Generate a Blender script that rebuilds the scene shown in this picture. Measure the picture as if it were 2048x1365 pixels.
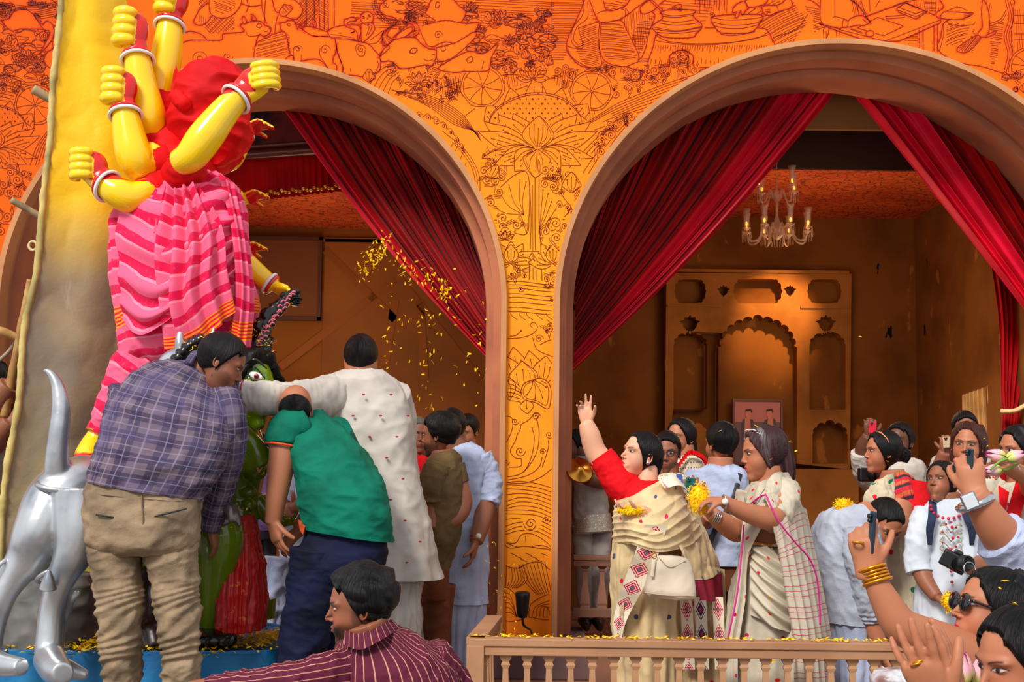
import bpy, bmesh, math, random
import numpy as np
from math import sin, cos, pi, radians
from mathutils import Vector, Matrix, Euler
for o in list(bpy.data.objects): bpy.data.objects.remove(o)
SC = bpy.context.scene; COL = SC.collection
random.seed(4)
# ---------------- camera ----------------
F = 2500.0; CAM = Vector((0, 0, 1.39)); PITCH = math.atan(235.5/F); ROLL = radians(0.7)
cd = bpy.data.cameras.new('camera'); cam = bpy.data.objects.new('camera', cd); COL.objects.link(cam)
cd.sensor_width = 36; cd.lens = F/2048*36; cd.clip_start = .05; cd.clip_end = 200
RM = Matrix.Rotation(pi/2+PITCH, 3, 'X') @ Matrix.Rotation(ROLL, 3, 'Z')
cam.matrix_world = Matrix.Translation(CAM) @ RM.to_4x4(); SC.camera = cam
# ---------------- sky, sun, exposure ----------------
w = bpy.data.worlds.new('sky'); SC.world = w; w.use_nodes = True
bg = w.node_tree.nodes['Background']; bg.inputs[0].default_value = (.93, .96, 1, 1); bg.inputs[1].default_value = .66
sd = bpy.data.lights.new('sun', 'SUN'); sd.energy = 2.7; sd.angle = radians(16); sd.color = (1, .96, .9)
so = bpy.data.objects.new('sun', sd); COL.objects.link(so); so.rotation_euler = Euler((radians(48), 0, radians(-28)))
SC.view_settings.view_transform = 'Standard'; SC.view_settings.look = 'None'
SC.view_settings.exposure = 0.35; SC.view_settings.gamma = 1; SC.view_settings.use_curve_mapping = False
# ---------------- pixel <-> world ----------------
def ray(px, py): return RM @ Vector(((px-1024)/F, -(py-682.5)/F, -1))
def P(px, py, Y):
    v = ray(px, py); return CAM + v*(Y/v.y)
def MPP(py, Y):                                   # metres per pixel at depth Y
    v = ray(1024, py); return Y/v.y/F
def proj(p):
    q = RM.transposed() @ (Vector(p)-CAM); return (1024-q.x/q.z*F, 682.5+q.y/q.z*F)
def FA(px, py, Y):
    p = P(px, py, Y); return (p.x, p.z)
# ---------------- colour / materials ----------------
def lin(c):
    return tuple(((x/255)/12.92 if x/255 <= .04045 else ((x/255+.055)/1.055)**2.4) for x in c[:3])+(1,)
class N:                                            # tiny node-expression wrapper
    t = None
    def __init__(s, k): s.k = k
    def _m(s, op, *a):
        n = N.t.nodes.new('ShaderNodeMath'); n.operation = op
        for i, x in enumerate((s,)+a):
            if isinstance(x, N): N.t.links.new(x.k, n.inputs[i])
            else: n.inputs[i].default_value = x
        return N(n.outputs[0])
    def __add__(s, o): return s._m('ADD', o)
    __radd__ = __add__
    def __sub__(s, o): return s._m('SUBTRACT', o)
    def __mul__(s, o): return s._m('MULTIPLY', o)
    __rmul__ = __mul__
    def fr(s): return s._m('FRACT')
    def ab(s): return s._m('ABSOLUTE')
    def fl(s): return s._m('FLOOR')
    def lt(s, x): return s._m('LESS_THAN', x)
    def gt(s, x): return s._m('GREATER_THAN', x)
    def sn(s): return s._m('SINE')
    def sq(s): return s._m('POWER', 2.0)
    def pw(s, x): return s._m('POWER', x)
    def mn(s, x): return s._m('MINIMUM', x)
    def mx(s, x): return s._m('MAXIMUM', x)
    def smooth(s, a, b, lo=0, hi=1):
        n = N.t.nodes.new('ShaderNodeMapRange'); n.interpolation_type = 'SMOOTHSTEP'
        N.t.links.new(s.k, n.inputs[0])
        for i, x in enumerate((a, b, lo, hi)): n.inputs[i+1].default_value = x
        return N(n.outputs[0])
def C(c): 
    return c if isinstance(c, N) else lin(c)
def mix(a, b, f):
    n = N.t.nodes.new('ShaderNodeMix'); n.data_type = 'RGBA'
    for i, x in ((6, C(a)), (7, C(b))):
        if isinstance(x, N): N.t.links.new(x.k, n.inputs[i])
        else: n.inputs[i].default_value = x
    if isinstance(f, N): N.t.links.new(f.k, n.inputs[0])
    else: n.inputs[0].default_value = f
    return N(n.outputs[2])
def coords(kind='UV'):
    n = N.t.nodes.new('ShaderNodeTexCoord'); s = N.t.nodes.new('ShaderNodeSeparateXYZ')
    N.t.links.new(n.outputs[kind], s.inputs[0]); return [N(s.outputs[i]) for i in range(3)]
def vec(x, y, z=0.0):
    n = N.t.nodes.new('ShaderNodeCombineXYZ')
    for i, q in enumerate((x, y, z)):
        if isinstance(q, N): N.t.links.new(q.k, n.inputs[i])
        else: n.inputs[i].default_value = q
    return N(n.outputs[0])
def noise(scale, v=None, detail=3, kind='Object', rough=.5):
    n = N.t.nodes.new('ShaderNodeTexNoise'); n.inputs['Scale'].default_value = scale
    n.inputs['Detail'].default_value = detail; n.inputs['Roughness'].default_value = rough
    if v is None:
        c = N.t.nodes.new('ShaderNodeTexCoord'); N.t.links.new(c.outputs[kind], n.inputs[0])
    else: N.t.links.new(v.k, n.inputs[0])
    return N(n.outputs[0])
def voro(scale, v=None, feat='F1'):
    n = N.t.nodes.new('ShaderNodeTexVoronoi'); n.feature = feat; n.inputs['Scale'].default_value = scale
    if v is None:
        c = N.t.nodes.new('ShaderNodeTexCoord'); N.t.links.new(c.outputs['Object'], n.inputs[0])
    else: N.t.links.new(v.k, n.inputs[0])
    return N(n.outputs[0]), n
def attr(name='Col'):
    n = N.t.nodes.new('ShaderNodeAttribute'); n.attribute_name = name; return N(n.outputs[0])
_mats = {}
def mat(name, col=None, rough=.8, fn=None, metal=0, sheen=0, bump=None, spec=.5, alpha=1, trans=0, emit=None, coat=0, sub=0, bstr=.3, bdist=.01):
    """col: rgb tuple; fn: callable building colour expression; bump: callable giving a height"""
    if name in _mats: return _mats[name]
    m = bpy.data.materials.new(name); m.use_nodes = True; N.t = m.node_tree
    b = m.node_tree.nodes['Principled BSDF']
    if fn:
        r = fn()
        N.t.links.new(r.k, b.inputs['Base Color'])
    else: b.inputs['Base Color'].default_value = lin(col)
    b.inputs['Roughness'].default_value = rough; b.inputs['Metallic'].default_value = metal
    b.inputs['Specular IOR Level'].default_value = spec
    if sheen: b.inputs['Sheen Weight'].default_value = sheen; b.inputs['Sheen Roughness'].default_value = .4
    if coat: b.inputs['Coat Weight'].default_value = coat; b.inputs['Coat Roughness'].default_value = .15
    if trans: b.inputs['Transmission Weight'].default_value = trans
    if alpha < 1: b.inputs['Alpha'].default_value = alpha
    if sub: b.inputs['Subsurface Weight'].default_value = sub; b.inputs['Subsurface Radius'].default_value = (.012, .005, .003); b.inputs['Subsurface Scale'].default_value = 1
    if emit: b.inputs['Emission Color'].default_value = lin(emit[0]); b.inputs['Emission Strength'].default_value = emit[1]
    if bump:
        h = bump(); n = N.t.nodes.new('ShaderNodeBump'); n.inputs['Strength'].default_value = bstr; n.inputs['Distance'].default_value = bdist
        N.t.links.new(h.k, n.inputs['Height']); N.t.links.new(n.outputs[0], b.inputs['Normal'])
    _mats[name] = m; return m
def vary(c, amt=.12, scale=8, c2=None, kind='Object'):
    """base colour with soft real-pigment variation"""
    d = c2 or tuple(max(0, x*(1-amt*2.2)) for x in c)
    return lambda: mix(c, d, noise(scale, kind=kind).smooth(.35, .7))
# ---------------- object helpers ----------------
def link(name, me, m=None, parent=None, smooth=True):
    o = bpy.data.objects.new(name, me); COL.objects.link(o)
    if m is not None:
        for x in (m if isinstance(m, (list, tuple)) else [m]): me.materials.append(x)
    if parent is not None: o.parent = parent
    if smooth: me.shade_smooth()
    return o
def tag(o, label=None, cat=None, group=None, kind=None):
    if label: o['label'] = label
    if cat: o['category'] = cat
    if group: o['group'] = group
    if kind: o['kind'] = kind
    return o
def empty(name, label=None, cat=None, loc=(0, 0, 0), group=None, kind=None):
    o = bpy.data.objects.new(name, None); COL.objects.link(o); o.location = loc; o.empty_display_size = .1
    return tag(o, label, cat, group, kind)
def adopt(o, parent):
    """parent keeping world position (parents are never rotated)"""
    o.parent = parent                              # parts carry world-space vertices
    if parent.type == 'EMPTY' and parent.location.length > 0: o.matrix_parent_inverse = Matrix.Translation(-parent.location)
    return o
class G:                                           # geometry accumulator with uv + colour
    def __init__(s): s.v = []; s.f = []; s.uv = []; s.c = []; s.n = 0; s.mi = []; s.has = False
    def add(s, V, Fc, uv=None, col=None, mi=0):
        V = np.asarray(V, float).reshape(-1, 3); k = len(V)
        s.v.append(V)
        for f in Fc: s.f.append([i+s.n for i in f])
        s.mi += [mi]*len(Fc)
        s.uv.append(np.zeros((k, 2)) if uv is None else np.asarray(uv, float))
        if col is None: s.c.append(np.ones((k, 3)))
        else: s.c.append(np.broadcast_to(np.asarray(col, float), (k, 3)).copy()); s.has = True
        s.n += k; return s
    def mesh(s, name):
        me = bpy.data.meshes.new(name)
        if s.n == 0: return me
        V = np.concatenate(s.v); me.from_pydata(V.tolist(), [], s.f); 
        uv = np.concatenate(s.uv); l = me.uv_layers.new(name='UVMap')
        li = np.empty(len(me.loops), np.int32); me.loops.foreach_get('vertex_index', li)
        l.data.foreach_set('uv', uv[li].ravel())
        if s.has:
            a = me.color_attributes.new('Col', 'FLOAT_COLOR', 'POINT')
            c = np.concatenate([np.concatenate(s.c), np.ones((len(V), 1))], 1); a.data.foreach_set('color', c.ravel())
        if any(s.mi): me.polygons.foreach_set('material_index', s.mi)
        me.update(); return me
    def obj(s, name, m=None, parent=None, smooth=True):
        return link(name, s.mesh(name), m, parent, smooth)
def box(g, x0, x1, y0, y1, z0, z1, **k):
    V = [(x, y, z) for z in (z0, z1) for y in (y0, y1) for x in (x0, x1)]
    g.add(V, [(0, 2, 3, 1), (4, 5, 7, 6), (0, 1, 5, 4), (2, 6, 7, 3), (0, 4, 6, 2), (1, 3, 7, 5)],
          uv=[(v[0], v[2]) for v in V], **k); return g
def bevel(o, w=.004, seg=2):
    m = o.modifiers.new('bevel', 'BEVEL'); m.width = w; m.segments = seg; m.limit_method = 'ANGLE'; return o
def cr(pts, n):
    """Catmull-Rom resample of rows of numbers -> n rows"""
    A = np.asarray(pts, float)
    if len(A) == 1: return np.repeat(A, n, 0)
    t = np.linspace(0, len(A)-1, n); i = np.minimum(t.astype(int), len(A)-2); u = (t-i)[:, None]
    B = np.vstack([2*A[0]-A[1], A, 2*A[-1]-A[-2]])
    p0, p1, p2, p3 = B[i], B[i+1], B[i+2], B[i+3]
    return .5*(2*p1+(p2-p0)*u+(2*p0-5*p1+4*p2-p3)*u*u+(3*p1-p0-3*p2+p3)*u**3)
def grid_faces(nv, nu, closed):
    f = []
    for j in range(nv-1):
        for i in range(nu if closed else nu-1):
            a = j*nu+i; b = j*nu+(i+1) % nu
            f.append((a, b, b+nu, a+nu))
    return f
_rs = np.random.RandomState(7)
class SN:                                          # sum-of-sines noise
    def __init__(s, freq=6, n=10, seed=0):
        r = np.random.RandomState(seed); s.k = r.normal(0, 1, (n, 3))*freq; s.p = r.rand(n)*6.28; s.n = n
    def __call__(s, X): return np.sin(X@s.k.T+s.p).sum(1)/math.sqrt(s.n)*.8
def normals(V, nv, nu, closed):
    A = V.reshape(nv, nu, 3)
    if closed: du = np.roll(A, -1, 1)-np.roll(A, 1, 1)
    else: du = np.gradient(A, axis=1)
    dv = np.gradient(A, axis=0); n = np.cross(du, dv); n /= np.maximum(np.linalg.norm(n, axis=2, keepdims=True), 1e-9)
    return n.reshape(-1, 3)
def finish_loft(g, A, closed, fold=None, col=None, cap=True, mi=0, uvs=None):
    """A: (nv,nu,3) rings"""
    nv, nu = A.shape[:2]; V = A.reshape(-1, 3)
    lv = np.concatenate([[0], np.cumsum(np.linalg.norm(np.diff(A, axis=0), axis=2).mean(1))])
    ext = np.concatenate([A, A[:, :1]], 1) if closed else A
    lu = np.linalg.norm(np.diff(ext, axis=1), axis=2).sum(1).mean()
    un = np.arange(nu)/(nu if closed else nu-1); vn = np.linspace(0, 1, nv)
    U, W = np.meshgrid(un, vn); uv = np.stack([(U*lu).ravel(), np.repeat(lv, nu)], 1)
    if uvs: uv = np.stack([U.ravel()*uvs[0], W.ravel()*uvs[1]], 1)
    n = normals(V, nv, nu, closed)
    if closed:                                     # make normals point outwards
        c = A.mean(1, keepdims=True); s = np.sign((n.reshape(nv, nu, 3)*(A-c)).sum(2).mean()); n = n*s
    else: s = 1
    if fold is not None:
        V = V + n*fold(U.ravel(), W.ravel(), V)[:, None]
    F_ = grid_faces(nv, nu, closed)
    if closed and s < 0: F_ = [f[::-1] for f in F_]
    if callable(col): col = col(U.ravel(), W.ravel(), V)
    k = len(V)
    if cap and closed:
        V = np.vstack([V, V[:nu].mean(0), V[-nu:].mean(0)]); uv = np.vstack([uv, uv[:1], uv[-1:]])
        if col is not None and np.ndim(col) == 2: col = np.vstack([col, col[:1], col[-1:]])
        for i in range(nu):
            j = (i+1) % nu; a = (k, j, i); b = (k+1, (nv-1)*nu+i, (nv-1)*nu+j)
            if s < 0: a = a[::-1]; b = b[::-1]
            F_.append(a); F_.append(b)
    g.add(V, F_, uv, col, mi); return g
def ringv(nu, e=2.0, ph=0):
    a = np.arange(nu)/nu*2*pi+ph; c, s_ = np.cos(a), np.sin(a)
    if e != 2: c = np.sign(c)*np.abs(c)**(2/e); s_ = np.sign(s_)*np.abs(s_)**(2/e)
    return c, s_
def rows(g, R, Y, nu=48, nv=40, e=2.2, **k):
    """silhouette loft: R rows (xl,yl,xr,yr,dy,thick_m) in photo pixels at depth Y+dy"""
    R = cr([tuple(r)+(0, .12)[len(r)-4:] if len(r) < 6 else r for r in R], nv)
    c, s_ = ringv(nu, e); A = np.empty((nv, nu, 3))
    for j, r in enumerate(R):
        a = P(r[0], r[1], Y+r[4]); b = P(r[2], r[3], Y+r[4]); m = (a+b)/2; h = (b-a)/2
        A[j] = np.array(m)+np.outer(c, np.array(h))+np.outer(s_, (0, -r[5], 0))
    return finish_loft(g, A, True, **k)
def tube3(g, pts, nu=22, nv=None, e=2.0, up=(0, -1, 0), **k):
    """3D tube: pts rows (x,y,z,r) or (x,y,z,ra,rb)"""
    pts = [tuple(p)+((p[3],) if len(p) == 4 else ()) for p in pts]
    nv = nv or max(4, len(pts)*7); Q = cr(pts, nv); X = Q[:, :3]; T = np.gradient(X, axis=0)
    T /= np.maximum(np.linalg.norm(T, axis=1, keepdims=True), 1e-9)
    c, s_ = ringv(nu, e); A = np.empty((nv, nu, 3)); up = np.array(up, float); b = None
    for j in range(nv):
        b0 = up if b is None else b
        b = b0-T[j]*(b0@T[j])
        if np.linalg.norm(b) < .15: b = np.array((1., 0.2, 0.1))-T[j]*(np.array((1., .2, .1))@T[j])
        b /= np.linalg.norm(b); a = np.cross(T[j], b)
        A[j] = X[j]+np.outer(c, a)*Q[j, 3]+np.outer(s_, b)*Q[j, 4]
    return finish_loft(g, A, True, **k)
def limb(g, pts, Y, **k):
    """pts rows (px,py,dy,width_px[,depth ratio])"""
    out = []
    for p in pts:
        q = P(p[0], p[1], Y+p[2]); r = p[3]/2*MPP(p[1], Y+p[2]); out.append((q.x, q.y, q.z, r, r*(p[4] if len(p) > 4 else 1)))
    return tube3(g, out, **k)
def sheet(g, grid, Y, nu=60, nv=60, **k):
    """grid rows of control points (px,py,dy): Catmull-Rom patch"""
    rr = [cr([tuple(P(a, b, Y+c)) for a, b, c in row], nu) for row in grid]
    A = cr([r.ravel() for r in rr], nv).reshape(nv, nu, 3)
    return finish_loft(g, A, False, **k)
def ellip(g, c, r, nu=20, nv=14, rot=None, **k):
    t = np.linspace(.001, pi-.001, nv); a = np.arange(nu)/nu*2*pi
    A = np.stack([np.outer(np.sin(t), np.cos(a))*r[0], np.outer(np.sin(t), np.sin(a))*r[1], np.outer(np.cos(t), np.ones(nu))*r[2]], 2)
    if rot is not None: A = A@np.array(rot).T
    return finish_loft(g, A+np.array(c), True, **k)
def lathe(g, prof, c=(0, 0, 0), nu=16, rot=None, **k):
    """prof rows (r,z)"""
    a = np.arange(nu)/nu*2*pi; pr = np.array(prof, float)
    A = np.stack([np.outer(pr[:, 0], np.cos(a)), np.outer(pr[:, 0], np.sin(a)), np.outer(pr[:, 1], np.ones(nu))], 2)
    if rot is not None: A = A@np.array(rot).T
    return finish_loft(g, A+np.array(c), True, **k)
def voxel(me, size, smooth=2, keep=False):
    """voxel remesh of a mesh through a modifier; returns a new mesh"""
    o = bpy.data.objects.new('tmp', me); COL.objects.link(o)
    m = o.modifiers.new('r', 'REMESH'); m.mode = 'VOXEL'; m.voxel_size = size; m.use_smooth_shade = True
    if smooth: s = o.modifiers.new('s', 'SMOOTH'); s.iterations = smooth; s.factor = .5
    dg = bpy.context.evaluated_depsgraph_get(); r = bpy.data.meshes.new_from_object(o.evaluated_get(dg), depsgraph=dg)
    bpy.data.objects.remove(o); bpy.data.meshes.remove(me); return r
def mesh_to_g(g, me, col=None):
    V = np.empty(len(me.vertices)*3); me.vertices.foreach_get('co', V); V = V.reshape(-1, 3)
    g.add(V, [tuple(p.vertices) for p in me.polygons], None, col); return g
# ================= painted facade =================
FY = 8.3
def fa(px, py): return FA(px, py, FY)
AR = []                                            # arches: (cx, a, b, zc) of the outer boundary, in metres
for cx, crown, left, spring in ((504, 122, -4, 606), (1690, 83, 1110, 620)):
    c = fa(cx, spring); t = fa(cx, crown); l = fa(left, spring)
    AR.append((c[0], c[0]-l[0], t[1]-c[1], c[1]))
def in_arch(x, z, grow=0.0):
    x = np.asarray(x); z = np.asarray(z); r = np.zeros(np.broadcast(x, z).shape, bool)
    for cx, a, b, zc in AR:
        a2, b2 = a+grow, b+grow
        r |= (np.abs(x-cx) < a2) & ((z < zc) | (((x-cx)/a2)**2+((z-zc)/b2)**2 < 1))
    return r
ST = []                                            # strokes: [pts(px), width, halo]
def pip(pts, poly):
    x, y = pts[:, 0], pts[:, 1]; r = np.zeros(len(pts), bool); n = len(poly); j = n-1
    for i in range(n):
        xi, yi = poly[i]; xj, yj = poly[j]
        if yi != yj:
            r ^= ((yi > y) != (yj > y)) & (x < (xj-xi)*(y-yi)/(yj-yi)+xi)
        j = i
    return r
def st(pts, w=1.3, halo=0, sm=True, n=None, dot=False):
    p = np.array(pts, float)
    L = np.linalg.norm(np.diff(p, axis=0), axis=1).sum(); n = n or int(max(4, L/4))
    if sm: q = cr(p, n)
    else:
        d = np.concatenate([[0], np.cumsum(np.linalg.norm(np.diff(p, axis=0), axis=1))]); t = np.linspace(0, d[-1], max(n, 2))
        q = np.stack([np.interp(t, d, p[:, 0]), np.interp(t, d, p[:, 1])], 1)
    ST.append([q, w, halo])
    if dot: dotat(*q[-1] if dot != 2 else q[0])
def dotat(x, y, r=1.7):
    ST.append([np.array([(x-r*.6, y), (x+r*.6, y)]), r*1.9, 0])
def erase(poly):
    new = []
    poly = np.array(poly); lo = poly.min(0); hi = poly.max(0)
    for s in ST:
        q = s[0]
        if (q.max(0) < lo).any() or (q.min(0) > hi).any(): new.append(s); continue
        m = ~pip(q, poly); i = 0
        if m.all(): new.append(s); continue
        idx = np.flatnonzero(m)
        if len(idx) == 0: continue
        for run in np.split(idx, np.flatnonzero(np.diff(idx) > 1)+1):
            if len(run) > 1: new.append([q[run], s[1], s[2]])
    ST[:] = new
def shp(pts, w=1.5, halo=1, closed=True, sm=True):
    """filled figure: hides what was drawn below it, then outlines"""
    p = list(pts)+([pts[0]] if closed else [])
    q = cr(np.array(p, float), len(p)*6) if sm else np.array(p, float)
    erase(q); ST.append([q, w, halo]) if sm else st(p, w, halo, sm=False)
    return q
def hatch(poly, ang, gap, w=.9, curve=0, jit=.3, seg=None):
    poly = np.array(poly, float); c = poly.mean(0); R = np.abs(poly-c).max()*1.5; ca, sa = cos(radians(ang)), sin(radians(ang))
    t = -R
    while t < R:
        s_ = np.linspace(-R, R, int(R/2)+4); o = t+curve*(s_/R)**2*R+random.uniform(-jit, jit)*gap
        q = np.stack([c[0]+s_*ca-o*sa, c[1]+s_*sa+o*ca], 1); m = pip(q, poly); idx = np.flatnonzero(m)
        if len(idx) > 1:
            for run in np.split(idx, np.flatnonzero(np.diff(idx) > 1)+1):
                if len(run) > 1: ST.append([q[run], w, 0])
        t += gap
def swirl(x, y, r, d=1, turns=1.4, ph=0, w=1.2, tail=None):
    a = np.linspace(0, turns*2*pi, int(12*turns)+4); rr = r*(1-a/(turns*2*pi)*.85)
    q = np.stack([x+rr*np.cos(ph+d*a), y+rr*np.sin(ph+d*a)], 1)
    ST.append([q, w, 0]); dotat(*q[-1])
    return q
def petal(bx, by, tx, ty, wd, lines=3, curl=0, bulge=.55, dbl=False):
    b = np.array((bx, by), float); t = np.array((tx, ty), float); d = t-b; L = np.linalg.norm(d); n = np.array((-d[1], d[0]))/L
    k = curl*L
    side = lambda s, f=1: [b, b+d*.25+n*s*wd*.42*f, b+d*bulge+n*s*wd*.5*f+n*k*.2, b+d*.85+n*s*wd*.2*f+n*k*.6, t+n*k]
    A = cr(side(1), 16); B = cr(side(-1), 16); erase(np.vstack([A, B[::-1]]))
    ST.append([A, 1.3, 0]); ST.append([B, 1.3, 0])
    if dbl: ST.append([cr(side(1, .8), 14), 1, 0])
    for i in range(lines):
        s = (i-(lines-1)/2)/max(lines, 1)*1.3; e = .62+.12*(i % 2)
        q = cr([b+d*.08+n*s*wd*.1, b+d*.35+n*s*wd*.5, b+d*e+n*s*wd*.55+n*k*.2], 8); ST.append([q, 1, 0]); dotat(*q[-1], r=1.5)
def bigLotus(cx, cy, s=1.0):
    X = lambda x: cx+(x-1075)*s
    Y = lambda y: cy+(y-250)*s
    for a, b, c in ((-86, 224, 30), (-45, 188, 44), (0, 160, 52), (45, 188, 44), (90, 220, 30)):
        petal(X(1072+a*.8), Y(250), X(1072+a*1.15), Y(b-12), 46*s, 4)
    dome = [(X(975), Y(258)), (X(985), Y(230)), (X(1010), Y(208)), (X(1050), Y(192)), (X(1090), Y(190)), (X(1130), Y(202)), (X(1155), Y(225)), (X(1166), Y(255))]
    dd = shp(dome, 1.4, 0); st([(x, y-4*s) for x, y in dome], 1.2)
    for j in range(6):
        for i in range(14):
            x = X(990+i*12.5+(j % 2)*6); y = Y(198+j*9.5)
            if pip(np.array([[x, y]]), dd)[0] and not y < Y(192): 
                if (i+j) % 2: dotat(x, y, 1.6*s)
                else: swirl(x, y, 1.9*s, turns=1, w=.9)
    for sx in (-1, 1):
        for dx, dy, wd, cu in ((52, -4, 44, .05), (84, 2, 42, .08), (112, 22, 36, .12), (122, 40, 34, .1)):
            petal(X(1075+sx*10), Y(297), X(1075+sx*dx), Y(233+dy), wd*s, 3, -sx*cu)
    petal(X(1075), Y(299), X(1078), Y(232), 62*s, 5, 0, .5, True)
    for sx in (-1, 1):
        for dx, dy, wd in ((112, 14, 26), (88, 30, 34), (48, 44, 44)):
            petal(X(1075+sx*6), Y(297), X(1075+sx*dx), Y(297+dy), wd*s, 4, sx*.05)
    petal(X(1075), Y(298), X(1070), Y(356), 54*s, 3, 0, .4, True)
def lotus(cx, cy, s, n=5, up=1):
    for i in range(n):
        a = (i-(n-1)/2)*.5
        petal(cx, cy, cx+sin(a)*s*1.1, cy-cos(a)*s*up, s*.5, 2)
    petal(cx, cy, cx, cy-s*.85*up, s*.6, 3)
def bud(x, y, s, a=0):
    ca, sa = cos(a), sin(a); petal(x, y, x+sa*s, y-ca*s, s*.9, 3, 0, .4, True)
def wheel(cx, cy, rx, ry, n=9, col=False):
    a = np.linspace(0, 2*pi, 40); q = np.stack([cx+rx*1.12*np.cos(a)*(1+.03*np.sin(7*a)), cy+ry*1.12*np.sin(a)*(1+.03*np.cos(6*a))], 1)
    erase(q); ST.append([q, 1.3, 0]); q2 = np.stack([cx+rx*np.cos(a), cy+ry*np.sin(a)], 1); ST.append([q2, 1.1, 0])
    swirl(cx, cy, 4, turns=1)
    for i in range(n):
        b = i/n*2*pi+.2; st([(cx+4*cos(b), cy+4*sin(b)), (cx+rx*.6*cos(b+.06), cy+ry*.6*sin(b+.06)), (cx+rx*cos(b), cy+ry*sin(b))], 1.1)
def band(a, b, n, w=1.1):
    a = cr(a, 30); b = cr(b, 30)
    for i in range(n):
        t = i/(n-1); l = random.choice((30, 30, 24, 27)); q = (a*(1-t)+b*t); q[:, 1] += np.sin(np.arange(30)*.5+i)*.5; ST.append([q[30-l:], w, 0])
def scroll(pts, r, n, side=1):
    """row of little wave curls along a path"""
    q = cr(pts, n+1)
    for i in range(n):
        m = (q[i]+q[i+1])/2; d = q[i+1]-q[i]; ph = math.atan2(d[1], d[0])
        swirl(m[0], m[1], r*random.uniform(.7, 1.1), side*random.choice((1, 1, -1)), 1.3, ph+random.uniform(0, 2))
        st([q[i], m+(0, -r*1.4*side), q[i+1]], 1)
def thicket(x0, y0, x1, y1, n, s):
    for i in range(n):
        x = random.uniform(x0, x1); y = y0+(y1-y0)*i/n; k = random.random(); r = s*random.uniform(.6, 1.2)
        if k < .22: bud(x, y+r, r*1.6, random.uniform(-.6, .6))
        elif k < .4: lotus(x, y, r*1.2, 5)
        elif k < .55: wheel(x, y, r*1.1, r*.5, 7)
        elif k < .75:
            q = swirl(x, y, r*.6, random.choice((-1, 1)), 1.4, random.random()*6)
            st([(x+r*.6, y+r), (x+r*.7, y), (x, y-r*.7)], 1)
        else:
            a = random.uniform(-.5, .5)
            shp([(x-r, y), (x-r*.3, y-r*.5), (x+r*.5, y-r*.4), (x+r*1.2, y+r*.2+a*r), (x+r*.3, y+r*.4), (x-r*.5, y+r*.3)], 1.1, 0)
            st([(x-r*.8, y), (x+r*.9, y+r*.1+a*r*.6)], .9)
def curlfield(poly, n, r):
    poly = np.array(poly, float); lo = poly.min(0); hi = poly.max(0); k = 0
    while k < n:
        p = np.array((random.uniform(lo[0], hi[0]), random.uniform(lo[1], hi[1])))
        if not pip(p[None], poly)[0]: continue
        k += 1; rr = r*random.uniform(.6, 1.3); d = random.choice((-1, 1)); ph = random.random()*6.3
        a = np.linspace(0, 2*pi, 14); erase(np.stack([p[0]+rr*np.cos(a), p[1]+rr*np.sin(a)], 1))
        swirl(p[0], p[1], rr, d, 1.5, ph)
        for j in range(3): st([(p[0]+(rr+2.5*j)*cos(ph), p[1]+(rr+2.5*j)*sin(ph)), (p[0]+(rr+3*j)*cos(ph-d*.8), p[1]+(rr+3*j)*sin(ph-d*.8)), (p[0]+(rr*1.6+5*j)*cos(ph-d*1.5), p[1]+(rr*1.6+5*j)*sin(ph-d*1.5))], 1)
def Z(ox, oy, k): return lambda *p: [(ox+p[i]*k, oy+p[i+1]*k) for i in range(0, len(p), 2)]
random.seed(11)
# ---- back layers: hatching, lotus thickets, water
hatch([(700, 0), (1110, 0), (1110, 20), (960, 60), (700, 60)], 3, 5, .9)
thicket(930, 20, 1100, 135, 95, 15)
hatch([(1100, -8), (1180, -8), (1130, 120), (1100, 120)], 1, 4, .8); st([(1104, -5), (1104, 84), (1134, 84)], sm=False, w=1.4)
hatch([(395, -5), (470, -5), (470, 60), (420, 70), (400, 40)], 45, 5, .8); hatch([(395, -5), (470, -5), (470, 60), (420, 70), (400, 40)], -45, 5, .8)
hatch([(600, -5), (640, -5), (630, 60), (590, 50)], 45, 4, .8); hatch([(600, -5), (640, -5), (630, 60), (590, 50)], -45, 4, .8)
for x in (612, 628, 638, 648, 656, 668): st([(x, -5), (x+1, 60)], 1.4, .6)
hatch([(636, -5), (657, -5), (657, 62), (636, 58)], 30, 4, .9)
thicket(-60, 10, 120, 170, 110, 15); band([(-60, 8), (0, 5), (60, 12), (118, 2)], [(-60, 40), (0, 30), (60, 40), (118, 30)], 8)
band([(-60, 160), (0, 150), (60, 165), (110, 150)], [(-60, 205), (0, 200), (60, 210), (100, 200)], 9)
thicket(-260, -20, -60, 330, 60, 17)
# water fans and curl fields around the great lotuses
band([(905, 250), (960, 210), (1000, 190), (1060, 170), (1075, 158)], [(760, 145), (840, 130), (920, 118), (1000, 130), (1070, 150)], 3)
curlfield([(740, 120), (900, 110), (1060, 128), (1060, 150), (960, 195), (860, 205), (790, 165)], 46, 7)
curlfield([(1090, 128), (1260, 128), (1330, 150), (1290, 180), (1200, 230), (1120, 160)], 40, 7)
hatch([(1010, 140), (1060, 150), (1050, 170), (1010, 180)], 80, 5, 1)
hatch([(1105, 145), (1150, 140), (1160, 175), (1110, 172)], 96, 5, 1)
hatch([(885, 150), (925, 150), (915, 200), (890, 195)], 84, 5, 1)
band([(780, 178), (860, 192), (920, 225), (962, 282)], [(800, 188), (860, 215), (910, 250), (955, 262)], 8)
band([(1180, 240), (1240, 205), (1320, 172), (1420, 140)], [(1190, 262), (1260, 240), (1330, 215), (1400, 165)], 10)
band([(1160, 158), (1230, 135), (1320, 128), (1400, 140)], [(1160, 150), (1230, 128), (1300, 118), (1400, 130)], 3)
band([(885, 262), (930, 300), (958, 350), (958, 420)], [(875, 262), (920, 300), (948, 350), (950, 420)], 3)
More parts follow.
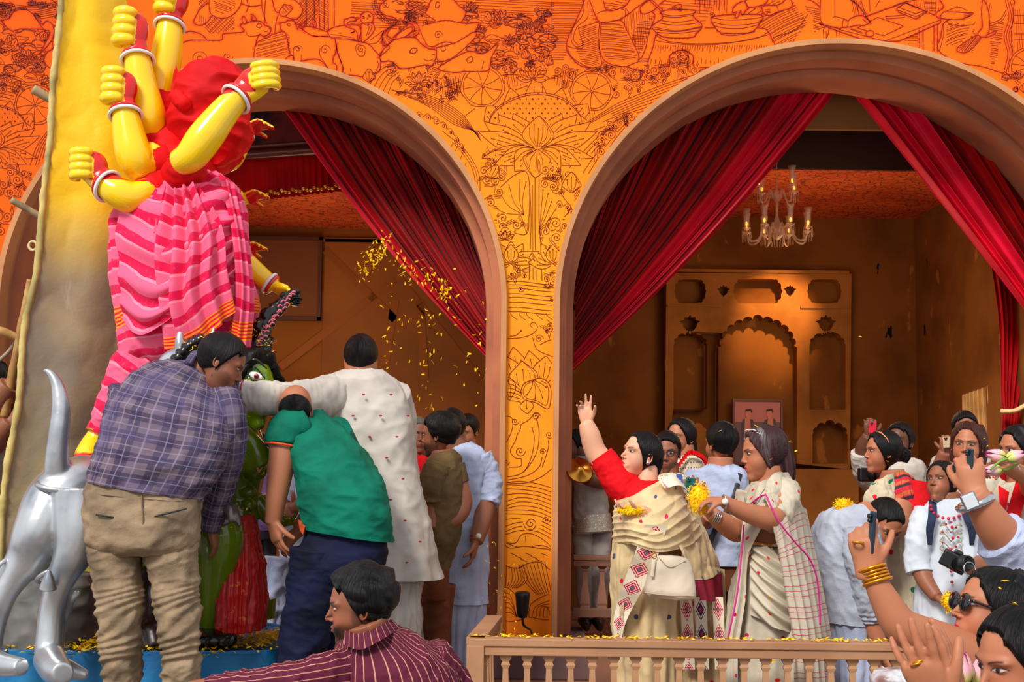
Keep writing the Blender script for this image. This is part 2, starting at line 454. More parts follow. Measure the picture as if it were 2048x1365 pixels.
scroll([(830, 230), (870, 240), (905, 268), (930, 305)], 6, 7)
st([(880, 280), (915, 330), (945, 400)], 1.1); hatch([(870, 262), (930, 300), (945, 420), (925, 380), (895, 310)], 112, 14, .9)
band([(1130, 345), (1170, 300), (1215, 255), (1250, 230)], [(1200, 350), (1225, 300), (1250, 262), (1280, 232)], 7)
curlfield([(1185, 258), (1230, 240), (1225, 285), (1195, 320)], 9, 8); curlfield([(1225, 250), (1280, 215), (1270, 240), (1240, 275)], 5, 6)
curlfield([(962, 300), (1010, 320), (1030, 350), (970, 380)], 10, 8)
wheel(965, 173, 39, 37); wheel(1183, 182, 38, 36)
bigLotus(1075, 250); lotus(1066, 158, 30, 7)
# stem, leaf pads and lower pillar motifs
st([(1058, 360), (1062, 440), (1058, 560)]); st([(1070, 356), (1070, 460), (1072, 560)]); st([(1078, 350), (1080, 450), (1084, 562)]); st([(1065, 370), (1066, 560)], 1)
shp([(995, 380), (1030, 350), (1056, 350), (1058, 430), (1048, 470), (980, 440), (975, 410)], 1.3, 0)
for a, b in ((985, 413), (1000, 388), (1018, 370), (1040, 360), (1052, 364)): st([(1048, 430), ((a+1048)/2-5, (b+430)/2+5), (a, b)], 1, dot=1)
shp([(1078, 370), (1110, 375), (1130, 400), (1140, 420), (1100, 460), (1080, 470)], 1.3, 0)
for a, b in ((1086, 380), (1096, 388), (1103, 404), (1112, 418), (1120, 440)): st([(1078, 460), ((a+1078)/2, (b+460)/2+4), (a, b)], 1, dot=1)
curlfield([(1085, 335), (1130, 340), (1160, 380), (1130, 400), (1090, 370)], 12, 8)
bud(980, 358, 32, .5); bud(1143, 386, 42, 0)
curlfield([(978, 385), (1000, 380), (1000, 405), (978, 410)], 5, 7)
scroll([(1112, 408), (1140, 420), (1150, 440)], 7, 4); curlfield([(985, 430), (1045, 440), (1045, 470), (1000, 470)], 7, 9); curlfield([(1085, 445), (1130, 440), (1130, 475), (1090, 480)], 6, 9)
lotus(1022, 528, 46, 7); lotus(1106, 528, 46, 7); lotus(1010, 480, 20, 5)
curlfield([(1012, 540), (1052, 540), (1052, 562), (1014, 562)], 5, 7); curlfield([(1085, 540), (1115, 540), (1112, 568), (1085, 568)], 5, 7)
for i, y in enumerate((566, 572, 580, 590, 598, 607, 618, 626)): st([(1006, y-2), (1040, y-3+i % 2), (1080, y+2), (1116, y+5)], 1.2)
swirl(1042, 578, 7, 1); swirl(1104, 600, 5, -1); swirl(1092, 572, 6, 1)
for x in (1022, 1038, 1053, 1073, 1092): st([(x, 627), (x+2, 632), (x+13, 640)], 1.1)
st([(1008, 678), (1040, 676), (1065, 668), (1075, 655), (1068, 645), (1060, 650), (1065, 656)]); st([(1008, 672), (1030, 672), (1042, 662)], dot=1)
curlfield([(1075, 650), (1112, 650), (1112, 668), (1080, 668)], 3, 6); swirl(1078, 678, 9, -1); st([(1065, 676), (1075, 700), (1110, 716)]); st([(1080, 690), (1095, 682), (1112, 678)])
for tx, ty, bx in ((1026, 694, 1040), (1058, 702, 1070), (1092, 712, 1085), (1014, 714, 1030)): petal(bx, 770, tx, ty, 44, 3)
petal(1050, 790, 1044, 722, 56, 3, 0, .6, True); petal(1020, 800, 1000, 745, 40, 3)
for i in range(6): st([(1008, 758+i*9), (1025, 762+i*8), (1042, 775+i*6)], 1.2)
erase([(1042, 775), (1055, 760), (1085, 758), (1102, 775), (1096, 818), (1068, 800), (1046, 795)])
st([(1066, 760), (1048, 768), (1042, 785), (1050, 800), (1072, 806), (1096, 818), (1102, 790), (1098, 768), (1082, 757), (1066, 760)], 1.6); st([(1066, 763), (1052, 770), (1046, 785), (1054, 797), (1074, 802), (1092, 811), (1097, 790), (1094, 770), (1082, 762)], 1)
for x, y in ((1054, 790), (1070, 798), (1085, 796), (1092, 775)): st([(1066, 760), ((x+1066)/2+3, (y+760)/2), (x, y)], 1.1, dot=1)
petal(1052, 800, 1055, 828, 26, 1)
z = Z(980, 800, .337)
swirl(1030, 843, 8, 1); st(z(90, 95, 130, 110, 130, 180, 90, 270)); st(z(270, 130, 290, 90, 265, 80, 240, 110, 215, 130, 185, 145, 180, 175, 160, 210, 150, 245, 130, 280, 120, 310, 150, 345, 190, 350)); swirl(1072, 833, 9, -1)
st(z(250, 170, 262, 220, 255, 300, 230, 380, 200, 430), dot=2); swirl(1040, 903, 11, 1); st(z(280, 120, 292, 200, 280, 300, 240, 380, 180, 440, 90, 460))
st(z(345, 240, 345, 290, 310, 400)); swirl(1098, 870, 8, 1); swirl(1085, 904, 7, -1); st(z(310, 340, 290, 400, 220, 450, 90, 480)); st(z(90, 490, 200, 495, 300, 460, 365, 410)); st(z(90, 400, 180, 395, 185, 355)); swirl(1012, 925, 7)
for i in range(13): st([(1009-i*.25, 966+i*8.5-6*sin(i)), (1040, 963+i*8.2), (1075, 968+i*8), (1102, 976+i*8.5)], 1.15)
erase([(1045, 1032), (1062, 1032), (1080, 1040), (1078, 1058), (1050, 1062)]); swirl(1061, 1048, 14, -1, 1.8, pi, 1.4); swirl(1092, 1040, 9, 1)
shp(z(75, 845, 150, 850, 190, 800, 260, 800, 340, 850, 365, 890, 330, 870, 280, 865, 200, 880, 150, 870), 1.3, 0); st(z(210, 810, 213, 850))
shp(z(75, 850, 120, 880, 200, 870, 280, 880, 360, 900, 365, 1010, 300, 965, 230, 970, 160, 1000, 80, 970), 1.3, 0)
for i in range(7): st(z(120+i*30, 910+(i % 3)*18, 160+i*30, 925+(i % 3)*18), 1.1)
for i in range(8): st(z(100+i*14, 1000-abs(i-3)*6, 95+i*18, 1070, 90+i*10, 1120), 1.1)
for i in range(8): st(z(170+i*22, 980-i*3, 210+i*20, 1080, 280+i*12, 1160), 1.1)
shp(z(75, 1120, 110, 1120, 160, 1170, 190, 1240, 200, 1300, 75, 1300), 1.3, 0); shp(z(230, 1290, 240, 1220, 300, 1175, 360, 1165, 360, 1300), 1.3, 0)
for i in range(5): st(z(80, 1150+i*28, 120, 1160+i*26, 160, 1290), 1); st(z(250+i*22, 1290, 270+i*18, 1230, 355, 1190+i*22), 1)
# left margin lotus + motifs
wheel(70, 210, 37, 36); bigLotus(-18, 262, .82); bud(30, 375, 30, .3); curlfield([(-40, 350), (100, 330), (60, 400), (10, 470), (-40, 470)], 22, 9)
band([(60, 330), (75, 290), (95, 262)], [(82, 330), (90, 300), (97, 280)], 5); curlfield([(-60, 150), (60, 165), (40, 190), (-60, 195)], 8, 7)
z = Z(0, 0, .322)
shp(z(10, 130, 60, 110, 90, 70, 160, 60, 220, 100, 290, 180, 230, 180, 130, 180, 70, 190), 1.5); shp(z(210, 95, 260, 150, 290, 130, 330, 160, 330, 230, 290, 290, 245, 335, 270, 290, 310, 200, 270, 180), 1.7)
shp(z(385, 170, 340, 220, 335, 290, 290, 330, 275, 380, 320, 425, 385, 400), 1.6)
# ---- cows, birds, buffalo (zoom 1)
z = Z(320, 0, .381)
shp(z(80, 260, 100, 190, 160, 165, 230, 190, 260, 260, 150, 300, 90, 330), 1.4)
shp(z(80, 300, 90, 250, 140, 215, 210, 210, 320, 210, 330, 180, 380, 172, 440, 165, 420, 130, 445, 125, 480, 112, 530, 112, 550, 132, 582, 145, 575, 175, 545, 190, 520, 182, 500, 240, 485, 330, 440, 360, 80, 380), 1.6)
z2 = Z(480, 0, .2051)
swirl(398, 118, 17, -1, 1.6); swirl(455, 113, 11, 1, 1.3); swirl(560, 0, 1); st(z2(60, 310, 80, 350, 150, 350, 200, 335)); st(z2(160, 250, 190, 225, 215, 260, 180, 272, 160, 250), 1.6); st(z2(280, 270, 295, 280), 2); st(z2(225, 295, 250, 310, 270, 300))
shp(z2(105, 195, 120, 170, 105, 135, 140, 155, 160, 195), 1.4, .6); shp(z2(35, 235, 20, 200, 30, 155, 60, 190, 60, 225), 1.4, .6)
shp(z2(130, 600, 150, 450, 220, 380, 400, 310, 460, 330, 470, 560, 300, 590), 1.2); hatch(z2(150, 560, 160, 440, 220, 380, 400, 315, 450, 340, 465, 520, 330, 560), -14, 4, .9)
hatch(z2(110, 610, 200, 560, 300, 565, 230, 605), 80, 4, .9)
shp(z2(430, 600, 470, 550, 510, 545, 530, 600, 480, 620), 1.3)
cow = z2(385, 225, 440, 215, 470, 200, 530, 205, 540, 235, 600, 280, 700, 345, 800, 355, 900, 365, 940, 400, 935, 500, 905, 590, 940, 640, 935, 700, 870, 680, 800, 600, 740, 575, 620, 590, 590, 600, 600, 680, 540, 680, 530, 620, 520, 560, 480, 500, 465, 400, 440, 320, 400, 290, 390, 260)
shp(cow, 1.6); st(z2(455, 240, 480, 225, 500, 245, 475, 255, 455, 240), 1.4); swirl(597, 98, 8, -1, 1.2); st(z2(590, 470, 540, 455, 520, 490, 530, 620)); swirl(650, 100, 11, -1, 1.3); st(z2(780, 470, 780, 540, 830, 620, 870, 680)); st(z2(600, 530, 600, 590))
for i in range(8): st(z2(455+i*2, 330+i*26, 480+i*2, 345+i*26), 1)
shp(z2(560, 290, 580, 250, 620, 255, 640, 200, 610, 230, 560, 240, 540, 220), 1.3, .6); shp(z2(600, 275, 660, 255, 760, 280, 880, 325, 880, 350, 720, 350, 640, 310), 1.4); shp(z2(710, 270, 740, 265, 740, 215, 705, 185, 700, 220, 715, 240), 1.4, .6)
hatch(z2(705, 265, 745, 265, 740, 215, 705, 190), 0, 3, 1)
shp(z2(925, 380, 1000, 372, 1110, 395, 1250, 430, 1310, 490, 1365, 560, 1365, 680, 1310, 720, 1200, 745, 1100, 735, 1020, 720, 1000, 640, 950, 520, 940, 430), 1.6)
swirl(722, 98, 9, -1, 1.4); st(z2(1180, 430, 1135, 440, 1130, 490, 1160, 545, 1210, 540, 1222, 490)); st(z2(930, 400, 950, 500, 990, 620, 1000, 720), 1.5, .8); st(z2(1340, 590, 1350, 640, 1310, 720)); st(z2(1075, 665, 1080, 700))
shp(z2(850, 300, 920, 265, 1040, 250, 1120, 300, 1080, 320, 1180, 300, 1180, 400, 1090, 380, 900, 370), 1.4)
hatch(z2(870, 320, 960, 320, 1100, 350, 1090, 378, 900, 365), 8, 4, .9)
shp(z2(1020, 190, 1090, 170, 1140, 195, 1060, 215, 1055, 240, 1150, 250, 1180, 300, 1150, 390, 1130, 300, 1040, 260, 1015, 220), 1.4)
shp(z2(1170, 180, 1190, 130, 1250, 112, 1295, 150, 1290, 210, 1240, 232, 1190, 215), 1.5); swirl(726, 34, 4, turns=1); swirl(738, 31, 4, turns=1); st(z2(1235, 170, 1245, 190), 1.6)
shp(z2(1180, 230, 1290, 225, 1310, 290, 1250, 370, 1190, 410, 1180, 330), 1.4); st(z2(1210, 240, 1260, 260, 1230, 350)); st(z2(1240, 235, 1285, 260, 1250, 340)); st(z2(1250, 430, 1340, 410, 1400, 300, 1340, 340, 1270, 390))
for i in range(3): a = np.linspace(1.3, 3.6, 16); ST.append([np.stack([790+(46-i*5)*np.cos(a), 4+(46-i*5)*np.sin(a)], 1), 1.3, .5 if i == 0 else 0])
for i in range(26): b = 1.35+i*.085; st([(790+36*cos(b), 4+36*sin(b)), (790+44*cos(b+.05), 4+44*sin(b+.05))], .9)
shp(z2(1360, 60, 1400, 20, 1480, -30, 1650, -30, 1640, 50, 1690, 70, 1700, 120, 1630, 130, 1580, 215, 1500, 170, 1420, 150, 1370, 110), 1.5)
st(z2(1480, 20, 1530, 5, 1600, 30, 1560, 40, 1530, 20), 2); st(z2(1510, 95, 1540, 110, 1570, 100, 1680, 105), 2); st(z2(1520, 120, 1590, 130, 1660, 115), 1.4); swirl(771, 10, 7)
curlfield([(800, 40), (850, 5), (860, 25), (830, 50), (800, 62)], 14, 5)
hatch(z2(1600, 0, 1820, 0, 1800, 150, 1600, 240), 30, 5, .9); hatch(z2(1600, 0, 1820, 0, 1800, 150, 1600, 240), -30, 5, .9)
shp(z2(1830, 90, 1880, -10, 2040, -30, 2140, 60, 2200, 120, 2150, 220, 2050, 270, 1990, 250, 1820, 140), 1.5, 1); st(z2(1905, 70, 1915, 20, 1950, 30, 1930, 80, 1905, 70), 1.8); swirl(852, 45, 8)
shp(z2(1740, 260, 1990, 200, 2200, 230, 2330, 230, 2180, 420, 2000, 410, 1840, 450), 1.4, 1); swirl(876, 70, 9, -1)
shp(z(1230, 215, 1290, 180, 1340, 155, 1350, 120, 1320, 115, 1300, 130, 1230, 190, 1180, 240, 1165, 215, 1195, 150, 1240, 130, 1180, 160, 1165, 200, 1190, 250), 1.5)
head = z2(1380, 600, 1360, 540, 1440, 440, 1520, 380, 1600, 365, 1710, 370, 1760, 420, 1830, 470, 1900, 485, 1920, 520, 1900, 590, 1870, 640, 1800, 635, 1640, 665, 1560, 665, 1480, 600)
shp(head, 1.7); st(z2(1650, 510, 1680, 470, 1730, 480, 1700, 520, 1650, 510), 2); st(z2(1790, 575, 1830, 595, 1880, 580)); st(z2(1870, 530, 1900, 535), 1.6)
shp(z2(1500, 380, 1440, 430, 1395, 400, 1395, 340, 1440, 290, 1500, 240, 1440, 320, 1450, 360, 1500, 385), 1.4, .8); hatch(z2(1500, 380, 1440, 430, 1395, 400, 1395, 340, 1440, 300, 1450, 360), 60, 3, .9)
shp(z2(1650, 350, 1690, 365, 1740, 320, 1740, 250, 1690, 215, 1630, 210, 1690, 250, 1700, 300, 1650, 330), 1.4, .8); hatch(z2(1650, 350, 1690, 365, 1740, 320, 1740, 250, 1700, 250, 1690, 310), 10, 3, .9)
shp(z2(1460, 470, 1380, 540, 1370, 545, 1400, 480, 1450, 440), 1.3, .5); shp(z2(1520, 350, 1600, 290, 1670, 260, 1680, 300, 1620, 350, 1530, 380), 1.3, .6)
z = Z(320, 0, .381)
shp(z(1450, 250, 1560, 220, 1640, 170, 1655, 195, 1540, 300, 1460, 320), 1.5); st(z(1475, 250, 1490, 240, 1500, 260, 1480, 270, 1475, 250), 1.6)
shp(z(1530, 310, 1620, 270, 1700, 280, 1775, 230, 1740, 300, 1720, 370, 1600, 375, 1540, 380, 1460, 360), 1.6); st(z(1610, 310, 1635, 295, 1640, 320, 1615, 330, 1610, 310), 1.7); st(z(1700, 320, 1690, 360))
lotus(838, 168, 26, 7); bud(738, 165, 28, 0); scroll([(790, 190), (840, 178), (900, 150)], 5, 7)
hatch([(870, 160), (925, 150), (905, 205), (880, 195)], 82, 5, 1); band([(735, 175), (760, 140), (790, 130)], [(775, 190), (785, 165), (800, 150)], 5)
# drapery above the cows
for q in (z2(0, 30, 100, 60, 210, 50), z2(60, -20, 80, 60, 60, 120), z2(210, 0, 220, 110, 260, 230), z2(250, 0, 240, 100, 240, 220), z2(380, 120, 350, 220, 340, 320)): st(q, 1.4, .5)
shp(z2(310, -20, 330, 60, 350, 110, 440, 160, 540, 190, 590, 150, 610, 90, 570, 30, 480, -20), 1.5); shp(z2(430, 40, 500, 60, 500, 100, 430, 160, 380, 120), 1.2, .6); hatch(z2(430, 40, 500, 60, 500, 100, 430, 160, 380, 120), 50, 3, .9)
z = Z(0, 0, .337)
shp(z(1180, 60, 1230, 20, 1260, 40, 1240, 120, 1190, 150, 1150, 130), 1.4, .8); 
for i in range(4): st(z(1180+i*14, 80+i*10, 1190+i*10, 145), 1.1)
shp(z(1240, -20, 1420, -20, 1410, 60, 1330, 110, 1250, 80), 1.4); hatch(z(1260, 0, 1400, 0, 1400, 50, 1330, 90, 1270, 70), 20, 4, .9)
# ---- cooking scene (zoom 5)
z = Z(1100, 0, .2344)
shp(z(1500, 260, 1900, -20, 2150, -20, 2300, 60, 2380, 250, 2280, 420, 2100, 430, 1880, 400), 1.5)
hatch(z(1560, 250, 1900, 0, 2100, 20, 2200, 200, 2050, 400, 1890, 380), -28, 4.2, 1, .2); hatch(z(2150, 40, 2300, 80, 2370, 240, 2240, 280, 2240, 150), 12, 4, 1); st(z(1900, 320, 2100, 250, 2200, 120), 1.4)
hatch(z(900, -20, 1440, -20, 1370, 120, 1300, 240, 1240, 120, 930, 100), 4, 6, .8)
for i in range(20): x = 1240+i*14+(i % 3)*4; st(z(x, -20, x-4, 40+(i % 4)*25), .9, .3)
shp(z(300, -20, 260, 90, 200, 220, 150, 330, 140, 420, 190, 500, 260, 560, 350, 578, 430, 560, 480, 530, 760, 510, 850, 260, 890, 160, 880, 110, 740, 70, 600, -20), 1.6)
hatch(z(330, 30, 340, 150, 420, 200, 600, 180, 740, 70, 700, 0), 8, 4.5, .9)
hatch(z(600, 170, 740, 80, 890, 130, 850, 260, 800, 400, 750, 480, 690, 320), 86, 4.2, .95); hatch(z(740, 200, 880, 140, 850, 300, 770, 480, 690, 320), 4, 4.2, .95)
shp(z(240, 240, 400, 190, 420, 200, 410, 330, 430, 480, 440, 555, 350, 578, 260, 540, 180, 480, 150, 400, 200, 410, 280, 400), 1.4, 0); hatch(z(250, 250, 400, 200, 410, 330, 340, 400, 240, 400), -20, 4, .95); hatch(z(215, 420, 300, 410, 410, 340, 430, 480, 430, 550, 350, 570, 260, 530), 12, 4, .95, .25)
st(z(290, 0, 280, 120, 200, 230, 180, 330, 220, 400, 290, 380), 1.4); st(z(320, 20, 320, 150, 230, 230, 200, 330, 240, 385), 1.2)
shp(z(440, 190, 600, 175, 650, 250, 700, 350, 760, 490, 700, 560, 560, 560, 460, 510, 420, 400, 430, 260), 1.6, .5); hatch(z(440, 200, 590, 185, 650, 260, 690, 350, 750, 500, 560, 520, 460, 490, 425, 400), 5, 4.2, 1, .06)
shp(z(330, -20, 390, 140, 440, 190, 580, 170, 640, 140, 720, 80, 840, -20, 700, -20, 640, 50, 490, 90, 440, -20), 1.6); st(z(600, 70, 640, 90, 640, 140)); st(z(620, 60, 665, 90, 665, 120)); st(z(400, 120, 430, 100, 480, 90))
shp(z(770, 60, 830, 10, 900, -20, 1000, -20, 930, 40, 880, 90, 800, 120, 770, 95), 1.5); shp(z(850, 5, 865, -5, 990, 110, 975, 118), 1.3, .6, sm=False)
shp(z(650, 570, 780, 520, 880, 545, 860, 600, 760, 600), 1.4, .5)
for i in range(4): st(z(800+i*15, 560+i*8, 860+i*6, 560+i*12), 1.1)
shp(z(900, 300, 880, 400, 840, 560, 1010, 560, 1020, 480, 1080, 435, 1160, 435, 1220, 480, 1240, 570, 1500, 555, 1890, 430, 1890, 330, 1860, 270, 1780, 240, 1300, 240, 950, 290), 1.7)
st(z(900, 300, 1000, 350, 1200, 372, 1500, 365, 1750, 330, 1860, 275)); st(z(900, 345, 1010, 365, 1200, 382, 1500, 372, 1860, 300), 1)
for i in range(46): x = 905+i*21; st(z(x, 385, x-8, 415+(i*7 % 5)*9), 1)
for i in range(24): x = 860+i*36; st(z(x, 545, x+3, 500+(i*5 % 4)*8), 1)
curlfield(z(1020, 560, 1040, 480, 1120, 440, 1200, 470, 1230, 560), 8, 7); curlfield(z(620, 600, 900, 590, 1300, 600, 1300, 650, 900, 680, 640, 740), 26, 8)
shp(z(1040, 60, 1090, 40, 1120, 40, 1120, 95, 1090, 100, 1085, 70), 1.4, .5)
pot = z(940, 110, 970, 90, 1100, 80, 1230, 88, 1240, 100, 1220, 130, 1240, 160, 1290, 200, 1295, 235, 1250, 285, 1200, 320, 1000, 320, 920, 290, 875, 240, 880, 210, 950, 165, 960, 135)
shp(pot, 1.7); st(z(940, 115, 1050, 135, 1200, 120, 1238, 100)); st(z(960, 140, 1080, 148, 1220, 130)); st(z(950, 175, 1080, 190, 1230, 170)); st(z(915, 195, 1080, 215, 1270, 195)); st(z(880, 230, 1080, 262, 1295, 225)); st(z(890, 250, 1080, 270, 1290, 235)); st(z(905, 275, 1080, 285, 1270, 262)); swirl(1360, 18, 5)
bowl = z(1370, 150, 1450, 130, 1600, 125, 1760, 122, 1820, 140, 1800, 180, 1750, 250, 1690, 280, 1500, 285, 1430, 260, 1380, 190)
shp(bowl, 1.7); st(z(1370, 150, 1480, 168, 1600, 170, 1760, 155, 1820, 140)); st(z(1378, 185, 1480, 210, 1600, 215, 1740, 200, 1805, 175)); st(z(1400, 220, 1500, 240, 1650, 240, 1780, 210)); st(z(1450, 285, 1500, 300, 1600, 300, 1750, 270)); swirl(1424, 28, 6)
shp(z(1560, 70, 1600, 30, 1660, 10, 1700, 60, 1670, 90, 1640, 130, 1625, 90, 1600, 150, 1580, 140, 1590, 100, 1560, 110), 1.5, .8)
shp(z(1660, 10, 1720, -20, 1850, -20, 1840, 30, 1760, 55, 1690, 60), 1.5); st(z(1670, 15, 1690, 60)); shp(z(1800, 60, 1850, 45, 1950, 40, 2040, -20, 2060, 60, 1950, 100, 1880, 130, 1830, 120), 1.5); st(z(1930, 40, 1950, 90))
for i in range(3): st(z(1830+i*8, 85+i*12, 1880, 80+i*14), 1.1)
# ---- writing table and men (zoom 6)
z = Z(1560, 0, .2383)
hatch(z(300, -20, 1340, -20, 1340, 120, 1200, 80, 700, 140, 360, 200), 86, 6, .8)
shp(z(340, -20, 350, 190, 520, 240, 660, 140, 580, -20), 1.5); st(z(458, -20, 460, 140)); st(z(440, 150, 470, 140, 560, 165)); hatch(z(590, 0, 670, 0, 660, 140, 620, 160), 100, 5, .9)
shp(z(670, -20, 750, 130, 1000, 30, 1180, -20), 1.4); st(z(750, -20, 755, 100)); st(z(800, 60, 850, -20))
shp(z(330, 200, 470, 255, 700, 335, 900, 350, 1000, 345, 1350, 190, 1350, 150, 1050, 20, 740, 130, 500, 240), 1.7, sm=False); st(z(470, 240, 880, 345, 1350, 165), 1.2, sm=False)
for a, b in ((360, 240), (385, 260), (470, 250), (500, 270)): st(z(a, b, a+10, 380), 1.3)
for x in (1170, 1200, 1290, 1320): st(z(x, 250-(x-1170)*.25, x+2, 430), 1.5, .6)
hatch(z(1040, 320, 1160, 270, 1160, 390, 1040, 360), 2, 5, .9)
shp(z(650, 235, 820, 145, 1040, 220, 870, 300), 1.3, .3, sm=False); shp(z(980, 70, 1050, 25, 1240, 100, 1140, 160, 990, 100), 1.5, .6, sm=False); st(z(990, 85, 1140, 140, 1240, 90), sm=False); st(z(990, 60, 1140, 115, 1230, 80), sm=False)
shp(z(885, 140, 1040, 125, 1050, 145, 890, 160), 1.2, .2, sm=False); shp(z(590, 245, 600, 240, 695, 275, 690, 283), 1.1, .2, sm=False); shp(z(720, 270, 725, 300, 780, 300, 782, 265, 750, 255), 1.3, .4)
shp(z(560, 190, 600, 150, 680, 130, 740, 165, 750, 190, 700, 215, 660, 210, 570, 225), 1.5, .6); st(z(690, 160, 730, 190)); st(z(590, 0, 660, 50, 765, 200), 2.2, .6); shp(z(530, 165, 570, 180, 560, 230, 525, 225), 1.2, .2)
hatch(z(1200, -20, 1330, -20, 1310, 110, 1210, 80), 2, 5, .9)
shp(z(1330, -20, 1370, 60, 1310, 110, 1330, 150, 1420, 160, 1370, 200, 1350, 300, 1330, 420, 1480, 520, 1700, 560, 1900, 620, 1960, 560, 1940, 300, 1960, 80, 1900, -20), 1.6)
hatch(z(1400, 180, 1600, 210, 1580, 300, 1500, 380, 1380, 390), -18, 4.5, 1, .15); hatch(z(1640, 180, 1640, 400, 1600, 500, 1590, 300), 20, 4.5, 1); hatch(z(1760, 210, 1890, 170, 1860, 350, 1800, 570, 1760, 570), 8, 4.5, 1)
st(z(1390, 180, 1450, 210, 1600, 210, 1640, 190), 1.4); st(z(1370, 200, 1370, 300, 1340, 420), 1.3); st(z(1480, 50, 1490, 55)); st(z(1400, 90, 1500, 60, 1570, 90), 1.2)
shp(z(1370, 100, 1430, 100, 1560, 105, 1620, 110, 1560, 150, 1480, 165, 1350, 150), 1.5, .6); 
for i in range(3): st(z(1540, 120+i*12, 1600, 110+i*14), 1)
hatch(z(1680, -20, 1760, -20, 1780, 80, 1740, 160), 100, 6, 1); st(z(1760, 200, 1850, 160, 1900, 80), 1.4); st(z(1770, 215, 1860, 175, 1900, 110), 1.2)
shp(z(1700, -20, 1690, 120, 1700, 220, 1660, 280, 1690, 310, 1740, 300, 1760, 200, 1740, 60), 1.5, .7); shp(z(1690, 310, 1640, 300, 1500, 390, 1490, 430, 1560, 440, 1640, 380), 1.4, .6); hatch(z(1690, 310, 1640, 300, 1500, 390, 1490, 430, 1560, 440, 1640, 380), -50, 2.6, 1)
shp(z(1740, 290, 1810, 260, 1800, 285, 1730, 315), 1.3, .5)
for x in (1890, 1910, 1930): st(z(x, 0, x+30, 150, x-10, 300, x+20, 450, x-10, 600), 1.2, .3)
hatch(z(1960, 80, 2150, 60, 2150, 420, 1960, 420), 86, 6, .9); hatch(z(1960, 80, 2150, 60, 2150, 420, 1960, 420), 0, 18, .9); wheel(2060, 135, 38, 36, 12)
thicket(2110, -20, 2350, 300, 60, 17); thicket(2000, 150, 2120, 180, 8, 12)
# ---- build facade mesh
gx = np.arange(fa(-330, 0)[0], fa(2380, 0)[0], .0135); gz = np.arange(-.02, fa(0, -190)[1], .0135); z_base = .18
gz = gz[gz > z_base-.02]; XX, ZZ = np.meshgrid(gx, gz); keep = ~in_arch(XX, ZZ, -.03)
idx = -np.ones(keep.shape, int); idx[keep] = np.arange(keep.sum()); q = (idx[:-1, :-1], idx[:-1, 1:], idx[1:, 1:], idx[1:, :-1])
ok = (q[0] >= 0) & (q[1] >= 0) & (q[2] >= 0) & (q[3] >= 0); faces = np.stack([a[ok] for a in q], 1)
V = np.stack([XX[keep], np.full(keep.sum(), FY), ZZ[keep]], 1)
H = np.zeros((420, 720)); D = np.zeros((420, 720)); x0, z0, cs = gx[0]-.1, gz[0]-.1, .0135
def toW(q):                                        # vectorised pixel -> facade metres
    k = np.array(RM); d = np.stack([(q[:, 0]-1024)/F, -(q[:, 1]-682.5)/F, -np.ones(len(q))], 1)@k.T
    t = FY/d[:, 1]; return np.stack([d[:, 0]*t, 1.39+d[:, 2]*t], 1)
W = [(toW(s[0]), s[1], s[2]) for s in ST]
for pts, wd, halo in W:
    i = ((pts[:, 1]-z0)/cs).astype(int); j = ((pts[:, 0]-x0)/cs).astype(int); m = (i >= 0) & (i < 420) & (j >= 0) & (j < 720)
    if halo: np.maximum.at(H, (i[m], j[m]), halo)
    np.add.at(D, (i[m], j[m]), .25)
def blur(A, r, n=2):
    k = np.exp(-np.linspace(-2, 2, 2*r+1)**2); k /= k.sum()
    for _ in range(n):
        A = np.apply_along_axis(lambda v: np.convolve(v, k, 'same'), 0, A); A = np.apply_along_axis(lambda v: np.convolve(v, k, 'same'), 1, A)
    return A
H = np.clip(blur(H, 1, 1)*1.4, 0, 1); D = np.clip(blur(D, 3)*1.0, 0, 1)
ii = ((V[:, 2]-z0)/cs).astype(int); jj = ((V[:, 0]-x0)/cs).astype(int)
hh = H[ii, jj]; dd = D[ii, jj]; px = V[:, 0]*300+1024; zz = V[:, 2]
n1 = SN(1.1, 8, 3)(V); n2 = SN(5, 8, 5)(V)
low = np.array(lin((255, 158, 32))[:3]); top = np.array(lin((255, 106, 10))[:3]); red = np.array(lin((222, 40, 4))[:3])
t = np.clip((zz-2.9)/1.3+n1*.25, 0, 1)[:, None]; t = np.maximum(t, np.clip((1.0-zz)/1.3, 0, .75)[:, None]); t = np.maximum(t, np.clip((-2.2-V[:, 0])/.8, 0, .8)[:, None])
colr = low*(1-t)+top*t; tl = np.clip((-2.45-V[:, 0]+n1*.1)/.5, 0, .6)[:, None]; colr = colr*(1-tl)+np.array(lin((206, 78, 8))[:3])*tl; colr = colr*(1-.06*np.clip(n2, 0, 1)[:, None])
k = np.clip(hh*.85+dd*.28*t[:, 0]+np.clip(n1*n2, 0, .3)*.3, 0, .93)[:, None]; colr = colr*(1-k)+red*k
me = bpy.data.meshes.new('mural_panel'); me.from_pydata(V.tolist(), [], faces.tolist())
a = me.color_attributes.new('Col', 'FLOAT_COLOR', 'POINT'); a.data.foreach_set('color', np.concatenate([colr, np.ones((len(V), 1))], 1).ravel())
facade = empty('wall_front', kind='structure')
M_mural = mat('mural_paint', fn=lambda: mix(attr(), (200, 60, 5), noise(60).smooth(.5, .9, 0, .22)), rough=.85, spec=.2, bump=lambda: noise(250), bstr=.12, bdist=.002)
link('mural_panel', me, M_mural, facade)
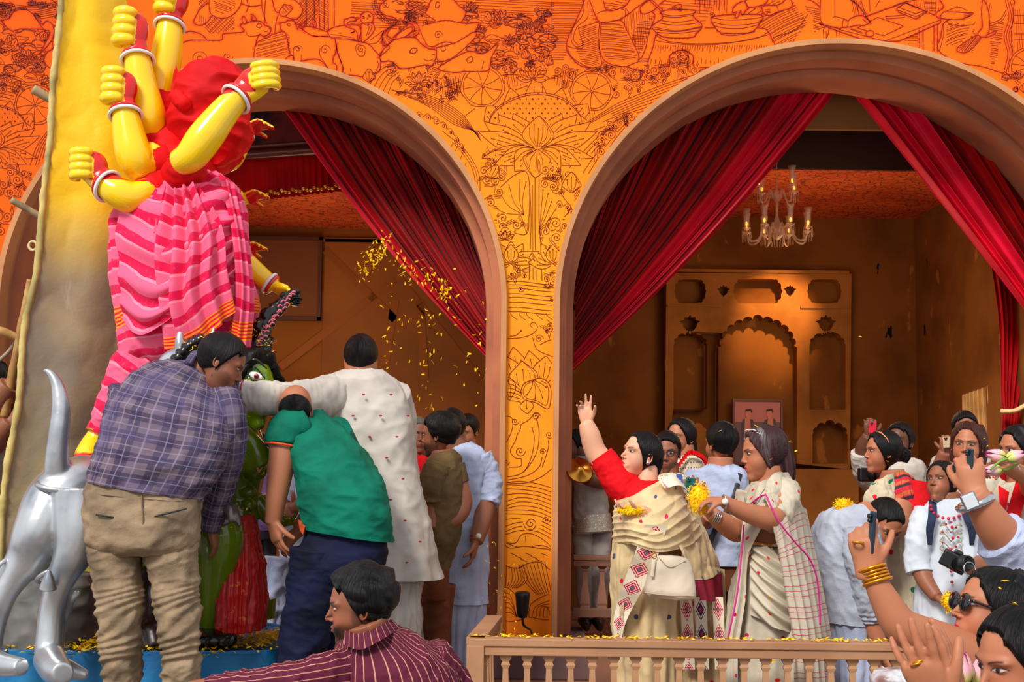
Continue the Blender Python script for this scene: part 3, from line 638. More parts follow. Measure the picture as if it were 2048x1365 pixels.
# ink lines as thin strokes lying on the panel
LV, LF = [], []; n0 = 0
for pts, wd, halo in W:
    if len(pts) < 2: continue
    d = np.gradient(pts, axis=0); L = np.maximum(np.linalg.norm(d, axis=1, keepdims=True), 1e-9); nn = np.stack([-d[:, 1], d[:, 0]], 1)/L*wd*.00165
    out = in_arch(pts[:, 0], pts[:, 1], .012) | (pts[:, 1] < z_base)
    A = np.stack([pts+nn, pts-nn], 1).reshape(-1, 2)
    LV.append(np.stack([A[:, 0], np.full(len(A), FY-.002), A[:, 1]], 1))
    for i in range(len(pts)-1):
        if not (out[i] or out[i+1]): LF.append((n0+2*i, n0+2*i+1, n0+2*i+3, n0+2*i+2))
    n0 += len(A)
me = bpy.data.meshes.new('ink'); me.from_pydata(np.concatenate(LV).tolist(), [], LF)
tag(link('line_drawing', me, mat('ink_brown', (122, 26, 4), rough=.9), facade, smooth=False), kind='stuff')
# ================= arches =================
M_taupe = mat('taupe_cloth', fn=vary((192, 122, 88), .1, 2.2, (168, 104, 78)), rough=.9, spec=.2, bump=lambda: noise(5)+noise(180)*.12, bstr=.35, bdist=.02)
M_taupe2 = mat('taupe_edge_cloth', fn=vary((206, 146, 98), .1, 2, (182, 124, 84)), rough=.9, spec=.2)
def arch_band(cx, a, b, zc, prof, name, m, parent):
    N_ = 90; path = [(-1, -zc+.16+0.0, None)]
    g = G(); rings = []
    for ins, y in prof:
        A_, B_ = a-ins, b-ins; t = np.linspace(pi, 0, N_)
        pts = [(cx-A_, .2)]+[(cx-A_, .2+(zc-.2)*i/7) for i in range(1, 7)]+[(cx+A_*cos(x), zc+B_*sin(x)) for x in t]+[(cx+A_, zc-(zc-.2)*i/7) for i in range(1, 7)]+[(cx+A_, .2)]
        rings.append([(p[0], y, p[1]) for p in pts])
    A = np.array(rings); nv, nu = A.shape[:2]
    f = [(i*nu+j, i*nu+j+1, (i+1)*nu+j+1, (i+1)*nu+j) for i in range(nv-1) for j in range(nu-1)]
    g.add(A.reshape(-1, 3), f); o = g.obj(name, m, parent, smooth=False); return o
for i, ar in enumerate(AR):
    E = empty('trim_%d' % (i+1), kind='structure')
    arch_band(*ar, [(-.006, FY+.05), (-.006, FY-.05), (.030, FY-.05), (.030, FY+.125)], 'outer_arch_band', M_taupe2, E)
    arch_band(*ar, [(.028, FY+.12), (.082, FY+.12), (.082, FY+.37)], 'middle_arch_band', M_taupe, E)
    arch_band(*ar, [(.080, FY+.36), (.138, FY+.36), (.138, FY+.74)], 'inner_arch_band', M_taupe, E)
# ================= rooms =================
def wx(px, py, Y): return P(px, py, Y).x
def wz(px, py, Y): return P(px, py, Y).z
M_floor = mat('floor_boards', fn=lambda: mix((150, 92, 62), (96, 60, 46), noise(4, detail=5).smooth(.3, .75)), rough=.8)
M_dark = mat('dark_umber_board', (60, 30, 12), rough=.95)
def ragged(base, dark, streak=(14, 8, 4)):
    def f():
        x, y, z = coords('Object')
        c = mix(base, dark, noise(2.2, detail=5).smooth(.35, .75))
        c = mix(c, tuple(min(255, v*1.35+12) for v in base), noise(3.1, vec(x*2, y*2, z*1.1+7.0), 6).smooth(.66, .72, 0, .5))
        s = noise(2.6, vec(x*2.2+y*2.2, 3.0, z*.75), 4, rough=.6)
        return mix(c, streak, s.smooth(.70, .715))
    return f
M_wall = mat('brown_wall_paint', fn=ragged((138, 82, 30), (112, 62, 20)), rough=.9, spec=.2, bump=lambda: noise(9, detail=6), bstr=.25, bdist=.02)
def plainwall():
    x, y, z = coords('Object')
    c = mix((150, 88, 34), (126, 70, 24), noise(1.6, detail=4).smooth(.35, .7))
    return mix(c, (128, 72, 28), ((z*1.55).fr().lt(.008)).mx((x*.9).fr().lt(.004)))
M_wall2 = mat('ochre_canvas_wall', fn=plainwall, rough=.9, spec=.2)
def frieze():
    x, y, z = coords('Object'); v, n = voro(9, vec(x, y, z+noise(3)*.4), 'DISTANCE_TO_EDGE')
    w = noise(7, detail=2); l = ((w*14).sn()).ab().lt(.16)
    return mix(mix((222, 92, 22), (190, 62, 14), noise(1.5).smooth(.3, .7)), (96, 28, 8), (n.outputs['Distance'] and N(n.outputs['Distance'])).lt(.035).mx(l)*.8)
M_frieze = mat('scroll_painted_canvas', fn=frieze, rough=.85)
def S(name, m, x0, x1, y0, y1, z0, z1, bv=0):
    o = tag(box(G(), x0, x1, y0, y1, z0, z1).obj(name, m, smooth=False), kind='structure')
    if bv: bevel(o, bv)
    return o
S('floor', M_floor, -7, 9, 5.9, 13, -.12, 0)
fo = tag(box(G(), -9, 11, -4, 5.9, -.6, -.45).obj('floor', mat('street_ground', fn=vary((130, 118, 108), .2, 1.2), rough=.95), smooth=False), kind='structure')
RB = 12.0; BX1 = wx(1830, 560, RB); zt = wz(1600, 436, RB)
S('wall_right', M_wall, BX1, BX1+.1, 9.1, RB+.1, 0, 5.2)
S('wall_back', M_wall, .39, BX1+.1, RB, RB+.1, 0, 5.2)
S('ceiling', M_dark, -7, 9, FY+.02, 13, 5.2, 5.3)
S('ceiling', M_frieze, .39, BX1, 10.0, RB, zt, zt+.03)
S('ceiling', M_frieze, BX1-.02, BX1+.1, FY+.8, 10.0, zt, zt+.03)
S('ceiling', M_dark, .39, BX1, 9.98, 10.0, zt+.005, 5.2)                 # coffer face
tag(box(G(), wx(1500, 260, 9.7), BX1, 9.55, 9.6, wz(1700, 262, 9.6), 4.9).obj('ceiling_coffer_panel', mat('coffer_brown', (128, 82, 34), rough=.9), smooth=False), kind='structure')
for k in range(3):
    x = wx(1610+k*72, 280, 9.8); tag(box(G(), x, x+.05, 9.7, 9.9, 4.25, 4.32).obj('ceiling_batten', mat('pale_wood', (120, 84, 56), rough=.8), smooth=False), kind='structure')
# partition between the rooms and left room
LB = 11.0; zl = wz(620, 456, LB)
S('wall_partition', M_wall, .34, .39, FY+.72, RB+.1, 0, 5.2)
S('wall_back_left', M_wall2, -6, .34, LB, LB+.1, 0, 5.2)
S('wall_left', M_wall2, -6.1, -6, FY, LB, 0, 5.2)
S('ceiling', M_frieze, -6, .34, 9.46, LB, zl, zl+.03)
S('trim_3', M_wall2, -6, .34, LB-.03, LB, zl-.13, zl-.1)
S('wall_pier', M_dark, -.13, .52, FY+.02, FY+.7, 0, 5.2) if False else None
# dark framed panel and canvas on left room wall
E = empty('wall_board', 'brown framed board high on the back wall left of the canvas', 'board', (wx(560, 640, LB), LB-.04, wz(560, 640, LB)))
xa, xb, za, zb = wx(440, 640, LB), wx(643, 640, LB), wz(560, 642, LB), wz(560, 476, LB)
adopt(box(G(), xa, xb, LB-.05, LB, za, zb).obj('board_panel', mat('board_brown', (122, 66, 24), rough=.8), smooth=False), E)
for (a, b, c, d) in ((xa, xb, za, za+.03), (xa, xb, zb-.03, zb), (xb-.03, xb, za, zb), (xa, xa+.03, za, zb)):
    adopt(box(G(), a, b, LB-.075, LB-.045, c, d).obj('frame_strip', mat('frame_dark', (84, 42, 16), rough=.7), smooth=False), E)
E = empty('canvas_hanging', 'pale ochre canvas panel on the back wall below the curtain', 'canvas', (wx(800, 700, LB), LB-.03, wz(800, 860, LB)))
adopt(box(G(), wx(648, 600, LB), .335, LB-.03, LB-.004, wz(800, 1200, LB), wz(800, 478, LB)).obj('canvas_sheet', mat('canvas_ochre', fn=vary((160, 94, 36), .08, 1.1), rough=.9), smooth=False), E)
for (x, y, X, Y_) in ((650, 500, 790, 640), (560, 735, 790, 560), (800, 560, 960, 760), (840, 600, 850, 760), (790, 600, 770, 730)):
    a = P(x, y, LB-.034); b = P(X, Y_, LB-.034); n = (b-a).normalized().cross(Vector((0, 1, 0)))*.035
    adopt(G().add([a-n, a+n, b+n, b-n], [(0, 1, 2, 3)]).obj('ray_shadow', mat('canvas_shadow', (150, 84, 30), rough=.9), smooth=False), E)  # shadows of light rays on the canvas, painted as darker strips
# red velvet pelmet with gold trim, left room
M_vel = mat('red_velvet', fn=vary((190, 3, 8), .1, 3, (160, 2, 8)), rough=.8, sheen=.06, spec=.15, bump=lambda: noise(160), bstr=.15, bdist=.004)
M_gold = mat('gold_lace', (205, 140, 60), rough=.35, metal=.9)
E = empty('pelmet', 'dark red velvet pelmet with gold fringe high in the left room', 'pelmet', (wx(560, 300, 9.38), 9.38, wz(560, 380, 9.38)))
pl = lambda u, v, X: .05*np.abs(np.sin(u*2*pi*13+2*np.sin(u*11)))*np.clip(v*1.3, 0, 1)
gg = G(); sheet(gg, [[(330, 330, 0), (500, 318, 0), (640, 300, 0), (760, 290, 0)], [(330, 410, 0), (500, 400, 0), (640, 385, 0), (760, 372, 0)]], 9.38, nu=220, nv=12, fold=pl)
adopt(gg.obj('valance', M_vel), E)
gg = G(); 
for k in range(60):
    t = k/59; x = 330+430*t; y = 404-38*t+3*sin(k*2.1); q = P(x, y, 9.30+.03*sin(k*1.7)); ellip(gg, q, (.02, .015, .016), 8, 6)
adopt(gg.obj('gold_trim', M_gold), E)['kind'] = 'stuff'
gg = G(); tube3(gg, [(*P(330, 322, 9.3), .035), (*P(760, 292, 9.3), .035)]); tube3(gg, [(*P(330, 306, 9.3), .02), (*P(760, 276, 9.3), .02)])
adopt(gg.obj('wood_moulding', mat('dark_wood', (90, 34, 18), rough=.3, coat=.5)), E)
gg = G(); sheet(gg, [[(330, 130, 0), (560, 120, 0), (800, 110, 0)], [(330, 306, 0), (560, 292, 0), (800, 276, 0)]], 9.43, nu=60, nv=12)
adopt(gg.obj('backing_cloth', mat('dark_red_cloth', fn=vary((110, 14, 12), .3, 6), rough=.9)), E)
# ---- plinths
M_pl = mat('mauve_plinth', fn=vary((112, 84, 82), .1, 3, (94, 70, 70)), rough=.85)
S('trim_4', M_pl, wx(975, 1240, 8.1), wx(1248, 1240, 8.1), 8.05, 8.25, 0.0, .225, .01)
S('trim_5', M_pl, wx(975, 1240, 8.1), wx(1180, 1240, 8.1), 8.25, 9.02, 0.0, .205)
S('trim_6', M_pl, -5, wx(1250, 1240, 9)-1.3, 8.9, 9.02, 0.0, .02)
# ================= niche panel on right back wall =================
M_panel = mat('niche_panel_paint', fn=lambda: mix(mix((170, 106, 44), (140, 84, 34), noise(3, detail=5).smooth(.35, .7)), (200, 136, 66), noise(5, detail=6).smooth(.68, .74, 0, .5)), rough=.85, spec=.2, bump=lambda: noise(30), bstr=.1)
def arc_pts(cx, cy, w, h, n, tip=True):
    """cusped arch outline top from left to right: n scallops along half ellipse"""
    out = []
    for i in range(n):
        a0 = pi-pi*i/n; a1 = pi-pi*(i+1)/n
        p0 = np.array((cx+w*cos(a0), cy-h*sin(a0))); p1 = np.array((cx+w*cos(a1), cy-h*sin(a1))); m = (p0+p1)/2; r = np.linalg.norm(p1-p0)/2
        d = (p1-p0)/(2*r); nrm = np.array((d[1], -d[0]))
        for k in range(7):
            t = pi-pi*k/6; bul = 1.0 if not (tip and i == n//2 and n % 2) else 1.25
            out.append(tuple(m+d*r*cos(t)+nrm*r*sin(t)*.75*bul))
    return out
def cusp_arch(x0, x1, ytop, yspring, ybot, n):
    cx = (x0+x1)/2; w = (x1-x0)/2; return arc_pts(cx, yspring, w*.92, (yspring-ytop)*.86, n)+[(x1, yspring+3), (x1, ybot), (x0, ybot), (x0, yspring+3)]
def cartouche(x0, x1, y0, y1, k=16):
    cy = (y0+y1)/2; h = (y1-y0)/2; o = [(x0+k*1.3, y0), (x1-k*1.3, y0)]
    for i in range(5):
        a = -pi/2+pi*(i+.5)/5; cxx, cyy = x1-k*1.1+k*.8*cos(a), cy+h*.8*sin(a)
        for q in (-.9, -.3, .3, .9): o.append((cxx+k*.42*cos(a+q), cyy+k*.42*sin(a+q)))
    o += [(x1-k*1.3, y1), (x0+k*1.3, y1)]
    for i in range(5):
        a = pi/2+pi*(i+.5)/5; cxx, cyy = x0+k*1.1+k*.8*cos(a), cy+h*.8*sin(a)
        for q in (-.9, -.3, .3, .9): o.append((cxx+k*.42*cos(a+q), cyy+k*.42*sin(a+q)))
    return o
def urn(cx, cy, s): return [(cx+x*s, cy+y*s) for x, y in ((0, -1.5), (.25, -1.1), (.7, -1.2), (.75, -.8), (1.4, -.6), (.95, -.3), (.9, .1), (.5, .6), (.15, .8), (.1, 1.1), (-.1, 1.1), (-.15, .8), (-.5, .6), (-.9, .1), (-.95, -.3), (-1.4, -.6), (-.75, -.8), (-.7, -1.2), (-.25, -1.1))]
def panel_curve(name, outer, holes, Y, thick, m, parent):
    c = bpy.data.curves.new(name, 'CURVE'); c.dimensions = '2D'; c.fill_mode = 'BOTH'; c.extrude = thick/2
    for lp in [outer]+holes:
        s = c.splines.new('POLY'); s.points.add(len(lp)-1); s.use_cyclic_u = True
        for i, (x, y) in enumerate(lp):
            a, b = FA(x, y, Y); s.points[i].co = (a, b, 0, 1)
    o = bpy.data.objects.new('tmp', c); COL.objects.link(o); dg = bpy.context.evaluated_depsgraph_get()
    me = bpy.data.meshes.new_from_object(o.evaluated_get(dg)); bpy.data.objects.remove(o)
    me.transform(Matrix.Translation((0, Y+thick/2, 0)) @ Matrix.Rotation(pi/2, 4, 'X'))
    return link(name, me, m, parent, smooth=False)
PY = RB-.17
E = empty('wall_niche_unit', kind='structure'); tag(E)
holes = [cusp_arch(1347, 1414, 668, 686, 818, 5), cusp_arch(1437, 1594, 630, 692, 928, 11), cusp_arch(1619, 1691, 668, 686, 820, 5),
         cusp_arch(1347, 1414, 846, 866, 928, 5), cusp_arch(1625, 1695, 846, 866, 928, 5),
         cartouche(1350, 1411, 559, 607, 12), cartouche(1468, 1563, 559, 607, 14), cartouche(1616, 1682, 559, 607, 12),
         urn(1380, 652, 15), urn(1652, 652, 15), urn(1447, 584, 9.5), urn(1580, 584, 9.5)]
panel_curve('niche_panel', [(1333, 546), (1703, 548), (1700, 940), (1329, 936)], holes, PY, .16, M_panel, E)
box(g := G(), wx(1332, 940, PY), wx(1714, 940, PY), PY-.05, RB, 0, wz(1500, 937, PY)); g.obj('niche_base', M_panel, E, smooth=False)
for q in ((1332, 1697, 540, 546), (1334, 1440, 612, 616), (1600, 1700, 612, 616)):
    box(g := G(), wx(q[0], q[2], PY), wx(q[1], q[2], PY), PY-.02, PY, wz(1500, q[3], PY), wz(1500, q[2], PY)); g.obj('moulding', M_panel, E, smooth=False)
# painting standing in the central niche
E = empty('painting', 'framed pink painting of two men standing in the central niche', 'painting', tuple(P(1515, 928, PY+.05)))
x0, x1, z0_, z1_ = wx(1470, 870, PY), wx(1562, 870, PY), wz(1515, 926, PY), wz(1515, 803, PY)
adopt(box(G(), x0, x1, PY+.02, PY+.05, z0_, z1_).obj('picture', mat('picture_pink', (206, 122, 110), rough=.7), smooth=False), E)
adopt(box(G(), x0, x1, PY+.014, PY+.02, z0_, z0_+(z1_-z0_)*.66).obj('picture_ground', mat('picture_grey', (120, 92, 88), rough=.7), smooth=False), E)
for a, b, c, d in ((x0-.02, x1+.02, z1_, z1_+.02), (x0-.02, x1+.02, z0_-.02, z0_), (x0-.02, x0, z0_, z1_), (x1, x1+.02, z0_, z1_)):
    adopt(box(G(), a, b, PY-.0, PY+.05, c, d).obj('frame_strip', mat('frame_brown', (112, 54, 26), rough=.5), smooth=False), E)
for cx in (1497, 1539):
    def flat(pts, c, dy, nm):
        A = [tuple(P(x, y, PY+.012-dy)) for x, y in pts]; adopt(G().add(A, [tuple(range(len(A)))]).obj(nm, mat(nm, c, rough=.7), smooth=False), E)
    s = 1 if cx < 1510 else -1
    flat([(cx-9*s, 836), (cx+8*s, 838), (cx+13*s, 852), (cx+12*s, 880), (cx-2, 884), (cx-12*s, 880), (cx-14*s, 850)], (222, 132, 108), 0, 'painted_body')
    flat([(cx+3*s, 838), (cx+9*s, 840), (cx+14*s, 856), (cx+12*s, 892), (cx+7*s, 880)], (92, 76, 74), .002, 'painted_shawl')
    flat([(cx-11*s, 838), (cx-7*s, 838), (cx-8*s, 880), (cx-14*s, 890), (cx-14*s, 850)], (92, 76, 74), .002, 'painted_shawl')
    flat([(cx-6, 822), (cx+6, 822), (cx+6, 832), (cx+2, 838), (cx-2, 838), (cx-6, 832)], (222, 140, 118), .003, 'painted_body')
    flat([(cx-7, 824), (cx-5, 819), (cx+5, 818), (cx+8, 824), (cx+6, 828), (cx+4, 822), (cx-5, 823)], (60, 48, 48), .005, 'painted_hair')
    flat([(cx-10, 884), (cx+10, 884), (cx+13, 926), (cx-12, 926)], (190, 158, 146), .001, 'painted_robe')
# ================= curtains =================
M_satin = mat('crimson_satin', fn=vary((232, 6, 52), .08, 3, (206, 2, 40)), rough=.6, sheen=.05, spec=.25)  # satin side of the curtain; daylight on it is put into the lighter crimson
def curtain(nm, label, top, tie, Y, nu=420, nv=90, pleats=26, edge=.88, amp=.155, seed=0, bulge=0, parent=None, m2=None):
    """fabric falling from the arch curve `top` to the gathered line `tie` (px control points, same direction)"""
    E = empty(nm, label, 'curtain', tuple(P(*tie[0][:2], Y)))
    r = np.random.RandomState(seed); ph = r.rand(4)*6
    def f(u, v, X):
        w = 1-.55*v; q = u*pleats*pi*2+1.6*np.sin(u*17+ph[0])+.9*np.sin(u*41+ph[1])+.6*v*np.sin(u*9+ph[2])
        return (amp*(np.abs(np.sin(q/2))**.7-.5)+.35*amp*np.sin(q*.37+ph[3])+.2*amp*np.sin(q*2.3))*w*np.clip(v*6+.35, 0, 1)
    T = cr(top, nu); B = cr(tie, nu); gv = np.linspace(0, 1, nv)
    A = np.empty((nv, nu, 3)); pT = [np.array(P(a, b, Y)) for a, b in T]; pB = [np.array(P(a, b, Y)) for a, b in B]
    for j, t in enumerate(gv):
        for i in range(nu):
            u = i/(nu-1); sag = bulge*u*sin(pi*t)*(1-.0*t); A[j, i] = pT[i]*(1-t)+pB[i]*t+np.array((0, 0, -sag))
    k = int(nu*edge); n = normals(A.reshape(-1, 3), nv, nu, False); U, W_ = np.meshgrid(np.linspace(0, 1, nu), gv)
    if n[:, 1].mean() > 0: n = -n
    D_ = f(U.ravel(), W_.ravel(), None); V = A.reshape(-1, 3)+n*D_[:, None]; V = V.reshape(nv, nu, 3)
    for nm2, sl, m in (('velvet_panel', slice(0, k+1), M_vel), ('satin_edge', slice(k, nu), m2 or M_satin)):
        B_ = V[:, sl]; w_ = B_.shape[1]
        if w_ > 1: adopt(G().add(B_.reshape(-1, 3), grid_faces(nv, w_, False), uv=np.zeros((nv*w_, 2))).obj(nm2, m), E)
    return E
def arc_px(i, x0, x1, Y, dz=.0, n=12):
    cx, a, b, zc = AR[i]; a -= .12; b -= .12; out = []
    for x in np.linspace(x0, x1, n):
        X = P(x, 400, Y).x; q = max(0, 1-((X-cx)/a)**2); z = zc+b*math.sqrt(q)+dz; out.append(proj((X, Y, z)))
    return out
CY = 9.12
jl = wx(1150, 600, FY+.72)
curtain('curtain', 'left red velvet curtain in the right arch, tied to the pillar side', arc_px(0+1, 1146, 1690, CY, .1, 16), [(1146, 560), (1149, 600), (1150, 650), (1148, 700), (1146, 742)], CY, seed=2, bulge=.10, edge=.80, pleats=17)
curtain('curtain', 'right red velvet curtain in the right arch sweeping down to the right edge', arc_px(1, 2420, 1690, CY, .1, 16), [(2250, 560), (2230, 600), (2200, 640), (2160, 680), (2110, 700)], CY, seed=5, bulge=-.02, edge=.84, pleats=17)
curtain('curtain', 'red velvet curtain in the left arch behind the flying petals', arc_px(0, 984, 545, CY, .1, 16), [(984, 560), (984, 600), (984, 650), (984, 695), (984, 728)], CY, seed=9, bulge=.1, edge=.93, pleats=17)
# second hanging curtain inside, far right
gg = G(); sheet(gg, [[(1965, 430, 0), (2030, 400, 0), (2140, 380, 0)], [(1996, 620, 0), (2050, 620, 0), (2140, 620, 0)], [(2003, 790, 0), (2030, 800, .0), (2060, 800, 0)], [(2006, 830, 0), (2025, 834, 0), (2045, 838, 0)], [(2000, 1000, 0), (2025, 1000, 0), (2060, 1000, 0)], [(1995, 1240, 0), (2030, 1240, 0), (2090, 1240, 0)]], 9.6, nu=160, nv=80,
    fold=lambda u, v, X: .03*np.sin(u*2*pi*9+3*np.sin(u*7)))
E = empty('curtain', 'narrow red velvet curtain hanging straight and cinched beside the cream drape', 'curtain', tuple(P(2010, 1000, 9.6))); adopt(gg.obj('velvet_panel', M_vel), E)
gg = G(); tube3(gg, [(*P(2002, 824, 9.5), .018, .03), (*P(2030, 822, 9.46), .018, .03), (*P(2050, 812, 9.5), .018, .03)]); adopt(gg.obj('tie_band', mat('cream_cloth', (232, 190, 130), rough=.8)), E)
gg = G(); sheet(gg, [[(1924, 792, 0), (1950, 782, -.1), (1988, 768, -.2)], [(1926, 900, 0), (1955, 900, -.1), (1996, 890, -.2)], [(1928, 1100, 0), (1960, 1100, -.1), (2000, 1100, -.2)]], 10.4, nu=120, nv=30, fold=lambda u, v, X: .02*np.sin(u*2*pi*8))
tag(gg.obj('cream_drape', mat('cream_drape', fn=vary((226, 170, 96), .08, 4), rough=.8)), 'pale cream pleated drape on the far right wall', 'curtain')
S('wall_right_2', mat('mauve_wall', (178, 130, 112), rough=.9), wx(2036, 860, 9.9), wx(2036, 860, 9.9)+2, 9.9, 9.95, 0, 2.0)
# spot in the niche + chandelier
for nm, loc, tgt, e, sz, bl in (('niche_spotlight', (2.75, 10.6, 3.6), P(1545, 650, 12), 230, 36, 1), ):
    l = bpy.data.lights.new(nm, 'SPOT'); l.energy = e; l.color = (1, .62, .25); l.spot_size = radians(sz); l.spot_blend = bl; l.shadow_soft_size = .04
    o = bpy.data.objects.new(nm, l); COL.objects.link(o); o.location = loc; o.rotation_euler = (Vector(tgt)-Vector(loc)).to_track_quat('-Z', 'Y').to_euler()
for nm, loc, e, s_ in (('room_fill_light', (2.4, 9.9, 2.6), 30, .4), ('room_fill_light', (-1.6, 9.7, 2.2), 24, .5)):  # added fill lights that brighten both rooms, no fixture modelled
    l = bpy.data.lights.new(nm, 'POINT'); l.energy = e; l.color = (1, .72, .42); l.shadow_soft_size = s_; o = bpy.data.objects.new(nm, l); COL.objects.link(o); o.location = loc
M_glass = mat('cut_glass', (226, 176, 130), rough=.08, alpha=.36, spec=1); M_flame = mat('bulb_glow', (255, 170, 60), emit=((255, 160, 50), 3)); M_brass = mat('brass', (190, 130, 60), rough=.3, metal=1)
ch = P(1554, 455, 9.6); s = MPP(455, 9.6)
E = empty('chandelier', 'glass chandelier with hurricane shades and crystal drops in the right room', 'chandelier', tuple(ch))
gg = G(); lathe(gg, [(.004, .9), (.006, .35), (.012, .3), (.05, .24), (.012, .2), (.01, .1), (.03, .02), (.07, -.02), (.06, -.06), (.01, -.1), (.002, -.1)], ch); adopt(gg.obj('stem', M_glass), E)
lv = [(i/8*2*pi+.2, .24, -.10, -.02) for i in range(8)]+[(i/4*2*pi+.5, .17, .2, .3) for i in range(4)]
for a, R, zb, zt_ in lv:
    d = Vector((cos(a), sin(a), 0)); gg = G(); z0_ = -.03 if zb < 0 else .24
    tube3(gg, [(*(ch+d*.04+Vector((0, 0, z0_))), .007), (*(ch+d*R*.4+Vector((0, 0, z0_+.05))), .007), (*(ch+d*R*.65+Vector((0, 0, zb-.0))), .007), (*(ch+d*R*.95+Vector((0, 0, zb-.01))), .007), (*(ch+d*R*1.05+Vector((0, 0, zt_))), .007)], nu=8)
    arm = adopt(gg.obj('arm', M_glass), E); q = ch+d*R*1.05+Vector((0, 0, zt_))
    gg = G(); lathe(gg, [(.004, -.02), (.035, 0), (.036, .004), (.006, .01)], q, 12); adopt(gg.obj('drip_pan', M_glass), arm)
    gg = G(); lathe(gg, [(.018, .02), (.022, .06), (.022, .10), (.027, .135), (.033, .15)], q, 14, cap=False); adopt(gg.obj('glass_shade', M_glass), arm)
    gg = G(); ellip(gg, q+Vector((0, 0, .035)), (.008, .008, .018), 8, 6); adopt(gg.obj('bulb', M_flame), arm)
    gg = G()
    for k in range(6):
        b = k/6*2*pi; 
        for j in range(5): ellip(gg, q+Vector((.034*cos(b), .034*sin(b), -.012-j*.014)), (.0035, .0035, .006 if j < 4 else .012), 6, 5)
    adopt(gg.obj('crystal_drops', M_glass), arm)['kind'] = 'stuff'
gg = G()
for k in range(14):
    b = k/14*2*pi
    for j in range(7): ellip(gg, ch+Vector((.07*cos(b)*(1-j*.06), .07*sin(b)*(1-j*.06), -.05-j*.016)), (.004, .004, .007), 6, 5)
adopt(gg.obj('crystal_drops', M_glass), E)['kind'] = 'stuff'
# ================= balustrades =================
M_bal = mat('balustrade_paint', fn=vary((178, 130, 92), .1, 3, (160, 112, 80)), rough=.75, bump=lambda: noise(40), bstr=.08)
M_bal2 = mat('balustrade_brown', fn=vary((140, 92, 70), .1, 3), rough=.8)
def baluster(g, x, y, z0, z1, w, t):
    H_ = z1-z0; pf = [(0, .5), (.04, .5), (.05, .36), (.12, .5), (.3, .42), (.6, .27), (.86, .2), (.9, .34), (.93, .24), (.97, .42), (1, .42)]
    V = []; 
    for h, k in pf:
        for sx, sy in ((-1, -1), (1, -1), (1, 1), (-1, 1)): V.append((x+sx*w*k, y+sy*t*k, z0+h*H_))
    f = [(4*i+j, 4*i+(j+1) % 4, 4*i+4+(j+1) % 4, 4*i+4+j) for i in range(len(pf)-1) for j in range(4)]
    g.add(V, f); return g
def rail_run(E, x0, x1, y0, y1, z0, z1, n, w, m, rh=.075, rt=.07):
    """straight run between two points; rails + individual balusters"""
    L = math.hypot(x1-x0, y1-y0); ang = math.atan2(y1-y0, x1-x0)
    def lb(name, a, b, za, zb, t):
        d = Vector((cos(ang), sin(ang), 0)); nn = Vector((-sin(ang), cos(ang), 0))*t/2; p = Vector((x0, y0, 0))
        V = [p+d*s+nn*k+Vector((0, 0, z)) for z in (za, zb) for k in (-1, 1) for s in (a, b)]
        o = G().add([tuple(v) for v in V], [(0, 2, 3, 1), (4, 5, 7, 6), (0, 1, 5, 4), (2, 6, 7, 3), (0, 4, 6, 2), (1, 3, 7, 5)]).obj(name, m, smooth=False); adopt(o, E); bevel(o, .004); return o
    lb('top_rail', 0, L, z1-rh*.45, z1, rt*1.25); lb('top_rail_band', 0, L, z1-rh, z1-rh*.45, rt); lb('bottom_rail', 0, L, z0, z0+rh*.8, rt)
    base = None
    for i in range(n):
        s = (i+.7)/(n+.4)*L
        g = G(); baluster(g, 0, 0, z0+rh*.8, z1-rh, w, .035)
        me = g.mesh('baluster') if base is None else base
        base = me; o = bpy.data.objects.new('baluster', me); COL.objects.link(o)
        if not me.materials: me.materials.append(m)
        o.location = (x0+cos(ang)*s, y0+sin(ang)*s, 0); o.rotation_euler = (0, 0, ang); adopt(o, E)
BYF = 5.8; zr = wz(1300, 1280, BYF); bx0 = wx(938, 1290, BYF); bx1 = 4.2
E = empty('balustrade', 'light brown wooden balustrade in front of the women', 'railing', (bx0, BYF, 0))
rail_run(E, bx0, bx1, BYF, BYF, 0, zr, 44, .062, M_bal)
for k, xx in enumerate((bx0+.03,)): adopt(bevel(box(G(), xx-.04, xx+.04, BYF-.045, BYF+.045, 0, zr-.03).obj('post', M_bal, smooth=False), .004), E)
rail_run(E, bx0+.03, wx(988, 1240, 6.62), BYF, 6.62, 0, zr, 7, .05, M_bal)
Yb = 8.75; E = empty('balustrade', 'short brown wooden balustrade inside the right arch behind the raised-arm woman', 'railing', (wx(1146, 1200, Yb), Yb, .2))
rail_run(E, wx(1146, 1200, Yb), wx(1146, 1200, Yb)+1.1, Yb, Yb, wz(1190, 1235, Yb), wz(1190, 1111, Yb), 9, .07, M_bal2)
for b in ('step',):
    o = box(G(), wx(1180, 1240, 8), wx(1252, 1240, 8), 8.0, 8.24, 0, .23).obj('step_block', M_bal2, smooth=False); tag(o, 'brown wooden block at the foot of the right arch beside the mauve plinth', 'block')
# spotlight on plinth
q = P(1045, 1213, 7.95); E = empty('spotlight', 'small black floor spotlight in front of the painted pillar', 'lamp', tuple(q))
M_blk = mat('black_plastic', (16, 16, 18), rough=.4)
gg = G(); lathe(gg, [(.004, -.075), (.03, -.07), (.038, -.03), (.042, .02), (.046, .06), (.046, .085), (.038, .088), (.03, .07), (.001, .065)], q, 24); adopt(gg.obj('lamp_housing', M_blk), E)
gg = G(); tube3(gg, [(*(q+Vector((0, 0, -.07))), .008), (*(q+Vector((.01, .02, -.12))), .008), (*(q+Vector((.05, .04, -.15))), .006), (*(q+Vector((.06, .02, -.17))), .006)]); adopt(gg.obj('cable', M_blk), E)
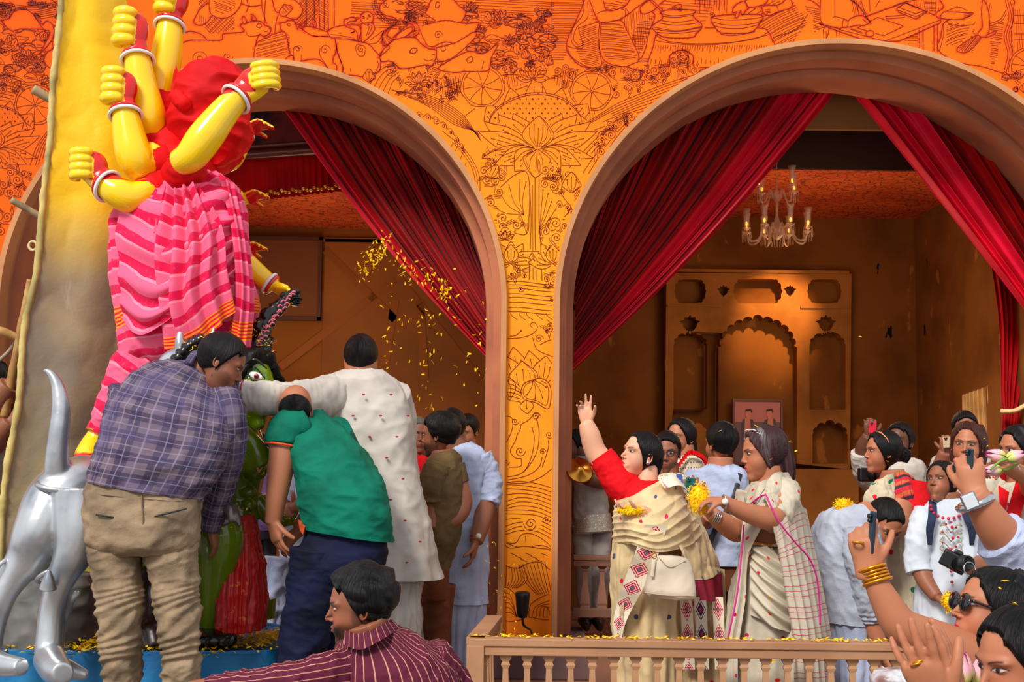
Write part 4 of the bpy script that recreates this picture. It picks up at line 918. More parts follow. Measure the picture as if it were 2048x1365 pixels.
# ================= head sculpt =================
def _el(X, c, r, s=None):
    q = (X-np.array(c))/np.array(r); k = np.linalg.norm(q, axis=1); return (k-1)*min(r)*1.0
def _cap(X, a, b, ra, rb):
    a = np.array(a, float); b = np.array(b, float); ab = b-a; t = np.clip(((X-a)@ab)/(ab@ab), 0, 1)
    return np.linalg.norm(X-a-t[:, None]*ab, axis=1)-(ra+(rb-ra)*t)
def _su(a, b, k): h = np.clip(.5+.5*(b-a)/k, 0, 1); return b*(1-h)+a*h-k*h*(1-h)
def _ss(a, b, k): h = np.clip(.5-.5*(a+b)/k, 0, 1); return a*(1-h)-b*h+k*h*(1-h)
def head_sdf(X, fem, fat, nose):
    """head in units of its height (crown z=.5, chin z=-.5), face towards -y"""
    Y = X*np.array((1, 1, 1)); Y[:, 0] = np.abs(Y[:, 0])
    d = _el(Y, (0, .055, .13), (.298+.01*fat, .375, .37))
    d = _su(d, _el(Y, (0, -.12, .06), (.256-.012*fem, .265, .36)), .08)
    d = _su(d, _el(Y, (0, -.13, -.22), (.215+.03*fat-.036*fem, .235, .265)), .10)
    d = _su(d, _el(Y, (.13, -.17, -.14), (.12+.02*fat-.014*fem, .15, .14)), .08)
    d = _su(d, _el(Y, (0, -.30, -.42), (.075-.012*fem, .07, .07)), .08)
    d = _su(d, _el(Y, (0, -.325, .10-.0*fem), (.19, .05, .035+.008*(1-fem))), .06)
    d = _ss(d, _el(Y, (.118, -.405, .035), (.062, .055, .036)), .045)
    d = _su(d, _el(Y, (.115, -.305, .028), (.062, .060, .042)), .012)
    d = _su(d, _cap(Y, (0, -.355, .06), (0, -.430-.018*nose, -.105), .022, .034), .035)
    d = _su(d, _el(Y, (.040, -.385, -.125), (.034, .042, .026)), .018)
    d = _su(d, _el(Y, (0, -.34, -.25), (.105, .055, .085)), .04)
    d = _su(d, _cap(Y, (0, -.398, -.222), (.062, -.362, -.232), .017, .008), .010)
    d = _su(d, _cap(Y, (0, -.392, -.268), (.052, -.362, -.262), .021, .009), .010)
    return d
def head_dirs(nu=120, nv=96):
    u = np.linspace(-pi, pi, nu, endpoint=False); u = u-.62*np.sin(u)*1.0; v = np.linspace(0, pi, nv); v = v+.10*np.sin(2*v)
    U, W = np.meshgrid(u, v); return np.stack([np.sin(W)*np.sin(U), -np.sin(W)*np.cos(U), np.cos(W)], 2).reshape(-1, 3)
HD = {}
def head_base(fem=0, fat=0, nose=0, hi=0):
    k = (fem, fat, nose, hi)
    if k not in HD:
        nu, nv = (200, 170) if hi else (120, 96); D_ = head_dirs(nu, nv); O = np.array((0, -.06, -.04)); lo = np.zeros(len(D_))+.05; hi_ = np.zeros(len(D_))+.8
        for _ in range(18):
            m = (lo+hi_)/2; s = head_sdf(O+D_*m[:, None], fem, fat, nose); ins = s < 0; lo = np.where(ins, m, lo); hi_ = np.where(ins, hi_, m)
        HD[k] = (O+D_*lo[:, None], D_, nu, nv)
    return HD[k]
SKIN = {'fair': (224, 164, 132), 'mid': (198, 128, 92), 'tan': (178, 112, 80), 'brown': (142, 86, 60), 'dark': (104, 62, 44)}
def sstep(x, a, b): t = np.clip((x-a)/(b-a), 0, 1); return t*t*(3-2*t)
def paint_face(X, skin, fem, lips, beard, bindi, brow, age, eyes, gaze=0, shut=0):
    c = np.array(lin(SKIN[skin] if isinstance(skin, str) else skin)[:3]); n = SN(9, 8, 3)(X)[:, None]
    C_ = c*(1+.07*n); ax = np.abs(X[:, 0]); x, y, z = X.T; front = y < -.12
    def put(m, col, k=1): 
        nonlocal C_; m = (np.clip(m, 0, 1)*k)[:, None]; C_ = C_*(1-m)+np.array(lin(col)[:3])*m
    # rosy cheeks, darker tone in the eye sockets
    put(np.exp(-((ax-.15)**2+(z+.12)**2)/.006)*front, (214, 96, 74), .25)
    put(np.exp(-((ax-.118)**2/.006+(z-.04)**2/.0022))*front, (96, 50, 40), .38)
    if beard:
        m = sstep(-z-.25*np.clip(ax-.14, 0, .1)*-4+.05*n[:, 0], .19, .29)*sstep(.06-y, 0, .08)*(1-np.exp(-((ax)**2/.004+(z+.245)**2/.0012)))
        m = np.maximum(m, np.exp(-((ax-.035)**2/.0035+(z+.178)**2/.00028))*front*1.2)
        m = np.maximum(m, sstep(-z, -.05, .06)*sstep(ax, .20, .235)*sstep(.05-y, 0, .04)*sstep(y+.17, 0, .06)*.9)
        put(m*(.8+.3*n[:, 0]), (22, 15, 13), beard)
    # eye: almond
    ex, ez = (ax-.118), (z-.033-.10*np.clip(ax-.118, -1, .05)); op = .0215*(1-shut)
    al = 1-(ex/.068)**2; lid = np.abs(ez)/(op*np.clip(al, .01, 1)+1e-6)
    inside = sstep(1.15-lid, 0, .3)*(al > 0)*front
    if not shut > .7:
        put(inside, (188, 172, 162)); g = (x-np.sign(x)*.118-gaze)
        put(sstep(.031-np.sqrt(g*g+ez*ez), 0, .007)*inside, eyes); put(sstep(.011-np.sqrt(g*g+ez*ez), 0, .004)*inside, (8, 5, 5))
    lash = np.exp(-((ez-op*np.sqrt(np.clip(al*1.0, 0, 1)))/.0075)**2)*(np.abs(ex) < .076)*front
    put(lash, (18, 10, 8), .95 if fem else .75)
    put(np.exp(-((ez+op*np.sqrt(np.clip(al, 0, 1)))/.006)**2)*(np.abs(ex) < .062)*front, (40, 22, 18), .7 if fem else .4)
    bz = z-.108-.16*(ax-.11)+1.6*(ax-.13)**2; put(np.exp(-(bz/(.011 if fem else .017))**2)*sstep(ax, .03, .055)*sstep(.205-ax, 0, .03)*front, brow, .92)
    # nostrils, lips
    put(np.exp(-((ax-.030)**2/.00022+(z+.148)**2/.00012))*front, (54, 22, 16), .8)
    lw = .072; lz = z+.243; wv = np.clip(1-(ax/lw)**2, 0, 1)
    up = (lz > -.002)*sstep(.034*wv+.004*np.cos(ax*80)-lz, 0, .008); dn = (lz <= -.002)*sstep(.040*wv+lz, 0, .008)
    put((up+dn)*(wv > 0)*front, lips); put(np.exp(-((lz+.002)/.0055)**2)*(ax < lw*.95)*front, (70, 22, 20), .75)
    if bindi: put(sstep(.017-np.sqrt(x*x+(z-.135)**2), 0, .006)*front, (200, 10, 20))
    if age: put((np.exp(-((np.abs(ax-.085-.25*(-.13-z))/.008)**2))*sstep(-z, .12, .17)*sstep(.28+z, 0, .04))*front, (110, 60, 44), .45*age)
    return np.clip(C_, 0, 1)
def hair_mask(X, style):
    """>0 where hair grows; unit-head coordinates"""
    x, y, z = X.T; ax = np.abs(x)
    if style == 'short': hl = .235+.0*ax; m = np.minimum((z-.20)*1+(y+.20)*1.9+.12, 1); m = np.where(y > .0, (z+.13+(y-.0)*.45)*1.0, m); side = (z+.04)+(y+.08)*2.0; m = np.where(ax > .2, np.minimum(m, side), m); return np.minimum(m, (z+.30))
    if style == 'bald': m = hair_mask(X, 'short'); return np.minimum(m, .06-z)
    m = (z-.262+.4*ax*ax)+(y+.245)*1.5; m = np.where(ax > .15, np.maximum(m*1.2, (z-.20)+(y+.27)*1.8), m); m = np.where(y > .05, np.maximum(m, z+.42), m); m = m+.012*np.sin(ax*60)
    return m
def head(P_, px, py, h, yaw, pitch=0, roll=0, dy=0, skin='mid', fem=0, fat=0, nose=0, style='short', hair=(14, 11, 12), thick=.045, lips=None, beard=0, bindi=0, brow=(16, 10, 9), age=0, eyes=(46, 24, 14), grey=0, hi=0, gaze=0, shut=0, part=0, spike=0, ear=True, hairtint=None, curl=0):
    """adds head to the person's body mesh and hair as child. px,py: centre of the skull box; h: crown-chin height in px"""
    s = h*MPP(py, P_.Y+dy); c = P(px, py, P_.Y+dy)
    R = np.array((Matrix.Rotation(radians(-yaw), 3, 'Z') @ Matrix.Rotation(radians(roll), 3, 'Y') @ Matrix.Rotation(radians(-pitch), 3, 'X')))
    X, D_, nu, nv = head_base(fem, fat, nose, hi)
    lips = lips or ((176, 30, 60) if fem else (150, 74, 62))
    col = paint_face(X, skin, fem, lips, beard, bindi, brow, age, eyes, gaze, shut)
    hm = hair_mask(X, style)
    base = sstep(hm, -.01, .02)[:, None]; hc = np.array(lin(hair)[:3]); col = col*(1-base*.92)+hc*base*.92
    T = lambda V: V@R.T*s+np.array(c)
    P_.head_T = (R, s, np.array(c)); f = grid_faces(nv, nu, True); P_.skin_post.append((T(X), f, col))
    if ear:
        g = G()
        for sx in (-1, 1):
            cx = np.array((sx*.292, .02, -.03)); E_ = []
            t = np.linspace(0, 1, 7)
            ellip(g, cx, (.022, .055, .105), 14, 10, rot=np.array(Matrix.Rotation(sx*.28, 3, 'Z') @ Matrix.Rotation(-.22, 3, 'X')))
            tube3(g, [(sx*(.290+.026), -.02+.06*math.sin(a)+.028, -.02+.095*math.cos(a), .012) for a in np.linspace(.1-.9, 3.4, 9)], nu=6)
        V = np.concatenate(g.v); k = np.array(lin(SKIN[skin] if isinstance(skin, str) else skin)[:3])
        P_.skin_post.append((T(V), g.f, np.broadcast_to(k*np.array((1.02, .86, .82)), (len(V), 3))))
    # hair shell
    if style is None: return
    n = X-np.array((0, .04, .05)); n /= np.linalg.norm(n, axis=1, keepdims=True)
    th = thick*sstep(hm, -.005, .09)*(1+.25*SN(3, 6, 4)(X))-.012*(hm < .015)
    if style in ('short', 'bald') : th = th*(.45+.55*sstep(X[:, 2], -.1, .2)) if style == 'short' else th*.6
    a = np.arctan2(X[:, 0]-part, .25-X[:, 1]); st_ = np.sin(a*70+4*SN(5, 6, 9)(X)+(X[:, 2]*30 if style != 'short' else 0))*.5+np.sin(a*151+X[:, 1]*20)*.3
    th = th+st_*.0055*(hm > 0)
    if spike: th = th+spike*np.clip(SN(16, 10, 8)(X), 0, 2)*sstep(X[:, 2], .2, .4)
    if style == 'fem': th = th-.022*np.exp(-(X[:, 0]-.03)**2/.0004)*(X[:, 1] < .15)*(hm > 0)
    if curl: th = th+curl*np.abs(SN(11, 9, 2)(X))*sstep(hm, 0, .1)
    V = X+n*th[:, None]; ok = hm > -.02
    fa_ = [q for q in f if ok[q[0]] and ok[q[1]] and ok[q[2]] and ok[q[3]]]
    H = np.array(lin(hair)[:3]); tint = np.array(lin(hairtint or (26, 20, 20))[:3]); w = np.clip(st_*.5+.2, 0, 1)[:, None]; hcol = H*(1-w*.5)+tint*w*.5
    if grey: gm = (np.clip(SN(14, 8, 6)(X*np.array((1, 1, .3)))+.1, 0, 1)*sstep(.1-X[:, 1], -.1, .2))[:, None]*grey; hcol = hcol*(1-gm)+np.array(lin((158, 148, 146))[:3])*gm
    used = np.unique(np.array(fa_).ravel()); mp = -np.ones(len(V), int); mp[used] = np.arange(len(used))
    P_.hair.add(T(V[used]), [tuple(mp[list(q)]) for q in fa_], np.stack([a*1.3, X[:, 2]+.3*X[:, 1]], 1)[used], hcol[used])
def hp(P_, *p):                                   # point in head coordinates -> world
    R, s, c = P_.head_T; return tuple(np.array(p)@R.T*s+c)
def hair_tube(P_, pts, col=(14, 11, 12), rib=9, **k):
    """hair mass from head-space rows (x,y,z,ra,rb)"""
    R, s, c = P_.head_T; q = [(*hp(P_, *p[:3]), p[3]*s, (p[4] if len(p) > 4 else p[3])*s) for p in pts]
    hc = np.array(lin(col)[:3])
    tube3(P_.hair, q, nu=40, nv=30, fold=lambda u, v, X: .012*s*np.sin(u*2*pi*rib+3*np.sin(v*4+u*9))*(1-.3*v), col=lambda u, v, X: hc*(1+.5*np.clip(np.sin(u*2*pi*rib*2+5*v), 0, 1))[:, None], **k)
# ================= hands =================
def hand(g, wrist, dirv, palm, size=.18, side=1, curl=(.3, .3, .35, .4), thumb=.5, spread=.12, tcurl=.3, fist=0, wr=None, col=None, mi=0, fat=1):
    """wrist point, finger direction, palm normal (the way the palm faces); side=+1 right hand; curl radians per joint"""
    w = np.array(wrist, float); d = np.array(dirv, float); d /= np.linalg.norm(d); n = np.array(palm, float); n -= d*(n@d); n /= np.linalg.norm(n); t = np.cross(d, n)*side  # towards the thumb
    L = size; K = dict(col=col, mi=mi)
    rot = lambda v, ax, a: v*cos(a)+np.cross(ax, v)*sin(a)+ax*(ax@v)*(1-cos(a))
    wr = wr or .145*L*fat
    tube3(g, [(*(w-d*.10*L), wr*1.05, wr*.9), (*w, wr*1.05, wr*.8), (*(w+d*.16*L), .20*L*fat, .115*L*fat), (*(w+d*.36*L), .235*L*fat, .10*L*fat), (*(w+d*.47*L), .225*L*fat, .075*L*fat)], nu=20, e=2.5, up=n, **K)
    for i in range(4):
        o = (1.5-i)*.112*L*fat; b = w+d*(.44-.02*abs(i-1.2))*L+t*o; ln = (.40, .445, .42, .335)[i]*L; a0 = (1.5-i)*spread; dd = rot(d, n, a0*side*1.0 if True else 0)
        dd = d*cos(a0)+t*sin(a0); ax = np.cross(dd, n); r = (.052, .054, .051, .045)[i]*L*fat; p = [(*(b-dd*.06*L), r)]; q = b; v = dd; c = curl[i] if not np.isscalar(curl) else curl
        p.append((*q, r*1.02))
        for j, sg in enumerate((.44, .31, .25)):
            v = rot(v, ax, c*(1.0 if j else .75)*(1.15 if j == 1 else 1)); m_ = q+v*ln*sg*.5; q = q+v*ln*sg; p.append((*m_, r*(.94-.08*j))); p.append((*q, r*(.97-.1*j)))
        tube3(g, p, nu=12, nv=20, up=n, **K); ellip(g, q, (r*.76,)*3, 8, 6, **K)
    tb = w+d*.10*L+t*.15*L*fat+n*.02*L; v = d*cos(thumb+.25)+t*sin(thumb+.25)+n*.22; v /= np.linalg.norm(v); r = .062*L*fat; p = [(*(tb-v*.04*L), r*1.3)]; q = tb; ax = np.cross(v, n*1.0-t*.6); ax /= np.linalg.norm(ax); p.append((*q, r*1.35))
    for j, sg in enumerate((.22, .17, .14)):
        q = q+v*L*sg; p.append((*q, r*(1.1, .95, .8)[j])); v = rot(v, ax, tcurl)
    tube3(g, p, nu=12, nv=16, up=n, **K); ellip(g, q, (r*.78,)*3, 8, 6, **K)
# ================= person =================
def skin_mat():
    return mat('skin', fn=lambda: attr(), rough=.5, spec=.35, sub=.06)
M_skin = skin_mat()
def hair_mat():
    def h(): u, v, _ = coords('UV'); return noise(1, vec(u*34, v*2.2), 4)
    return mat('hair', fn=lambda: (lambda k: mix(attr(), (4, 3, 4), k.smooth(.42, .62, 0, .75)))(h()), rough=.45, spec=.22, bump=h, bstr=.9, bdist=.006)
M_hair = hair_mat()
class Person:
    def __init__(s, Y, label, x=None, name='person', group=None, skin='mid', z=0, cat='person'):
        s.Y = Y; s.skin = skin; s.c = np.array(lin(SKIN[skin] if isinstance(skin, str) else skin)[:3])
        s.E = empty(name, label, cat, (P(x or 1024, 1300, Y).x, Y, z), group); s.body = G(); s.skin_post = []; s.hair = G(); s.n = 0; s.anchor = None
    def limb(s, pts, **k):
        limb(s.body, pts, s.Y, **k); a = P(*pts[0][:2], s.Y+pts[0][2])
        if s.anchor is None: s.anchor = a
        else: b = s.anchor; m = (a+b)/2+Vector((0, .02, -.02)); tube3(s.body, [(*b, .03), (*m, .03), (*a, .03)], nu=10)   # body continues under the clothes
        return s
    def hand(s, px, py, d, palm, dy=0, size=None, **k):
        hand(s.body, P(px, py, s.Y+dy), d, palm, size=size or .175, **k); return s
    def head(s, *a, **k): k.setdefault('skin', s.skin); head(s, *a, **k); return s
    def wear(s, name, m, fn=None, label=None, under=0):
        g = G(); fn(g); o = g.obj(name, m); adopt(o, s.last if under else s.E)
        if not under: s.last = o
        if label: o['label'] = label
        return o
    def part(s, g, name, m, label=None, smooth=True):
        o = g.obj(name, m, smooth=smooth); adopt(o, s.E); s.lastp = o
        if label: o['label'] = label
        return o
    def sub(s, g, name, m): o = g.obj(name, m); adopt(o, s.lastp); return o
    def done(s, vox=.0055, mats=None, color=None, smooth=2):
        g = G()
        if s.body.n:
            me = voxel(s.body.mesh('b'), vox, smooth); k = len(me.vertices); V = np.empty(k*3); me.vertices.foreach_get('co', V); V = V.reshape(-1, 3)
            col = color(V) if color else s.c*(1+.06*SN(16, 8, 2)(V)[:, None])
            g.add(V, [tuple(p.vertices) for p in me.polygons], None, col)
        for V, f, c in s.skin_post: g.add(V, f, None, c)
        o = g.obj('body', mats or M_skin); adopt(o, s.E)
        if s.hair.n: adopt(s.hair.obj('hair', M_hair), s.E)
        return s.E
def jewel(g, c, r, t, ax, nu=24, **k):
    """ring/bangle: centre, radius, tube radius, axis"""
    ax = np.array(ax, float); ax /= np.linalg.norm(ax); a = np.cross(ax, (0.3, .9, .2)); a /= np.linalg.norm(a); b = np.cross(ax, a); c = np.array(c)
    A = np.empty((nu+1, 10, 3))
    for i in range(nu+1):
        th = i/nu*2*pi; d = a*cos(th)+b*sin(th); ph = np.arange(10)/10*2*pi; A[i] = c+d*r+np.outer(np.cos(ph), d)*t+np.outer(np.sin(ph), ax)*t
    return finish_loft(g, A, True, cap=False, **k)
# ================= fold presets =================
def crease(amp=.012, f=(5, 5, 5), seed=1, sharp=1.0, f2=2.6):
    a = SN(1, 9, seed); b = SN(1, 9, seed+50); e = SN(1, 9, seed+90); f = np.array(f)*2.7
    def fn(u, v, X):
        n = a(X*f); m = b(X*f*f2); return amp*(.8*np.clip(1-np.abs(n), 0, 1)**2.2*sharp-.4+.5*np.clip(1-np.abs(m), 0, 1)**1.5+.16*np.clip(1-np.abs(e(X*f*5.5)), 0, 1)**2)
    return fn
def pleat(k, amp, wob=1.5, top=0):
    return lambda u, v, X: amp*(np.abs(np.sin(u*pi*k+wob*np.sin(u*13+v*2)))-.5)*(top+(1-top)*v)
def addf(*fs): return lambda u, v, X: sum(f(u, v, X) for f in fs)
def V3(px, py, Y): return P(px, py, Y)
# ================= painted backdrop panel =================
def bd():
    x, y, z = coords('Object'); n = noise(1.1, detail=2)
    g1 = mix((158, 138, 104), (132, 120, 100), noise(2.5).smooth(.3, .7))
    t = (z+n*.9).smooth(2.85, 3.35); c = mix(g1, (246, 200, 12), t)
    c = mix(c, (196, 176, 92), ((x+n*.3).smooth(-2.62, -2.35, 1, 0))*(z.smooth(2.6, 3.0))*.75)
    m = noise(1.3, vec(x*1.2, y, z*.5+4.0), 2).smooth(.52, .66)*(z.smooth(.9, 1.5, 1, 0)); c = mix(c, (236, 200, 20), m*.85)
    m = (x-.0).smooth(-2.28, -2.02)*(z.smooth(1.5, 1.9, 1, 0)); c = mix(c, (250, 205, 10), m*.85)
    return mix(c, (214, 208, 200), noise(8, vec(x, y, z*.2), 5).smooth(.62, .75, 0, .5))
M_bd = mat('backdrop_spray_paint', fn=bd, rough=.45, spec=.4, bump=lambda: noise(6, detail=4)+noise(60)*.15, bstr=.3, bdist=.02)
LE = [(130, -120), (126, -40), (118, 60), (106, 170), (100, 280), (86, 400), (74, 540), (48, 660), (38, 800), (12, 950), (2, 1080), (-4, 1310)]
RE = [(225, -120), (240, -40), (262, 60), (300, 170), (330, 280), (330, 400), (300, 540), (290, 660), (260, 760), (235, 900), (240, 1080), (250, 1310)]
gg = G(); sheet(gg, [[(a[0], a[1], .0), (a[0]*.8+b[0]*.2, a[1]*.8+b[1]*.2, .05), ((a[0]+b[0])/2, (a[1]+b[1])/2, .10), (a[0]*.2+b[0]*.8, a[1]*.2+b[1]*.8, .22), (b[0], b[1], .34)] for a, b in zip(LE, RE)], 6.55, nu=60, nv=160, fold=crease(.014, (1.6, 1, 1.4), 5))
E = empty('backdrop_panel', 'tall grey and yellow sprayed cloth backdrop panel behind the goddess statue', 'backdrop', tuple(P(60, 1310, 6.55)))
o = adopt(gg.obj('stretched_cloth', M_bd), E); m = o.modifiers.new('s', 'SOLIDIFY'); m.thickness = .03; m.offset = 0
gg = G(); tube3(gg, [(*P(a, b, 6.54), .017) for a, b in LE], nu=12, nv=150, fold=crease(.008, (9, 9, 9), 2)); adopt(gg.obj('rolled_edge', mat('panel_edge', fn=vary((206, 184, 110), .12, 6), rough=.7)), E)
M_bamboo = mat('bamboo', fn=lambda: mix((206, 164, 96), (150, 104, 54), noise(5).smooth(.35, .7)), rough=.5, spec=.4)
M_bamboo2 = mat('weathered_bamboo', fn=vary((168, 146, 110), .15, 9), rough=.6)
def pole(a, b, Y, dy, r, label, m=None, n=4):
    g = G(); A = P(*a, Y); B = P(*b, Y+dy); pts = []
    k = n*4
    for i in range(k+1):
        q = A.lerp(B, i/k); pts.append((*q, r*(1.16 if i % 4 == 0 and 0 < i < k else 1)))
    tube3(g, pts, nu=14, nv=k*5); return tag(g.obj('bamboo_pole', m or M_bamboo), label, 'pole')
pole((66, 178), (160, 232), 6.75, .1, .026, 'short weathered bamboo pole end sticking out beside the upper backdrop edge', M_bamboo2, 1)
pole((22, 400), (120, 455), 6.75, .1, .018, 'thin pale pole sticking out left of the backdrop at mid height', M_bamboo2, 1)
pole((-60, 640), (75, 690), 6.75, .1, .022, 'short yellow bamboo pole crossing left of the backdrop', M_bamboo, 2)
pole((62, 560), (8, 835), 6.75, .02, .022, 'long upright bamboo pole leaning along the backdrop edge', M_bamboo, 3)
pole((48, 700), (4, 1000), 6.9, .02, .022, 'dark bamboo pole behind the long leaning bamboo pole', M_bamboo2, 3)
gg = G(); jewel(gg, P(66, 492, 6.75), .024, .008, (.2, 1, .1)); tag(gg.obj('pipe_ring', mat('pale_pipe', (214, 190, 140), rough=.5)), 'small pale ring on the left edge of the backdrop panel', 'ring')
gg = G(); tube3(gg, [(*P(45, 660, 6.85), .010), (*P(20, 700, 6.85), .010), (*P(-10, 730, 6.85), .010), (*P(-40, 770, 6.85), .010)]); tag(gg.obj('rope', mat('rope', (160, 142, 118), rough=.9)), 'grey rope tied to the bamboo at the left edge', 'rope')
# ================= blue platform =================
M_blue = mat('blue_cloth', fn=vary((14, 132, 190), .14, 3, (6, 96, 150)), rough=.6, bump=lambda: noise(7)+noise(50)*.2, bstr=.4, bdist=.02)
M_petal = mat('marigold_petal', fn=vary((255, 212, 6), .1, 30, (250, 176, 0)), rough=.6, spec=.2)
zp = P(450, 1290, 6.3).z
E = empty('platform', 'blue cloth covered platform under the statues strewn with yellow petals', 'platform', (P(300, 1300, 6.2).x, 6.2, -.45))
gg = G(); A = []
ring = [P(-120, 1330, 5.95), P(160, 1330, 5.95), P(470, 1340, 6.0), P(560, 1300, 6.15), P(566, 1262, 6.9), P(300, 1255, 7.2), P(-120, 1255, 7.2)]
rr = cr([tuple(q)[:2] for q in ring]+[tuple(ring[0])[:2]], 120); 
A = np.array([[(x, y, z) for x, y in rr] for z in (-.45, 0, zp-.02, zp)])
finish_loft(gg, np.array([cr(A[:, i], 24) for i in range(A.shape[1])]).transpose(1, 0, 2)[:, :-1], True, fold=crease(.012, (3, 3, 3), 8)); adopt(gg.obj('cloth_cover', M_blue), E)
# ================= goddess statue =================
STY = 6.45
M_yel = mat('yellow_enamel', fn=lambda: mix(attr(), (250, 150, 10), noise(2.2).smooth(.55, .8, 0, .35)), rough=.22, spec=.5, coat=.4)
GS = Person(STY, 'yellow ten-armed goddess statue with red wrapped head and pink striped sari', 400, name='goddess_statue', cat='statue'); GE = GS.E
ye = np.array(lin((255, 208, 4))[:3]); rd = np.array(lin((214, 8, 10))[:3])
def arm_fist(pts, fist, d, palm, dy=0, side=1, size=.205, curlv=1.35, red=True, open_=False, thumb=.3):
    g = G(); limb(g, [(a, b, dy+c, w) for a, b, c, w in pts], STY)
    a, b = pts[0][:2]; W_ = P(a, b, STY+dy+pts[0][2])
    hand(g, W_, d, palm, size=size, side=side, curl=(curlv,)*4 if not open_ else (.25, .35, .45, .55), thumb=thumb, tcurl=.5, spread=.02, fat=1.12, wr=.034)
    me = voxel(g.mesh('a'), .0048, 2); V = np.empty(len(me.vertices)*3); me.vertices.foreach_get('co', V); V = V.reshape(-1, 3)
    dn = np.array(d, float); dn /= np.linalg.norm(dn); n = np.array(palm, float); n -= dn*(n@dn); n /= np.linalg.norm(n)
    me.calc_loop_triangles() if False else None
    N_ = np.empty(len(me.vertices)*3); me.vertices.foreach_get('normal', N_); N_ = N_.reshape(-1, 3)
    rel = V-np.array(W_); al = rel@dn; pl = rel@n; t = np.cross(dn, n)*side; tt = rel@t
    if open_: m = (al > .02)*((N_@n) > .25)
    else: m = (al > .045)*(al < .17)*(pl > -.002)*(tt > .012)*((N_@t) > .25)*(np.abs(pl-.02) < .055)
    m = (m*1.0)[:, None]; col = ye*(1-m)+rd*m
    f = [tuple(p.vertices) for p in me.polygons]; o = G().add(V, f, None, col).obj('arm', M_yel); adopt(o, GE)
    # bangles: white and red
    a2, b2 = pts[1][:2]; W2 = P(a2, b2, STY+dy+pts[1][2]); ax = np.array(W2-W_); L = np.linalg.norm(ax); ax /= L; r = pts[0][3]/2*MPP(b, STY)*1.16
    for off, c, nm, k in ((.012, (214, 16, 18), 'red_bangle', 1.0), (.030, (236, 238, 244), 'white_bangle', 1.10)):
        g = G(); jewel(g, np.array(W_)+ax*off, r*k, .0085, ax); adopt(g.obj(nm, mat(nm, c, rough=.2, coat=.5)), o)
    bpy.data.meshes.remove(me); return o
def fist_arm(pts, c, w, h, ang, dy, flip=1):
    """forearm with a closed fist: four stacked fingers wrapped over a red palm"""
    g = G(); limb(g, [(a, b, dy+q, ww) for a, b, q, ww in pts], STY, nu=30)
    k = MPP(c[1], STY+dy); C0 = np.array(P(*c, STY+dy)); ca, sa = cos(radians(ang)), sin(radians(ang))
    e1 = np.array((ca*flip, 0, -sa*flip)); e2 = np.array((sa, 0, ca)); e3 = np.array((0, -1, 0)); R3 = np.array([e1, -e3, e2]).T
    W_ = w*k; H_ = h*k
    ellip(g, C0+e2*(-.02*H_)+e1*.07*W_, (W_*.46, .052, H_*.50), 28, 20, rot=R3)
    wr = np.array(P(*pts[0][:2], STY+dy)); tube3(g, [(*wr, pts[0][3]/2*k), (*(wr*.5+C0*.5), W_*.40, .045), (*C0, W_*.42, .05)], nu=24)
    for i in range(4):
        y = (.40-i*.235)*H_; r = .136*H_; q = lambda x, z: C0+e2*y+e1*x*W_+e3*z
        tube3(g, [(*q(.06, .044), r*.8), (*q(.0, .052), r), (*q(-.2, .060), r*1.05), (*q(-.42, .045), r*1.05), (*q(-.5, .0), r), (*q(-.4, -.03), r*.8)], nu=16, up=e2); ellip(g, q(.06, .044), (r*.8,)*3, 10, 8)
    me = voxel(g.mesh('a'), .0042, 1); V = np.empty(len(me.vertices)*3); me.vertices.foreach_get('co', V); V = V.reshape(-1, 3); rel = V-C0
    x, y, z = rel@e1/W_, rel@e2/H_, rel@e3; m = ((x > .06)*(z > -.02)*(np.abs(y-.02) < .50)*((x > .20) | (z < .046) | (y < -.42)))[:, None]*1.0
    AO = adopt(G().add(V, [tuple(p.vertices) for p in me.polygons], None, ye*(1-m)+rd*m).obj('arm', M_yel), GE)
    W2 = np.array(P(*pts[1][:2], STY+dy+pts[1][2])); ax = W2-wr; ax /= np.linalg.norm(ax); r = pts[0][3]/2*k*1.14
    for off, cc, nm, kk in ((.004, (214, 16, 18), 'red_bangle', 1.0), (.024, (236, 238, 244), 'white_bangle', 1.12)):
        g = G(); jewel(g, wr+ax*off, r*kk, .009, ax-np.array((0, .35, 0))); adopt(g.obj(nm, mat(nm, cc, rough=.2, coat=.5)), AO)
fist_arm([(340, 44, 0, 46), (336, 90, 0, 58), (326, 150, 0, 64), (318, 195, 0, 58), (322, 220, .02, 50)], (348, 2), 56, 70, 8, .1)
fist_arm([(274, 112, 0, 50), (282, 165, 0, 60), (296, 225, 0, 68), (304, 255, .03, 60), (318, 280, .1, 56)], (266, 62), 60, 80, 2, -.05)
fist_arm([(250, 222, 0, 50), (258, 270, 0, 64), (270, 315, 0, 72), (285, 330, .03, 66), (312, 310, .1, 60)], (243, 178), 62, 76, 0, -.18)
fist_arm([(208, 368, 0, 50), (236, 385, 0, 62), (262, 396, .02, 64), (292, 386, .06, 58), (318, 372, .12, 56)], (181, 334), 66, 66, -2, -.24)
fist_arm([(478, 192, 0, 50), (446, 228, -.02, 60), (410, 275, -.04, 70), (382, 312, -.04, 64), (360, 325, .0, 54)], (516, 160), 76, 58, -8, -.30, -1)
arm_fist([(493, 258, 0, 32), (482, 285, 0, 38), (466, 318, 0, 40), (448, 330, 0, 36)], 0, (1, 0, .35), (.3, -.5, -1), .35, side=1, size=.18, open_=True)
arm_fist([(487, 398, 0, 32), (470, 400, 0, 38), (440, 402, 0, 40)], 0, (1, 0, .35), (.3, -.5, -1), .3, side=1, size=.17, open_=True)
arm_fist([(486, 500, 0, 32), (470, 505, 0, 38), (440, 505, 0, 40)], 0, (1, 0, .3), (.3, -.5, -1), .25, side=1, size=.16, open_=True)
